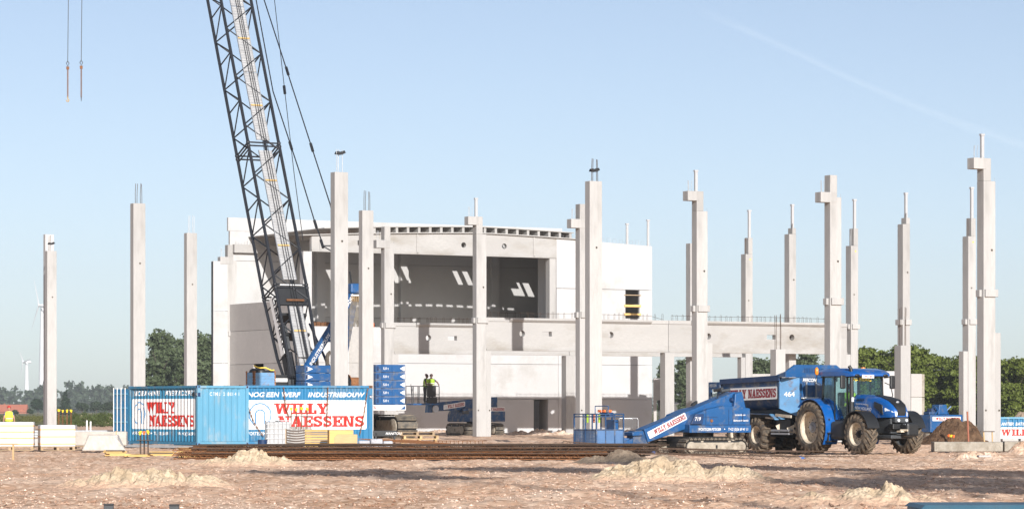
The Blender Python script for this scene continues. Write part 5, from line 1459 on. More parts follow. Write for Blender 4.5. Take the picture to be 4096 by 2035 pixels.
MB().tube([to_cr(1398,1085,69.5), to_cr(1402,1105,69.5), hd + Vector((-.1,0,.2))], .05, 6).build('pendant_lug', 'steel_black', mast)
for x0, y0, x1, y1 in ((1168, 1295, 1230, 1430), (1238, 1295, 1318, 1470)):
    MB().tube([to_cr(x0, y0, 68.8), to_cr((x0*.45+x1*.55), (y0*.45+y1*.55), 69.5), to_cr(x1, y1, 70)], [.06,.06,.10], 8).build('backstop', 'blue_dark', crane, True)
# pendants from the mast head up to the boom tip beyond the frame
def pendant(pts, r, lugs):
    ps = [to_cr(*p) for p in pts]
    o = MB().tube(ps, r, 6).build('pendant_line', 'steel_dark', crane)
    for x, y, s in lugs:
        c = to_cr(x, y, s); d = (ps[0]-ps[-1]).normalized(); MB().cyl(c - d*.28, c + d*.28, .085, n=8).build('pendant_link', 'steel_black', o)
pendant([(1040,-50,66.2),(1322,822,69.2),(1385,1120,69.5)], .036, [(1149,285,67.3),(1247,590,68.4)])
pendant([(1015,-50,66.0),(1092,366,67.2),(1202,700,68.6),(1262,897,69.2),(1295,986,69.4),(1340,1012,69.5)], .036, [(1163,583,68.2),(1262,897,69.2),(1288,975,69.4)])
pendant([(1092,-50,66.0),(1177,700,68.5),(1212,960,69.2)], .022, [(1138,360,67.3)])
MB().bar(to_cr(1295,983,69.4), to_cr(1345,983,69.4), .05, .08).build('pendant_bar', 'steel_black', crane)
for x in (-.12, .05, .2): MB().tube([bp(1.5,x,BT/2+.14), bp(16,x*.9,BT/2+.12), bp(33,x*.6,BT/2+.14)], .016, 5).build('hoist_rope', 'steel_black', boom)
# hanging chains of the crane's lifting gear at the upper left
def hang(label, x, y1, ring, s, hook):
    top = at(x+2, s, -60); t = thing('hanging_chain', label, 'chain', at(x, s, y1), 0.0, 'lifting chains hanging from the crane')
    zb = CH + (YH-y1)/s; zr = CH + (YH-ring)/s; zt = CH + (YH+60)/s
    MB().cyl((0,0,zr-zb+.2),(.05,0,zt-zb), .022, n=6).build('upper_chain', 'plastic_grey', t)
    MB().tube([(0,0,zr-zb+.2),(.09,0,zr-zb+.06),(0,0,zr-zb-.12),(-.09,0,zr-zb+.06),(0,0,zr-zb+.2)], .025, 6).build('ring', 'steel_dark', t)
    MB().box(-.09,.09,-.05,.05,zr-zb-.34,zr-zb-.14).build('shackle', 'rust', t, bevel=.02)
    for dx in (-.025,.025): MB().cyl((dx,0,.2),(dx,0,zr-zb-.3), .02, n=6).build('lower_chain', 'rust', t)
    if hook: MB().tube([(0,0,.25),(0,0,.1),(.08,0,.0),(.04,0,-.08),(-.06,0,-.06),(-.08,0,.02)], .035, 6).build('hook', 'wood_yellow', t)
    else: MB().cyl((0,0,.25),(0,0,-.05), .03, .02, n=6).build('pin', 'steel_dark', t)
hang('left hanging chain with hook in the upper left sky', 271, 402, 258, 62, True)
hang('right hanging chain with pin in the upper left sky', 325, 402, 255, 62, False)

# pale blue steel bins with tarpaulins, piled behind the signed container
p = at(984, 78)
gp = 'pale blue steel bins behind the containers'
def bin_(label, x0, z0, w, h=.78, d=1.0, yy=0.0):
    t = thing('steel_bin', label, 'bin', (p.x + x0*.96, p.y + yy, z0), R(6), gp)
    for y in (0, d-.04):
        s = MB().box(0, w, y, y+.04, .10, h).build('side', 'blue_crate', t)
        for k in range(4): MB().box(.04, w-.04, y-.02, y-.001, .16+k*.15, .20+k*.15).build('rib', 'blue_crate', s)
    for x in (0, w-.04): MB().box(x, x+.04, .042, d-.042, .10, h).build('end', 'blue_crate', t)
    MB().box(.04, w-.04, .04, d-.04, .10, .13).build('floor', 'rust', t)
    for x in (0, w-.07):
        for y in (-.01, d-.06): MB().box(x, x+.07, y, y+.07, 0, h+.08).build('corner_post', 'rust', t)
for z in (0, .92, 1.84, 2.70): 
    bin_('left pale blue steel bin, ' + ['lowest', 'second', 'third', 'topmost'][int(z/.9+.01)] + ' of its stack', 0, z, .40)
    bin_('right pale blue steel bin, ' + ['lowest', 'second', 'third', 'topmost below the black sacks'][int(z/.9+.01)] + ' of its stack', .44, z, 1.10)
t = thing('black_sacks', 'black filled sacks tied with yellow straps on the pale blue bins', 'sacks', (p.x + .25, p.y + .45, 3.22), R(6))
for x, w, h in ((.1,.26,.42), (.45,.30,.46), (.85,.36,.34)): MB().ball((x,0,h*.55), w, .34, h*.62, 10, 7).build('sack', 'tarp_black', t, True)
MB().tube([(.1,-.28,.62),(.4,-.36,.50),(.7,-.35,.52),(1.0,-.32,.38),(1.15,-.25,.40)], .035, 6).build('strap', 'yellow_strap', t, True)

# ---------------------------------------------------------------- machines: helpers that read positions back from the photograph
class Frame:
    def __init__(self, o, rz=PHI): self.o, self.c, self.s = o, math.cos(rz), math.sin(rz); self.rz = rz
    def on_y(self, px, py, yl):      # photo point on the plane y = yl of this frame
        kx = (px-CX)/F; t = (yl + -self.s*self.o.x + self.c*self.o.y) / (self.c - self.s*kx)
        X, Y = t*kx, t; dx, dy = X-self.o.x, Y-self.o.y
        return (dx*self.c + dy*self.s, CH + (YH-py)*t/F)
    def on_x(self, px, py, xl):
        kx = (px-CX)/F; t = (xl + self.c*self.o.x + self.s*self.o.y) / (self.c*kx + self.s)
        X, Y = t*kx, t; dx, dy = X-self.o.x, Y-self.o.y
        return (-dx*self.s + dy*self.c, CH + (YH-py)*t/F)
def loft(secs, closed=True):         # sections: lists of equal length, each a ring of points
    q = MB(); n = len(secs[0]); vs = [p for s in secs for p in s]; fs = []
    for i in range(len(secs)-1):
        for k in range(n if closed else n-1): fs.append((i*n+k, i*n+(k+1) % n, (i+1)*n+(k+1) % n, (i+1)*n+k))
    if closed: fs += [tuple(range(n-1, -1, -1)), tuple(range((len(secs)-1)*n, len(secs)*n))]
    return q.add(vs, fs)
def wheel(parent, cx, cy, r, w, rr, lugs=20, out=-1, name='wheel', lug_h=.05, chevron=True, rim_m='rim'):
    e = bpy.data.objects.new(name, None); C.objects.link(e); e.parent = parent; e.location = (cx, cy, r); e.empty_display_size = .1
    h = w/2; ri = r - lug_h
    MB().lathe([(-h*.72, rr), (-h*.98, rr+.05), (-h, (rr+ri)*.5), (-h*.92, ri-.06), (-h*.75, ri-.01), (0, ri), (h*.75, ri-.01), (h*.92, ri-.06), (h, (rr+ri)*.5), (h*.98, rr+.05), (h*.72, rr)], 'x', 40).build('tyre', 'rubber', e, 50)
    da = 2*math.pi/lugs
    for sd_ in (-1, 1):
        vs = []
        for f, sw in ((-.05, 0.0), (.45, .42), (.86, .80), (1.0, 1.02)):
            a0 = sw*da*(1.3 if chevron else .1); x = sd_*f*h; rb = ri - (.12 if f > .9 else .015); rt = r - (.10 if f > .9 else 0); hw = .17*da if f < .9 else .15*da
            for a, q in ((a0-hw*1.3, rb), (a0-hw, rt), (a0+hw, rt), (a0+hw*1.3, rb)): vs.append((x, q*math.sin(a), q*math.cos(a)))
        fs = [(i*4+j, i*4+j+1, i*4+5+j, i*4+4+j) for i in range(3) for j in range(3)] + [(0,1,2,3), (12,13,14,15)]
        me = MB().add(vs, fs).mesh('lug', 'rubber_lug')
        for k in range(lugs):
            o = bpy.data.objects.new('lug', me); C.objects.link(o); o.parent = e; o.rotation_euler = (da*(k + (.5 if sd_ > 0 else 0)), 0, 0)
    s = out
    MB().lathe([(s*h*.74, rr+.015), (s*h*.80, rr-.005), (s*h*.70, rr-.05), (s*h*.15, rr-.09), (s*h*.05, rr*.62), (s*h*.28, rr*.34), (s*h*.30, .001)], 'x', 32).build('rim', rim_m, e, 40)
    MB().lathe([(s*h*.30, rr*.36), (s*h*.42, rr*.30), (s*h*.42, rr*.2), (s*h*.60, rr*.17), (s*h*.60, .001)], 'x', 20).build('hub', 'hub_grey' if rr > .5 else 'plastic_black', e, 40)
    MB().lathe([(-s*h*.74, rr+.015), (-s*h*.2, rr-.06), (-s*h*.1, .001)], 'x', 24).build('inner_rim', 'plastic_grey', e, 40)
    for k in range(8):
        a = 2*math.pi*k/8; MB().cyl((s*h*.29, rr*.46*math.cos(a), rr*.46*math.sin(a)), (s*h*.36, rr*.46*math.cos(a), rr*.46*math.sin(a)), .022, n=6).build('bolt', 'plastic_black', e)
    return e
def text_on(name, txt, m, parent, org, ex, ez, h, width=None, bold=.012, shear=0.0, lift=.006):
    pl, w = font_polys(txt, h, bold, shear); k = (width/w) if width else 1.0
    return print_on(name, [[(x*k, y) for x, y in p] for p in pl], m, parent, org, ex, ez, lift=lift, step=0)
def wn_plate(parent, org, ex, ez, L, H, red='maroon_paint', logo=True):    # white name board with emblem and slab lettering
    b = print_on('name_board', rrect(0, 0, L, H, H*.12), 'white_paint', parent, org, ex, ez, lift=.006)
    x = H*.16
    if logo:
        print_on('emblem', shift(logo_polys(H*.30, H*.07), H*.50, H*.50), 'grey_mark', parent, org, ex, ez, lift=.012, step=.0003); x = H*.98
    pl, w = slab_polys('WILLY NAESSENS', H*.70, .05, 1.0); k = (L - x - H*.16)/w
    print_on('lettering', shift([[(px_*k, y) for px_, y in p] for p in pl], x, H*.15), red, parent, org, ex, ez, lift=.012, step=.0003)

# ---------------------------------------------------------------- tractor
TO = Vector((11.83, 111.53, 0)); TF = Frame(TO)
tr = thing('tractor', 'blue farm tractor with big cream rims pulling the tipping trailer', 'tractor', TO)
for x in (-.97, .97): wheel(tr, x, 0, .93, .62, .58, 22, -1 if x < 0 else 1, 'rear_wheel')
for x in (-.99, .99): wheel(tr, x, -2.86, .71, .54, .41, 18, -1 if x < 0 else 1, 'front_wheel')
MB().box(-.34, .34, -3.75, .45, .72, 1.28).build('engine_block', 'plastic_grey', tr, bevel=.05)
MB().cyl((-.8,-2.86,.71),(.8,-2.86,.71), .13, n=12).box(-.25, .25, -3.1, -2.6, .5, .85).build('front_axle', 'plastic_grey', tr)
MB().cyl((-.8,0,.93),(.8,0,.93), .2, n=12).build('rear_axle', 'plastic_grey', tr)
def hood_sec(y, w, zb, zt, e=.10, tw=.8):
    return [(-w,y,zb),(w,y,zb),(w,y,zt-e*1.6),(w*.94,y,zt-e*.7),(w*tw,y,zt-e*.15),(w*.35,y,zt),(-w*.35,y,zt),(-w*tw,y,zt-e*.15),(-w*.94,y,zt-e*.7),(-w,y,zt-e*1.6)]
loft([hood_sec(-1.72,.47,1.22,2.12,.12), hood_sec(-2.3,.46,1.24,2.10,.14), hood_sec(-3.0,.44,1.28,2.02,.17), hood_sec(-3.5,.41,1.30,1.90,.2), hood_sec(-3.78,.37,1.30,1.74,.2), hood_sec(-3.93,.30,1.32,1.56,.14)]).build('bonnet', 'blue_tractor', tr, 60)
loft([[(-.16,-2.55,2.085),(.16,-2.55,2.085),(.16,-2.55,2.10),(-.16,-2.55,2.10)], [(-.21,-3.05,2.00),(.21,-3.05,2.00),(.21,-3.05,2.035),(-.21,-3.05,2.035)], [(-.26,-3.5,1.85),(.26,-3.5,1.85),(.26,-3.52,1.925),(-.26,-3.52,1.925)], [(-.24,-3.8,1.65),(.24,-3.8,1.65),(.24,-3.84,1.75),(-.24,-3.84,1.75)], [(-.16,-3.93,1.36),(.16,-3.93,1.36),(.17,-3.965,1.50),(-.17,-3.965,1.50)]]).build('grille', 'plastic_black', tr, 50)
MB().ball((0,-3.70,1.83), .07, .03, .06, 12, 8).build('nose_badge', 'hub_grey', tr, True)
for s_ in (-1, 1):
    loft([[(s_*.30,-3.55,1.72),(s_*.425,-3.5,1.62),(s_*.41,-3.5,1.50),(s_*.30,-3.57,1.66)], [(s_*.245,-3.86,1.60),(s_*.345,-3.82,1.52),(s_*.33,-3.82,1.36),(s_*.25,-3.88,1.40)], [(s_*.20,-3.945,1.50),(s_*.28,-3.93,1.46),(s_*.27,-3.93,1.34),(s_*.20,-3.95,1.34)]]).build('headlight', 'lamp_glass', tr, 50)
    loft([[(s_*.475,-2.95,1.86),(s_*.475,-2.95,1.66),(s_*.43,-2.95,1.66),(s_*.43,-2.95,1.86)], [(s_*.447,-3.36,1.74),(s_*.447,-3.42,1.40),(s_*.38,-3.42,1.40),(s_*.38,-3.36,1.74)]]).build('side_grille', 'plastic_black', tr)
    MB().lathe([(-.01,.001),(-.01,.055),(.05,.06)], 'y', 14, (s_*.17,-4.0,1.20)).build('work_lamp', 'lamp_glass', tr, True)
MB().box(-.30, .30, -3.98, -3.6, 1.10, 1.31).build('bumper', 'plastic_grey', tr, bevel=.05)
MB().box(-.42, .30, -4.0, -3.7, .88, 1.08).build('front_linkage', 'plastic_black', tr, bevel=.03)
MB().box(-.12, .42, -4.42, -4.02, .62, 1.12).build('front_weight', 'plastic_black', tr, bevel=.09)
MB().cyl((-.2,-4.15,.85),(-.12,-4.45,.85), .04, n=8).box(-.30, -.12, -4.3, -4.05, .78, .84).build('coupling', 'rim', tr)
MB().box(-.5, .45, -4.0, -3.2, .55, .68).build('lower_link', 'plastic_grey', tr, bevel=.03)
# cab
cy0, cy1 = -.22, -1.80
for x in (-.80, .80):
    MB().bar((x,cy0,1.20),(x*.97,cy0-.05,2.80), .06, .08, (1,0,0)).build('pillar', 'plastic_black', tr)
    MB().bar((x,cy1,1.15),(x*.93,cy1+.10,2.80), .055, .07, (1,0,0)).build('pillar', 'plastic_black', tr)
    MB().bar((x,-1.0,1.20),(x*.97,-.98,2.80), .035, .05, (1,0,0)).build('pillar', 'plastic_black', tr)
    d = .012 if x > 0 else -.012
    MB().hexa([(x,cy1+.05,1.24),(x+d,cy1+.05,1.24),(x+d,-1.02,1.24),(x,-1.02,1.24),(x*.94,cy1+.13,2.78),(x*.94+d,cy1+.13,2.78),(x*.97+d,-1.0,2.78),(x*.97,-1.0,2.78)]).build('door_glass', 'cab_glass', tr)
    MB().hexa([(x,-.97,1.35),(x+d,-.97,1.35),(x+d,cy0-.05,1.55),(x,cy0-.05,1.55),(x*.97,-.96,2.78),(x*.97+d,-.96,2.78),(x*.97+d,cy0-.08,2.78),(x*.97,cy0-.08,2.78)]).build('side_glass', 'cab_glass', tr)
MB().hexa([(-.77,cy1-.03,1.30),(.77,cy1-.03,1.30),(.77,cy1-.015,1.30),(-.77,cy1-.015,1.30),(-.72,cy1+.06,2.80),(.72,cy1+.06,2.80),(.72,cy1+.075,2.80),(-.72,cy1+.075,2.80)]).build('windscreen', 'cab_glass', tr)
MB().box(-.74, .74, cy0-.02, cy0-.008, 1.45, 2.75).build('rear_glass', 'cab_glass', tr)
MB().box(-.80, .80, cy1, cy0, 1.10, 1.22).build('cab_floor', 'plastic_black', tr, bevel=.02)
MB().box(-.55, .55, -1.78, -1.45, 1.2, 1.66).build('dashboard', 'plastic_black', tr, bevel=.06)
MB().box(-.24, .24, -.85, -.40, 1.35, 1.62).box(-.24, .24, -.46, -.34, 1.6, 2.2).build('seat', 'plastic_grey', tr, bevel=.06)
st = MB(); 
st.tube([(-.0+.19*math.cos(R(a)), -1.28+.10*math.sin(R(a)), 1.88+.16*math.sin(R(a))) for a in range(0, 361, 24)], .018, 6); st.tube([(0,-1.45,1.5),(0,-1.28,1.88)], .03, 6)
st.build('steering_wheel', 'plastic_black', tr)
loft([[(-.86,.02,2.80),(.86,.02,2.80),(.86,.02,2.92),(.7,.02,3.00),(-.7,.02,3.00),(-.86,.02,2.92)], [(-.92,-.5,2.78),(.92,-.5,2.78),(.92,-.5,2.94),(.74,-.5,3.05),(-.74,-.5,3.05),(-.92,-.5,2.94)], [(-.93,-1.4,2.78),(.93,-1.4,2.78),(.93,-1.4,2.94),(.74,-1.4,3.06),(-.74,-1.4,3.06),(-.93,-1.4,2.94)], [(-.90,-1.98,2.76),(.90,-1.98,2.76),(.90,-1.98,2.88),(.70,-1.98,2.98),(-.70,-1.98,2.98),(-.90,-1.98,2.88)], [(-.80,-2.14,2.78),(.80,-2.14,2.78),(.80,-2.14,2.84),(.62,-2.14,2.87),(-.62,-2.14,2.87),(-.80,-2.14,2.84)]]).build('cab_roof', 'blue_tractor', tr, 50)
MB().box(-.78, .78, -2.05, -.1, 2.74, 2.78).build('roof_lining', 'plastic_black', tr)
for x in (-.62, .62): MB().ball((x,-2.13,2.80), .12, .05, .05, 10, 6).build('roof_lamp', 'plastic_black', tr, True)
MB().box(-.44, .08, -2.185, -2.165, 2.70, 2.82).build('number_plate', 'white_paint', tr)
text_on('lettering', '1-PIC-857', 'maroon_paint', tr, (-.42,-2.187,2.725), (1,0,0), (0,0,1), .075, .48)
text_on('lettering', 'M-TRAC', 'yellow_cap', tr, (-.60,cy1+.02,2.60), (1,0,0), (0,-.05,1), .11, .85, .03, .2, lift=.03)
MB().lathe([(2.84,.05),(2.90,.07),(3.05,.065),(3.10,.03),(3.11,.001)], 'z', 14, (-.96,-.10,0)).build('beacon', 'amber', tr, True)
MB().tube([(-.80,-.15,2.5),(-.95,-.10,2.55),(-.96,-.10,2.85)], .018, 6).build('beacon_stalk', 'plastic_black', tr)
MB().lathe([(3.06,.09),(3.10,.08),(3.11,.001)], 'z', 12, (.45,-1.0,0)).build('beacon', 'amber', tr, True)
MB().tube([(-.74,-1.95,1.15),(-.74,-1.95,2.2),(-.74,-1.95,2.9),(-.76,-1.93,3.04),(-.82,-1.90,3.14)], [.085,.085,.065,.062,.06], 14).build('exhaust_pipe', 'plastic_black', tr, True)
MB().box(-.80, -.70, -2.05, -2.02, 1.85, 2.02).build('side_lamp', 'lamp_glass', tr, bevel=.02)
for x, y in ((-1.16,-2.0), (1.05,-1.95)):
    MB().tube([(x*.72,-1.85,2.72),(x*.9,y+.03,2.74),(x,y,2.72)], .022, 6).build('mirror_arm', 'plastic_black', tr)
    MB().box(x-.11, x+.11, y-.06, y+.05, 2.32, 2.80).build('mirror', 'plastic_black', tr, bevel=.045)
MB().tube([(.78,-1.85,2.55),(.95,-1.98,2.45),(1.02,-2.02,2.1),(.95,-1.95,1.75)], .02, 6).build('grab_rail', 'plastic_black', tr)
# rear mudguards, front mudguards, steps, tank
def guard(x0, x1, cy, cz, r, a0, a1, th, m, nm, n=14):
    q = MB(); vs = []
    for i in range(n+1):
        a = R(a0 + (a1-a0)*i/n)
        for rr_ in (r, r+th):
            for x in (x0, x1): vs.append((x, cy + rr_*math.cos(a), cz + rr_*math.sin(a)))
    fs = []
    for i in range(n):
        b = i*4; fs += [(b+2,b+3,b+7,b+6),(b,b+4,b+5,b+1),(b,b+2,b+6,b+4),(b+1,b+5,b+7,b+3)]
    fs += [(0,1,3,2),(n*4,n*4+2,n*4+3,n*4+1)]
    return q.add(vs, fs).build(nm, m, tr, 50)
for s_ in (-1, 1):
    guard(s_*.62, s_*1.22, 0, .93, 1.02, 45, 215, .03, 'blue_tractor', 'rear_mudguard')
    MB().prism([(.55,1.0),(.8,1.55),(.35,2.0),(-.35,2.02),(-.85,1.75),(-1.15,1.2),(-1.12,.95),(-.9,1.3),(-.5,1.78),(.2,1.82),(.6,1.4)], 'x', s_*.62, s_*.66).build('mudguard_inner', 'blue_tractor', tr)
    guard(s_*.74, s_*1.26, -2.86, .71, .80, 25, 165, .025, 'plastic_black', 'front_mudguard')
    MB().tube([(s_*.5,-2.8,1.1),(s_*.9,-2.75,1.53)], .04, 6).build('mudguard_bracket', 'plastic_black', tr)
MB().box(-1.02, -.56, -1.78, -1.02, .52, 1.16).build('fuel_tank', 'plastic_grey', tr, bevel=.10)
MB().box(.56, 1.0, -1.78, -1.02, .52, 1.16).build('battery_box', 'plastic_grey', tr, bevel=.10)
for z in (.42, .72): MB().box(-1.16, -.80, -1.12, -.92, z, z+.04).build('step', 'plastic_black', tr)
MB().bar((-1.1,-1.0,.40),(-1.05,-1.0,1.25), .04, .06).build('step_rail', 'plastic_black', tr)
MB().box(-.6, .6, .35, .55, .45, .55).build('drawbar_hitch', 'plastic_black', tr)
text_on('lettering', 'NEW HOLLAND', 'white_paint', tr, (-.478,-1.80,1.60), (0,-1,-.06), (0,-.06,1), .10, 1.0)
text_on('lettering', 'T7', 'white_paint', tr, (-.478,-2.55,1.44), (0,-1,-.06), (0,0,1), .09)
text_on('lettering', 'BLUE POWER', 'white_paint', tr, (-.478,-1.84,1.77), (0,-1,-.06), (0,-.06,1), .05, .7)
print_on('lettering', [[(0,0),(.95,-.05),(.95,-.02),(0,.03)]], 'wood_yellow', tr, (-.478,-1.82,1.54), (0,-1,0), (0,0,1), step=0)
for k in range(5): print_on('vent_slot', [[(0,0),(.05,0),(.10,.10),(.05,.10)]], 'plastic_black', tr, (-.478,-1.90-.09*k,1.88), (0,-1,0), (0,0,1), step=0)
print_on('emblem', [[(.06*math.cos(R(a)), .06*math.sin(R(a))) for a in range(0, 360, 30)]], 'hub_grey', tr, (-.462,-2.55,1.72), (0,-1,0), (0,0,1), step=0)

# ---------------------------------------------------------------- tipping trailer
tl = thing('tipping_trailer', 'blue tipping trailer with white name board behind the tractor', 'trailer', TO + Vector((.5*SA, -.5*CA, 0)))
def tub(y, zt, k=1.0, wt=1.25):
    return [(-wt,y,zt),(-wt*1.0,y,zt-.45),(-wt*.97,y,zt-.75),(-wt*.86,y,zt-1.0),(-wt*.66,y,zt-1.15),(wt*.66,y,zt-1.15),(wt*.86,y,zt-1.0),(wt*.97,y,zt-.75),(wt,y,zt-.45),(wt,y,zt)]
body = loft([tub(2.35,2.75), tub(4.5,2.70), tub(6.3,2.64)]).build('tub', 'blue_dull', tl, 40)
for s_ in (-1, 1):
    MB().hexa([(s_*1.25-.07,2.30,2.62),(s_*1.25+.07,2.30,2.62),(s_*1.25+.07,6.3,2.52),(s_*1.25-.07,6.3,2.52),(s_*1.25-.07,2.30,2.84),(s_*1.25+.07,2.30,2.84),(s_*1.25+.07,6.3,2.72),(s_*1.25-.07,6.3,2.72)]).build('top_rail', 'blue_dark', tl, bevel=.02)
# chamfered front corners, front wall and raised head board
for s_ in (-1, 1):
    a, b = (s_*1.26, 2.34), (s_*.72, 1.84)
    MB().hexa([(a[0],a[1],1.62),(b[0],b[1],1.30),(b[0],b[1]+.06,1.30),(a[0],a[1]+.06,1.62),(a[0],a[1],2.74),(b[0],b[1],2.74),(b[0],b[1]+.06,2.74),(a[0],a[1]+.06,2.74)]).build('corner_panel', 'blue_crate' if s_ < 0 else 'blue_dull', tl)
MB().box(-.72, .72, 1.84, 1.90, 1.32, 2.74).build('front_wall', 'blue', tl)
for x in (-.55, 0, .5): MB().box(x, x+.08, 1.80, 1.838, 1.35, 2.7).build('front_rib', 'blue', tl)
MB().prism([(-1.30,2.76),(1.30,2.76),(1.30,2.98),(.92,3.22),(-.92,3.22),(-1.30,2.98)], 'y', 1.84, 1.93).build('head_board', 'blue', tl)
MB().hexa([(-1.32,1.86,2.76),(-1.25,1.84,2.76),(-1.25,2.5,2.76),(-1.32,2.5,2.76),(-1.32,1.86,2.98),(-1.25,1.84,2.98),(-1.25,2.5,2.84),(-1.32,2.5,2.84)]).build('head_cheek', 'blue', tl)
for k in range(12): MB().box(-.52+k*.075, -.49+k*.075, 1.828, 1.838, 2.92, 3.10).build('grid_slot', 'blue_dark', tl)
text_on('lettering', 'PEECON', 'white_paint', tl, (-.62,1.79,2.60), (1,0,0), (0,0,1), .12, .62, .03, .2)
ex = Vector((.54,-.50,0)).normalized()
text_on('lettering', '464', 'white_paint', tl, Vector((-1.14,2.23,2.06)), ex, (0,0,1), .17, .40, .02, lift=.012)
y0s, z0s = TF.on_x(2957, 1606, -1.255)
wn_plate(tl, (-1.262, 5.80, 1.90), (0,-1,.020), (0,0,1), 3.32, .47, logo=False)
# tailgate frame
q = MB(); q.box(-1.33, -1.26, 6.25, 6.45, 1.6, 2.62).box(-1.33, -1.26, 6.85, 7.05, 1.2, 2.62).box(-1.33, -1.26, 6.452, 6.848, 2.35, 2.62); q.build('tailgate_frame', 'blue_dull', tl, bevel=.02)
q = MB(); q.box(1.26, 1.33, 6.25, 7.05, 1.2, 2.62); q.build('tailgate_frame', 'blue_dull', tl, bevel=.02)
MB().box(-1.25, 1.25, 6.35, 6.42, 1.5, 2.6).build('tailgate', 'blue_dark', tl)
MB().cyl((-1.38,6.0,2.36),(-1.38,6.55,2.30), .06, n=10).build('tailgate_ram', 'plastic_grey', tl)
text_on('lettering', 'PEECON', 'grey_mark', tl, (-1.335,6.95,2.44), (0,-1,0), (0,0,1), .10, .50, .02, .2)
# running gear
MB().box(-.45, .45, 1.0, 6.8, .95, 1.25).build('chassis', 'steel_black', tl, bevel=.03)
MB().box(-.80, .80, 2.2, 6.5, 1.25, 1.58).build('subframe', 'plastic_grey', tl, bevel=.03)
MB().hexa([(-.2,.45,.50),(.2,.45,.50),(.45,1.9,.95),(-.45,1.9,.95),(-.15,.45,.64),(.15,.45,.64),(.45,1.9,1.25),(-.45,1.9,1.25)]).build('drawbar', 'steel_black', tl)
for y in (3.95, 5.35):
    MB().cyl((-.9,y,.64),(.9,y,.64), .11, n=10).build('axle', 'steel_black', tl)
    for x in (-1.0, 1.0): wheel(tl, x, y, .645, .56, .33, 16, -1 if x < 0 else 1, 'trailer_wheel', chevron=False)
MB().hexa([(-1.30,2.95,1.38),(-.75,2.95,1.38),(-.75,5.9,1.44),(-1.30,5.9,1.44),(-1.30,2.95,1.41),(-.75,2.95,1.41),(-.75,5.9,1.47),(-1.30,5.9,1.47)]).build('mudguard', 'blue_dull', tl)
MB().hexa([(-1.30,2.60,1.20),(-.75,2.60,1.20),(-.75,2.95,1.38),(-1.30,2.95,1.38),(-1.30,2.60,1.24),(-.75,2.60,1.24),(-.75,2.95,1.42),(-1.30,2.95,1.42)]).build('mudguard_tip', 'blue_crate', tl)
MB().box(-1.05, -.5, 1.95, 2.9, .72, 1.22).build('tool_box', 'steel_black', tl, bevel=.03)
# folding steps: perforated pale plates and treads
for (y, z) in ((2.70, .86), (1.98, .78)):
    MB().plate(0, .52, -.14, .14, 0, .05, circles=[(.27, 0, .055)]).build('step_plate', 'rim', tl, loc=(-1.12, y, z), rot=(0, R(-24), R(-38)))
for z in (.66, .78): MB().box(-1.20, -1.00, 1.85, 3.0, z, z+.07).build('tread', 'hub_grey', tl)
MB().bar((-1.15,1.75,1.32),(-1.15,2.75,1.38), .05, .10).build('side_bar', 'rim', tl); MB().bar((-1.15,2.9,1.25),(-1.15,3.4,1.28), .05, .06).build('side_bar', 'rim', tl)
for x in (-.48, -.05): MB().bar((x,1.74,1.55),(x,1.74,2.62), .05, .05, (0,1,0)).build('ladder_rail', 'hub_grey', tl)
MB().box(-.68, .02, 1.68, 1.80, 1.98, 2.03).build('ladder_step', 'white_paint', tl)

# ---------------------------------------------------------------- near crawler boom lift
LO = Vector((6.1, 107.9, 0)); LF = Frame(LO)
lf = thing('boom_lift', 'blue crawler boom lift numbered 719 with its boom lowered to the left', 'boom lift', LO)
track(lf, 0, .50, 0, 2.62, .52, axis='x', n_pad=34); track(lf, 2.05, 2.55, 0, 2.62, .52, axis='x', n_pad=34)
MB().box(.5, 2.1, .5, 2.05, .22, .62).lathe([(.6,.55),(.76,.55)], 'z', 20, (1.35,1.25,0)).build('carbody', 'plastic_black', lf, bevel=.03)
tp = [(.38,.76),(2.95,.76),(2.95,1.62),(2.50,1.68),(1.9,1.72),(1.2,1.60),(.62,1.40),(.38,1.05)]
tur = MB().prism(tp, 'y', .30, 2.25).build('turret', 'blue', lf, bevel=.03)
MB().box(.36, 2.97, .27, .298, .76, 1.02).build('skirt_panel', 'blue', tur, bevel=.01)
for z in (1.03,): MB().box(.40, 2.94, .285, .297, z, z+.018).build('panel_seam', 'blue_dark', tur)
for x in (1.05, 2.02, 2.20): MB().box(x, x+.014, .288, .297, 1.05, 1.58).build('panel_seam', 'blue_dark', tur)
MB().box(.95, 1.55, .287, .297, 1.30, 1.315).build('panel_seam', 'blue_dark', tur)
MB().lathe([(.270,.001),(.270,.05),(.296,.062)], 'y', 16, (1.30,0,1.18)).build('filler_cap', 'rust', tur, True)
MB().box(2.60, 2.63, .28, .298, 1.15, 1.45).build('latch', 'blue_dark', tur)
text_on('lettering', 'WORTEGEM-PETEGEM', 'white_paint', tur, (.72,.268,.83), (1,0,0), (0,0,1), .10, .95)
print_on('lettering', [[(1.83+.022*math.cos(R(a)), .885+.022*math.sin(R(a))) for a in range(0, 360, 45)]], 'white_paint', tur, (0,.268,0), (1,0,0), (0,0,1), step=0)
text_on('lettering', 'T+32 (0)56 69 41 11', 'white_paint', tur, (1.98,.268,.83), (1,0,0), (0,0,1), .10, .85, .010, .15)
text_on('lettering', 'Industriebouw', 'white_paint', tur, (2.28,.296,1.36), (1,0,0), (0,0,1), .065, .46, .014, .2)
text_on('lettering', 'Bâtiments Industriels', 'white_paint', tur, (2.22,.296,1.16), (1,0,0), (0,0,1), .065, .64, .014, .2)
MB().prism([(.38,1.06),(.86,1.06),(.92,1.42),(.58,1.42)], 'y', .20, .268).build('number_panel', 'blue_dark', tur, bevel=.01)
text_on('lettering', '719', 'white_paint', tur, (.52,.198,1.18), (1,0,.03), (0,0,1), .13, .26, .012, .2)
YB = .62
def bq(px_, py_): return LF.on_y(px_, py_, YB)
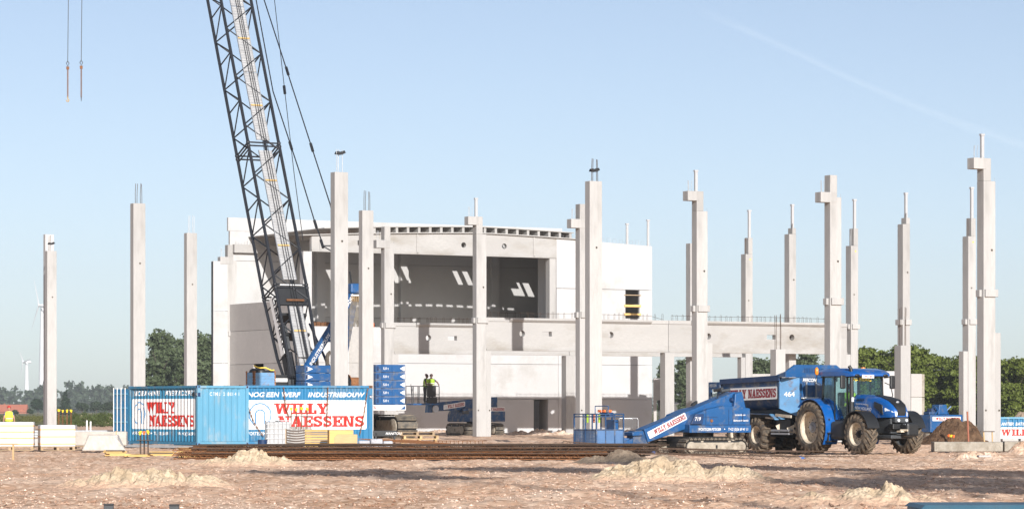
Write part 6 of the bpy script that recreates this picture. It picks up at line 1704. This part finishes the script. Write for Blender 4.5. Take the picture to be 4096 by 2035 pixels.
poly = [bq(2577,1716), bq(2592,1768), bq(2752,1712), bq(2960,1632), bq(2958,1578), bq(2938,1567)]
MB().prism(poly, 'y', YB, YB+.62).build('boom', 'blue', lf, bevel=.03)
inner = [bq(2545,1735), bq(2546,1776), bq(2594,1776), bq(2594,1718)]
MB().prism([bq(2538,1738), bq(2538,1778), bq(2600,1778), bq(2594,1736), bq(2575,1720), bq(2545,1722)], 'y', YB+.08, YB+.54).build('boom_head', 'blue_dull', lf, bevel=.03)
MB().prism([bq(2528,1728), bq(2530,1742), bq(2572,1740), bq(2572,1722)], 'y', YB-.02, YB+.6).build('head_cap', 'blue', lf, bevel=.02)
MB().prism([bq(2488,1772), bq(2488,1787), bq(2540,1787), bq(2540,1752)], 'y', YB+.12, YB+.5).build('jib_arm', 'blue', lf, bevel=.02)
MB().prism([bq(2930,1575), bq(2925,1640), bq(2975,1640), bq(2958,1565)], 'y', YB-.18, YB+.80).build('boom_pivot', 'blue', lf, bevel=.03)
for px_, py_ in ((2842,1640), (2925,1598)):
    x, z = bq(px_, py_); MB().lathe([(-.10,.001),(-.10,.05),(-.05,.085),(.0,.09)], 'y', 16, (x, YB, z)).build('pivot_boss', 'blue_dark', lf, True)
a, b = bq(2598,1752), bq(2748,1673); ang = math.atan2(b[1]-a[1], b[0]-a[0]); Ln = math.hypot(b[0]-a[0], b[1]-a[1])
ex_ = Vector((math.cos(ang), 0, math.sin(ang))); ez2 = Vector((-math.sin(ang), 0, math.cos(ang)))
wn_plate(lf, Vector((a[0], YB, a[1])) - ez2*.02, ex_, ez2, Ln, .26)
for f in (.12, .4, .66, .9):
    x = poly[0][0] + (poly[5][0]-poly[0][0])*f; z = poly[0][1] + (poly[5][1]-poly[0][1])*f - .07
    MB().lathe([(-.012,.001),(-.012,.016),(.0,.018)], 'y', 8, (x, YB, z)).build('bolt', 'blue_dark', lf)
MB().tube([bq(2905,1567)[:1] + (YB+.1, bq(2905,1567)[1]), bq(2870,1578)[:1] + (YB-.05, bq(2870,1578)[1]), bq(2868,1592)[:1] + (YB-.02, bq(2868,1592)[1])], .022, 6).build('hose', 'plastic_black', lf)
MB().cyl((bq(2890,1563)[0],YB+.1,bq(2890,1563)[1]), (bq(2925,1558)[0],YB+.1,bq(2925,1558)[1]), .055, n=10).build('ram', 'plastic_grey', lf)
MB().prism([bq(2780,1622), bq(2785,1612), bq(2802,1602), bq(2803,1612), bq(2790,1622)], 'y', YB+.2, YB+.32).build('exhaust', 'plastic_black', lf)
# basket
bc = LF.on_y(2394, 1700, 1.2)[0]
bx0, bx1, by0, by1, bz0, bzm, bzt = bc-.55, bc+.55, .42, 1.95, .32, .87, 1.42
bk = MB().box(bx0, bx1, by0, by1, bz0, bz0+.05).build('basket', 'blue_dull', lf)
for x in (bx0, bx1):
    for y in (by0, (by0+by1)/2, by1): MB().bar((x,y,bz0),(x,y,bzt), .045, .045, (0,1,0)).build('basket_post', 'blue_dull', bk)
for x in (bx0+.37, bx0+.74):
    for y in (by0, by1): MB().bar((x,y,bz0),(x,y,bzt), .04, .04, (0,1,0)).build('basket_post', 'blue_dull', bk)
for z in (bzt, bzt-.09, bzm):
    for pts in ([(bx0,by0,z),(bx1,by0,z)], [(bx0,by1,z),(bx1,by1,z)], [(bx0,by0,z),(bx0,by1,z)], [(bx1,by0,z),(bx1,by1,z)]):
        MB().cyl(pts[0], pts[1], .022, n=8).build('basket_rail', 'blue_dull', bk)
for a, b in (((bx0,by0),(bx1,by0)), ((bx0,by1),(bx1,by1)), ((bx0,by0),(bx0,by1)), ((bx1,by0),(bx1,by1))):
    MB().bar((a[0],a[1],(bz0+bzm)/2+.03),(b[0],b[1],(bz0+bzm)/2+.03), .006, bzm-bz0-.07).build('basket_mesh', 'grating_blue', bk)
MB().box(bx1-.22, bx1-.05, 1.0, 1.7, bzt-.10, bzt+.06).build('control_box', 'blue_dark', bk, bevel=.02)
MB().tube([(bx1-.3,.95,bzt),(bx1-.3,.95,bzt+.28),(bx1-.3,1.85,bzt+.28),(bx1-.3,1.85,bzt)], .018, 6).build('control_guard', 'blue', bk)
for y in (1.05, 1.45, 1.75): MB().box(bx1-.24, bx1-.12, y-.05, y+.05, bzt+.06, bzt+.15).build('control_knob', 'orange_cap', bk, bevel=.02)
MB().box(bx1-.06, bx1+.1, .9, 1.6, bz0+.1, bzt-.2).build('basket_bracket', 'blue', bk, bevel=.02)
MB().bar((bx1+.05,1.1,bz0+.2),(bx1+.75,.95,bz0+.1), .2, .22).build('bracket_arm', 'blue', bk)
for y in (.6, .95, 1.4): MB().box(bx0+.2, bx0+.26, y, y+.04, bzt-.3, bzt+.01).build('tie_strip', ['white_paint','hivis','red_rope'][int(y*3) % 3], bk)

# ---------------------------------------------------------------- boom lift with the two workers
MO_ = at(1857, 63.4); MO = Vector((MO_.x, MO_.y, -.06)); MF = Frame(MO)
ml = thing('boom_lift', 'shaded blue crawler boom lift carrying two workers before the white wall', 'boom lift', MO)
track(ml, 0, .62, 0, 2.45, .74, n_pad=24); track(ml, 2.27, 2.89, 0, 2.45, .74, n_pad=24)
MB().box(.55, 2.15, .4, 1.9, .30, .75).lathe([(.7,.5),(.90,.5)], 'z', 18, (1.35,1.15,0)).build('carbody', 'plastic_black', ml)
x0_, _ = MF.on_y(1841, 1650, .35); x1_, _ = MF.on_y(2021, 1650, .35)
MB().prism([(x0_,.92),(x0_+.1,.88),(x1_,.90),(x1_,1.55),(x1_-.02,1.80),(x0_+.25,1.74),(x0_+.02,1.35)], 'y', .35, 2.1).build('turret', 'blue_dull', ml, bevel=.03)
MB().box(x0_+.12, x0_+.62, .335, .348, 1.38, 1.60).build('vent', 'plastic_grey', ml)
wn_plate(ml, (x1_-1.72, .345, 1.56), (1,0,0), (0,0,1), 1.70, .24)
YM = .55
bl0, bl1, bl2, bl3 = MF.on_y(1735,1640,YM), MF.on_y(1735,1606,YM), MF.on_y(1990,1583,YM), MF.on_y(1990,1630,YM)
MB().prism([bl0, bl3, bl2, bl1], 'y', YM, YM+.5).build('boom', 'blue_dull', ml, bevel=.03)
a, b = MF.on_y(1774,1634,YM), MF.on_y(1860,1620,YM); d_ = Vector((b[0]-a[0],0,b[1]-a[1])); wn_plate(ml, (a[0],YM,a[1]), d_.normalized(), Vector((0,0,1)), d_.length, .30)
MB().lathe([(YM-.05,.001),(YM-.05,.22),(YM+.55,.22),(YM+.55,.001)], 'y', 18, (bl0[0]+.12, 0, 1.70)).build('boom_nose', 'sign_grey', ml, True)
MB().prism([MF.on_y(1712,1645,YM), MF.on_y(1732,1645,YM), MF.on_y(1735,1600,YM), MF.on_y(1718,1588,YM)], 'y', YM+.05, YM+.45).build('jib', 'blue', ml, bevel=.02)
kx0, kz0 = MF.on_y(1637, 1617, .3); kx1, _ = MF.on_y(1760, 1617, .3)
kx1 -= .35
fz = 2.04
mb = MB().box(kx0, kx1, -.25, .75, fz-.10, fz).build('basket', 'blue', ml, bevel=.01)
for x in (kx0, kx0+.42, kx0+.85, kx0+1.3, kx1):
    for y in (-.25, .75): MB().bar((x,y,fz),(x,y,fz+1.08), .04, .04, (0,1,0)).build('basket_post', 'plastic_grey', mb)
for z in (fz+1.08, fz+.55):
    for p_, q_ in (((kx0,-.25,z),(kx1,-.25,z)), ((kx0,.75,z),(kx1,.75,z)), ((kx0,-.25,z),(kx0,.75,z)), ((kx1,-.25,z),(kx1,.75,z))): MB().cyl(p_, q_, .022, n=6).build('basket_rail', 'plastic_grey', mb)
MB().box(kx0+.95, kx1-.25, -.32, -.22, fz+.42, fz+1.12).build('control_panel', 'plastic_black', mb, bevel=.03)
MB().box(kx0+.95, kx1-.15, -.30, -.20, fz+.02, fz+.40).build('front_cover', 'plastic_black', mb, bevel=.03)
MB().tube([(kx0,-.25,fz+1.05),(kx0-.15,-.3,fz+.5),(kx0-.2,-.3,fz+1.2)], .02, 6).build('hose', 'plastic_black', mb)
hx, hz = MF.on_y(1972, 1600, .8); MB().prism([(hx,hz-.2),(hx+.12,hz-.2),(hx+.28,hz+.15),(hx+.16,hz+.26)], 'y', .8, .92).build('exhaust', 'plastic_black', ml); 

# ---------------------------------------------------------------- third lift, behind the soil heap
RO = at(3722, 80); RO = Vector((RO.x, RO.y, 0))
rl_ = thing('boom_lift', 'blue boom lift parked behind the brown soil heap at the right', 'boom lift', RO)
track(rl_, .1, .6, .1, 2.4, .6, n_pad=22); track(rl_, 1.5, 2.0, .1, 2.4, .6, n_pad=22)
MB().box(0, 2.02, 0, 2.3, .45, 1.33).build('turret', 'blue', rl_, bevel=.04)
wn_plate(rl_, (.12,-.005,1.02), (1,0,0), (0,0,1), 1.76, .21, 'red_paint')
MB().prism([(.72,1.34),(1.30,1.34),(1.24,1.84),(.78,1.84)], 'y', .3, .9).build('boom_cradle', 'blue', rl_, bevel=.03)
for x in (.60, 1.40): MB().tube([(x,.4,1.34),(x+(.12 if x < 1 else -.12),.35,1.55),(x+(-.08 if x < 1 else .1),.3,1.75)], .04, 6).build('horn_bracket', 'blue', rl_)
MB().box(.15, .55, .3, .8, 1.335, 1.48).build('engine_cover', 'blue_dull', rl_, bevel=.03); MB().box(.45, .75, .5, .9, 1.335, 1.65).build('engine_cover', 'blue_dark', rl_, bevel=.03)
MB().bar((-.05,1.6,1.05),(-.9,1.9,.95), .3, .35).build('boom', 'blue', rl_, bevel=.02)

# ---------------------------------------------------------------- sand and soil heaps
heap('sand_heap', 'pale sand heap at the left before the rebar pile', 'heap', 700, 1250, 142, [(1010,.43,.95),(860,.28,.7),(1120,.34,.6),(780,.18,.6)], 'sand', .55, .17, 1, 170)
heap('sand_heap', 'wide low sand heap in the left foreground', 'heap', 170, 990, 196, [(470,.38,.8),(640,.43,1.0),(800,.37,.8),(330,.23,.8)], 'sand', .5, .18, 2, 210)
heap('soil_heap', 'soil heap below the lowered boom, shade partly put into its grey brown colour', 'heap', 2250, 2800, 131, [(2500,.38,.75),(2370,.24,.7),(2660,.27,.7)], 'grey_soil_with_shade', .5, .13, 3, 150)
heap('sand_heap', 'largest clumpy sand heap in the centre right foreground', 'heap', 2270, 3200, 182, [(2600,.56,.95),(2480,.40,.85),(2720,.48,.75),(2930,.37,.9),(2390,.20,.7),(3070,.20,.7)], 'sand', .55, .17, 4, 230)
heap('sand_heap', 'clumpy sand heap cut by the bottom edge at right', 'heap', 2880, 3860, 236, [(3570,.32,.5),(3440,.23,.65),(3250,.19,.6),(3700,.22,.45),(3060,.12,.55)], 'sand', .5, .20, 5, 230)
heap('rubble_heap', 'pinkish rubble heap against the concrete block at right', 'heap', 3740, 4080, 125, [(3880,.28,.7),(3960,.24,.6)], 'pink_rubble', .6, .16, 6, 110)
heap('rubble_heap', 'rubble heap at the right edge beside the concrete block', 'heap', 4010, 4330, 112, [(4090,.50,.6),(4200,.45,.7)], 'pink_rubble', .6, .18, 7, 100)
heap('soil_heap', 'dark brown soil heap between the tractor and the tallest column', 'heap', 3640, 3985, 88, [(3815,1.28,1.25),(3860,1.15,1.0)], 'brown_soil', .9, .16, 8, 130)
heap('soil_heap', 'tan earth heap behind the low container at the right edge', 'heap', 3990, 4250, 62, [(4090,1.55,1.3)], 'grey_soil_with_shade', .9, .15, 9, 80)
heap('soil_heap', 'small orange earth heap in the field left of the container', 'heap', 295, 365, 34, [(330,1.0,.8)], 'pink_rubble', .9, .2, 10, 40)
heap('soil_heap', 'small tan earth heap before the container doors', 'heap', 405, 470, 36, [(440,.9,.7)], 'pink_rubble', .9, .2, 11, 40)
heap('rubble_heap', 'low rubble ridge at the foot of the white wall', 'heap', 2010, 2320, 62, [(2060,.38,1.0),(2160,.36,1.0),(2260,.36,1.0)], 'pink_rubble', .3, .16, 12, 80)
heap('rubble_heap', 'low rubble by the lift tracks under the white wall', 'heap', 1600, 1990, 61.2, [(1660,.34,1.2),(1760,.36,1.0),(1860,.34,1.2),(1940,.36,1.0)], 'pink_rubble', .3, .14, 13, 90)
heap('rubble_heap', 'low rubble ridge between the doorway and the right hall corner', 'heap', 2230, 2640, 60.0, [(2300,.36,1.4),(2420,.36,1.4),(2540,.34,1.4)], 'pink_rubble', .3, .14, 14, 90)

# ---------------------------------------------------------------- smaller site things at the right and by the wall
def block(label, x0, x1, s, h, d, m='concrete_dirty', rz=.0, name='concrete_block', cat='block', z=0.0, grp=None):
    p = at((x0+x1)/2, s); w = (x1-x0)/s
    t = thing(name, label, cat, (p.x, p.y, z), rz, grp)
    MB().box(-w/2, w/2, 0, d, 0, h).build('body', m, t, bevel=.025); return t
b = block('long rough concrete footing block before the tallest column', 3737, 4012, 106, .36, .9)
MB().box(-1.22, -.2, -.012, -.002, .06, .30).build('face_patch', 'concrete_dirty', b)  # thin patch on the left of the front face, same concrete as the block
block('concrete footing block running out of the right edge', 4018, 4200, 106, .38, .9)
block('pale slab lying on the rubble before the concrete footing', 3915, 3966, 128, .07, .3, 'concrete_grey', .1, 'paving_slab', 'slab', .08)
block('grey slab bundle at the foot of the low container', 4010, 4075, 80, .13, .6, 'concrete_grey', .1, 'paving_slab', 'slab')
block('second grey slab bundle at the right edge', 4082, 4150, 80, .14, .6, 'concrete_grey', .1, 'paving_slab', 'slab')
block('white precast panel standing behind the tractor bonnet', 3531, 3586, 58, 4.25, .4, 'concrete_white', .3, 'precast_wall', 'panel')
p = at(3675, 60)
for z0, z1, lb in ((0, 2.42, 'lower grey precast panel right of the short stub column'), (2.44, 3.98, 'upper grey precast panel right of the short stub column')):
    t = thing('precast_wall', lb, 'panel', (p.x, p.y, z0), PHI, 'stacked grey precast panels')
    MB().box(-.62, .28, 0, .5, 0, z1-z0).build('slab', 'concrete_grey', t, bevel=.02); MB().box(.282, .50, .02, .48, 0, z1-z0-.02).build('end_slab', 'concrete_dirty', t, bevel=.02)
block('low grey precast panel behind the trailer tub', 2980, 3090, 55, 4.2, .3, 'concrete_grey', .2, 'precast_wall', 'panel')
p = at(2628, 58); t = thing('gate_frame', 'concrete lintel on a dark steel post right of the hall wall', 'frame', (p.x, p.y, 0), .1)
MB().box(-.22, .34, 0, .3, 2.25, 3.75).build('lintel', 'concrete_grey', t); MB().box(-.22, -.02, .02, .22, 0, 2.25).build('post', 'concrete_grey', t); MB().box(.12, .20, .05, .15, 0, 2.25).build('steel_post', 'steel_dark', t)
def barrier(label, x, s, rz):
    p = at(x, s); t = thing('crowd_barrier', label, 'barrier', (p.x, p.y, 0), rz, 'crowd barriers by the wall')
    MB().tube([(-.5,0,.1),(-.5,0,.92),(-.42,0,1.02),(.42,0,1.02),(.5,0,.92),(.5,0,.1)], .022, 6).build('frame', 'galvanised', t)
    MB().cyl((-.5,0,.2),(.5,0,.2), .018, n=6).build('lower_rail', 'galvanised', t)
    for i in range(9): MB().cyl((-.42+i*.105,0,.2),(-.42+i*.105,0,1.02), .011, n=5).build('bar', 'galvanised', t)
    for x_ in (-.38, .38): MB().box(x_-.02, x_+.02, -.25, .25, 0, .03).build('foot', 'galvanised', t)
barrier('left crowd barrier leaning behind the blue basket', 2503, 60, .2); barrier('right crowd barrier behind the lowered boom', 2524, 59, -.1)
for i, (x, s, rz) in enumerate(((2185, 61, .3), (2215, 60, -.2))):
    p = at(x, s); t = thing('concrete_slab', ['tilted pale slab lying before the doorway', 'flat pale slab right of the doorway'][i], 'slab', (p.x, p.y, .03), rz)
    MB().box(-.5, .45, 0, .6, 0, .09).build('slab', 'concrete_white', t, rot=(0, R(-12 if i == 0 else 4), 0)); t.location.z = .06
# trestle at the tallest column, red marker pole
p = at(3952, 97); t = thing('trestle', 'small wooden trestle with dark top at the foot of the tallest column', 'trestle', (p.x, p.y, .0), 0)
MB().box(-.30, .27, -.05, .12, .66, .70).build('top', 'plywood_dark', t)
for x in (-.18, .17): MB().bar((x+(.05 if x < 0 else .02),0,.0),(x,0,.66), .05, .05, (0,1,0)).build('leg', 'wood', t)
p = at(3868, 90); o = MB().tube([(.03,0,-.1),(0,0,.6),(-.03,0,1.42)], .042, 10).build('marker_pole', 'brick', None, True, loc=(p.x, p.y - .3, .08)); tag(o, 'red marker pole leaning in the brown soil heap', 'pole', None, 'thing')
# two dark posts and a blue box close to the camera at the bottom edge
for x, y0, lb in ((435, 2013, 'left black post top at the bottom edge'), (697, 2015, 'right black post top at the bottom edge')):
    s = 330; p = at(x, s); h = CH + (YH-y0)/s
    t = thing('site_post', lb, 'post', (p.x, p.y, 0), .06, 'black posts at the bottom edge')
    MB().box(-.058, .058, -.058, .058, -.1, h-.02).build('shaft', 'plastic_grey', t, bevel=.006); MB().box(-.061, .061, -.061, .061, h-.019, h).build('cap', 'steel_black', t, bevel=.004)
s = 300; pA = at(3690, s); t = thing('blue_skip', 'blue grey metal lid of a box at the bottom right corner', 'box', (pA.x, pA.y, 0), .02)
hz_ = CH + (YH-2019)/s
MB().box(0, 2.6, 0, 1.4, 0, hz_-.05).build('body', 'lid_blue', t, bevel=.02); MB().hexa([(-.03,-.04,hz_-.05),(2.65,-.04,hz_-.05),(2.65,1.44,hz_-.05),(-.03,1.44,hz_-.05),(.03,.02,hz_),(2.6,.02,hz_),(2.6,1.38,hz_),(.03,1.38,hz_)]).build('lid', 'lid_blue', t, bevel=.01)

# ---------------------------------------------------------------- people
def person(label, loc, rz, J, top, trs, helmet, sk='skin', vest='hivis', sit=False, arms_bare=True, scale=1.0):
    """J: joint positions of the pose; the body grows as one skinned surface over them."""
    t = thing('person', label, 'person', loc, rz); t.scale = (scale,)*3
    names = ['pelvis','waist','chest','neck','head0','shL','elL','wrL','hdL','shR','elR','wrR','hdR','hpL','knL','anL','toL','hpR','knR','anR','toR']
    rad = dict(pelvis=(.15,.11), waist=(.14,.10), chest=(.17,.115), neck=(.058,.058), head0=(.07,.075), shL=(.075,.07), shR=(.075,.07), elL=(.048,.048), elR=(.048,.048), wrL=(.032,.032), wrR=(.032,.032),
               hdL=(.042,.024), hdR=(.042,.024), hpL=(.10,.10), hpR=(.10,.10), knL=(.064,.064), knR=(.064,.064), anL=(.046,.05), anR=(.046,.05), toL=(.045,.035), toR=(.045,.035))
    ed = [('pelvis','waist'),('waist','chest'),('chest','neck'),('neck','head0'),('chest','shL'),('shL','elL'),('elL','wrL'),('wrL','hdL'),('chest','shR'),('shR','elR'),('elR','wrR'),('wrR','hdR'),
          ('pelvis','hpL'),('hpL','knL'),('knL','anL'),('anL','toL'),('pelvis','hpR'),('hpR','knR'),('knR','anR'),('anR','toR')]
    me = bpy.data.meshes.new('body'); idx = {n_: i for i, n_ in enumerate(names)}
    me.from_pydata([J[n_] for n_ in names], [(idx[a], idx[b]) for a, b in ed], [])
    ob = bpy.data.objects.new('body_seed', me); C.objects.link(ob)
    sm = ob.modifiers.new('skin', 'SKIN'); sm.use_smooth_shade = True
    sv = me.skin_vertices[0].data
    for n_ in names: sv[idx[n_]].radius = rad[n_]; sv[idx[n_]].use_root = (n_ == 'pelvis')
    sb = ob.modifiers.new('sub', 'SUBSURF'); sb.levels = 2; sb.render_levels = 2
    bpy.context.view_layer.update()
    me2 = bpy.data.meshes.new_from_object(ob.evaluated_get(bpy.context.evaluated_depsgraph_get()))
    bpy.data.objects.remove(ob)
    bm = bmesh.new(); bm.from_mesh(me2); bpy.data.meshes.remove(me2)
    # head: skull, jaw, nose, ears and eye sockets merged into the body mesh
    hd = Vector(J['head0']); fwd = Vector(J.get('look', (0,-1,0))).normalized(); rt = fwd.cross(Vector((0,0,1))).normalized()
    def blob(c, rx, ry, rz_, n=10, m=8):
        q = MB().ball((0,0,0), rx, ry, rz_, n, m); vs = [bm.verts.new(c + rt*p[0] + fwd*p[1] + Vector((0,0,p[2]))) for p in q.v]
        for f in q.f:
            try: bm.faces.new([vs[i] for i in f]).smooth = True
            except ValueError: pass
    hc = hd + Vector((0,0,.10))
    blob(hc, .076, .096, .118); blob(hc + fwd*.055 + Vector((0,0,-.06)), .05, .05, .055); blob(hc + fwd*.10 + Vector((0,0,-.012)), .014, .022, .024, 6, 5)
    for s_ in (-1, 1): blob(hc + rt*.078*s_, .012, .022, .032, 6, 5); blob(hc + fwd*.088 + rt*.03*s_ + Vector((0,0,.018)), .013, .008, .008, 6, 4)
    # fingers: five tapered chains from each palm
    for sd_ in ('L', 'R'):
        w, h = Vector(J['wr'+sd_]), Vector(J['hd'+sd_]); d = (h-w).normalized(); sx = d.orthogonal().normalized(); cz = d.cross(sx)
        for k, (off, ln, sp) in enumerate(((-.030,.070,-.15),(-.010,.082,-.05),(.010,.078,.05),(.030,.062,.15),(-.040,.055,-.8))):
            b0 = (h if k < 4 else w + d*.04) + sx*off; dd_ = (d + sx*sp).normalized(); q = MB().tube([b0 - d*.02, b0 + dd_*ln*.55, b0 + dd_*ln*.9 + cz*.03], [.011,.010,.007], 6)
            vs = [bm.verts.new(p) for p in q.v]
            for f in q.f: bm.faces.new([vs[i] for i in f]).smooth = True
    bme = bpy.data.meshes.new('body'); bm.normal_update(); bm.to_mesh(bme); bm.free()
    for m in (top, trs, sk, 'steel_black'): bme.materials.append(MT[m])
    js = {n_: Vector(J[n_]) for n_ in names}
    reg = [('pelvis',1),('hpL',1),('hpR',1),('knL',1),('knR',1),('anL',3),('anR',3),('toL',3),('toR',3),('waist',0),('chest',0),('shL',0),('shR',0),('elL',2 if arms_bare else 0),('elR',2 if arms_bare else 0),('wrL',2),('wrR',2),('hdL',2),('hdR',2),('neck',2),('head0',2)]
    for p in bme.polygons:
        c = p.center; p.material_index = min(reg, key=lambda r_: (js[r_[0]]-c).length_squared)[1] if (c-hc).length > .16 else 2
        p.use_smooth = True
    o = bpy.data.objects.new('body', bme); C.objects.link(o); o.parent = t
    # vest: a slightly wider shell over the torso, with reflective bands
    pv_, wv_, cv = js['pelvis'], js['waist'], js['chest']; ax = (cv-pv_).normalized(); sr = (js['shR']-js['shL']).normalized(); fr = sr.cross(ax).normalized()
    rings = [(pv_ + ax*.02, .205,.155), (wv_, .195,.148), (cv - ax*.08, .225,.165), (cv + ax*.06, .225,.160), (cv + ax*.15, .16,.12)]
    q = MB(); n = 18
    for c, rx, ry in rings: q.v += [tuple(c + sr*rx*math.cos(2*math.pi*i/n) + fr*ry*math.sin(2*math.pi*i/n)) for i in range(n)]
    q.f = [(k*n+i, k*n+(i+1) % n, (k+1)*n+(i+1) % n, (k+1)*n+i) for k in range(4) for i in range(n)]; q.m = [0]*len(q.f)
    vo = q.build('vest', vest, t, True)
    for c, rx, ry in ((wv_ + ax*.02, .203,.156), (wv_ + ax*.13, .216,.164)):
        q = MB()
        for dz in (-.02, .02): q.v += [tuple(c + ax*dz + sr*rx*math.cos(2*math.pi*i/n) + fr*ry*math.sin(2*math.pi*i/n)) for i in range(n)]
        q.f = [(i, (i+1) % n, n+(i+1) % n, n+i) for i in range(n)]; q.m = [0]*n
        q.build('reflective_band', 'reflective', vo, True)
    hq = MB()
    hp = hc + Vector((0,0,.035))
    vs = []
    ns, nm = 16, 6
    for i in range(nm+1):
        th = R(90*i/nm)
        for k in range(ns):
            a = 2*math.pi*k/ns; vs.append(hp + rt*(.102*math.sin(th)*math.cos(a)) + fwd*(.122*math.sin(th)*math.sin(a)) + Vector((0,0,.105*math.cos(th))))
    for k in range(ns):
        a = 2*math.pi*k/ns; br = .045 if math.sin(a) > .3 else .012; vs.append(hp + rt*((.104+br*.4)*math.cos(a)) + fwd*((.124+br)*math.sin(a)) + Vector((0,0,-.012)))
    hq.add(vs, [(i*ns+k, i*ns+(k+1) % ns, (i+1)*ns+(k+1) % ns, (i+1)*ns+k) for i in range(nm+1) for k in range(ns)])
    hq.build('helmet', helmet, t, True)
    return t
def stand(lean=0.0, turn=0.0, aL=None, aR=None, look=(0,-1,0)):
    J = dict(pelvis=(0,0,.96), waist=(0,-.01-lean*.3,1.10), chest=(0,-lean*.8,1.34), neck=(0,-lean*1.05,1.49), head0=(0,-lean*1.2,1.56),
             shL=(.17,-lean*.9,1.42), shR=(-.17,-lean*.9,1.42), hpL=(.095,0,.90), hpR=(-.095,0,.90), knL=(.10,-.02,.50), knR=(-.10,-.02,.50), anL=(.105,.02,.09), anR=(-.105,.02,.09), toL=(.12,-.14,.04), toR=(-.12,-.14,.04), look=look)
    aL = aL or [(.26,.02,1.16),(.28,-.08,.92),(.28,-.11,.82)]; aR = aR or [(-.26,.02,1.16),(-.28,-.08,.92),(-.28,-.11,.82)]
    for s_, a in (('L', aL), ('R', aR)): J['el'+s_], J['wr'+s_], J['hd'+s_] = a
    return J
# worker behind the white packs, back to the camera
p = at(36, 76)
person('worker in yellow vest and red helmet standing behind the left white pack', (p.x, p.y, 0), R(180+10), stand(.0, look=(0.1,-1,-.1)), 'shirt_blue', 'trousers', 'helmet_red', 'skin', 'hivis_yellow', arms_bare=True)
# two workers in the basket of the shaded lift
def MW(x, y, z): return Vector((MO.x + x*CA - y*SA, MO.y + x*SA + y*CA, z))
person('left worker on the lift platform bending over the controls', MW(kx0+1.02, .15, fz), R(75), stand(.10, aL=[(.23,-.16,1.18),(.12,-.36,1.12),(.10,-.44,1.13)], aR=[(-.23,-.14,1.16),(-.10,-.34,1.08),(-.08,-.43,1.08)], look=(.1,-1,-.35)), 'shirt_navy', 'trousers', 'helmet_dark', 'skin_dark', 'hivis')
person('right worker on the lift platform with elbow out, hand on the rail', MW(kx0+1.52, .25, fz), R(10), stand(.06, aL=[(.40,-.06,1.26),(.44,-.26,1.10),(.43,-.34,1.09)], aR=[(-.44,.02,1.30),(-.50,-.22,1.12),(-.47,-.31,1.10)], look=(-.35,-1,-.25)), 'shirt_navy', 'trousers', 'helmet_dark', 'skin_dark', 'hivis')
# tractor driver, seated
J = dict(pelvis=(0,0,.10), waist=(0,-.03,.25), chest=(0,-.07,.48), neck=(0,-.09,.63), head0=(0,-.10,.70), shL=(.18,-.07,.56), shR=(-.18,-.07,.56), elL=(.27,-.24,.36), wrL=(.16,-.46,.38), hdL=(.14,-.53,.40), elR=(-.27,-.24,.36), wrR=(-.16,-.46,.38), hdR=(-.14,-.53,.40),
         hpL=(.10,-.05,.08), hpR=(-.10,-.05,.08), knL=(.16,-.48,.10), knR=(-.16,-.48,.10), anL=(.16,-.60,-.30), anR=(-.16,-.60,-.30), toL=(.17,-.74,-.34), toR=(-.17,-.74,-.34), look=(.1,-1,0))
def TW(x, y, z): return Vector((TO.x + x*CA - y*SA, TO.y + x*SA + y*CA, z))
person('tractor driver in high visibility jacket at the steering wheel', TW(0, -.75, 1.58), PHI, J, 'hivis', 'trousers', 'helmet_white', 'skin', 'hivis_yellow', arms_bare=False)
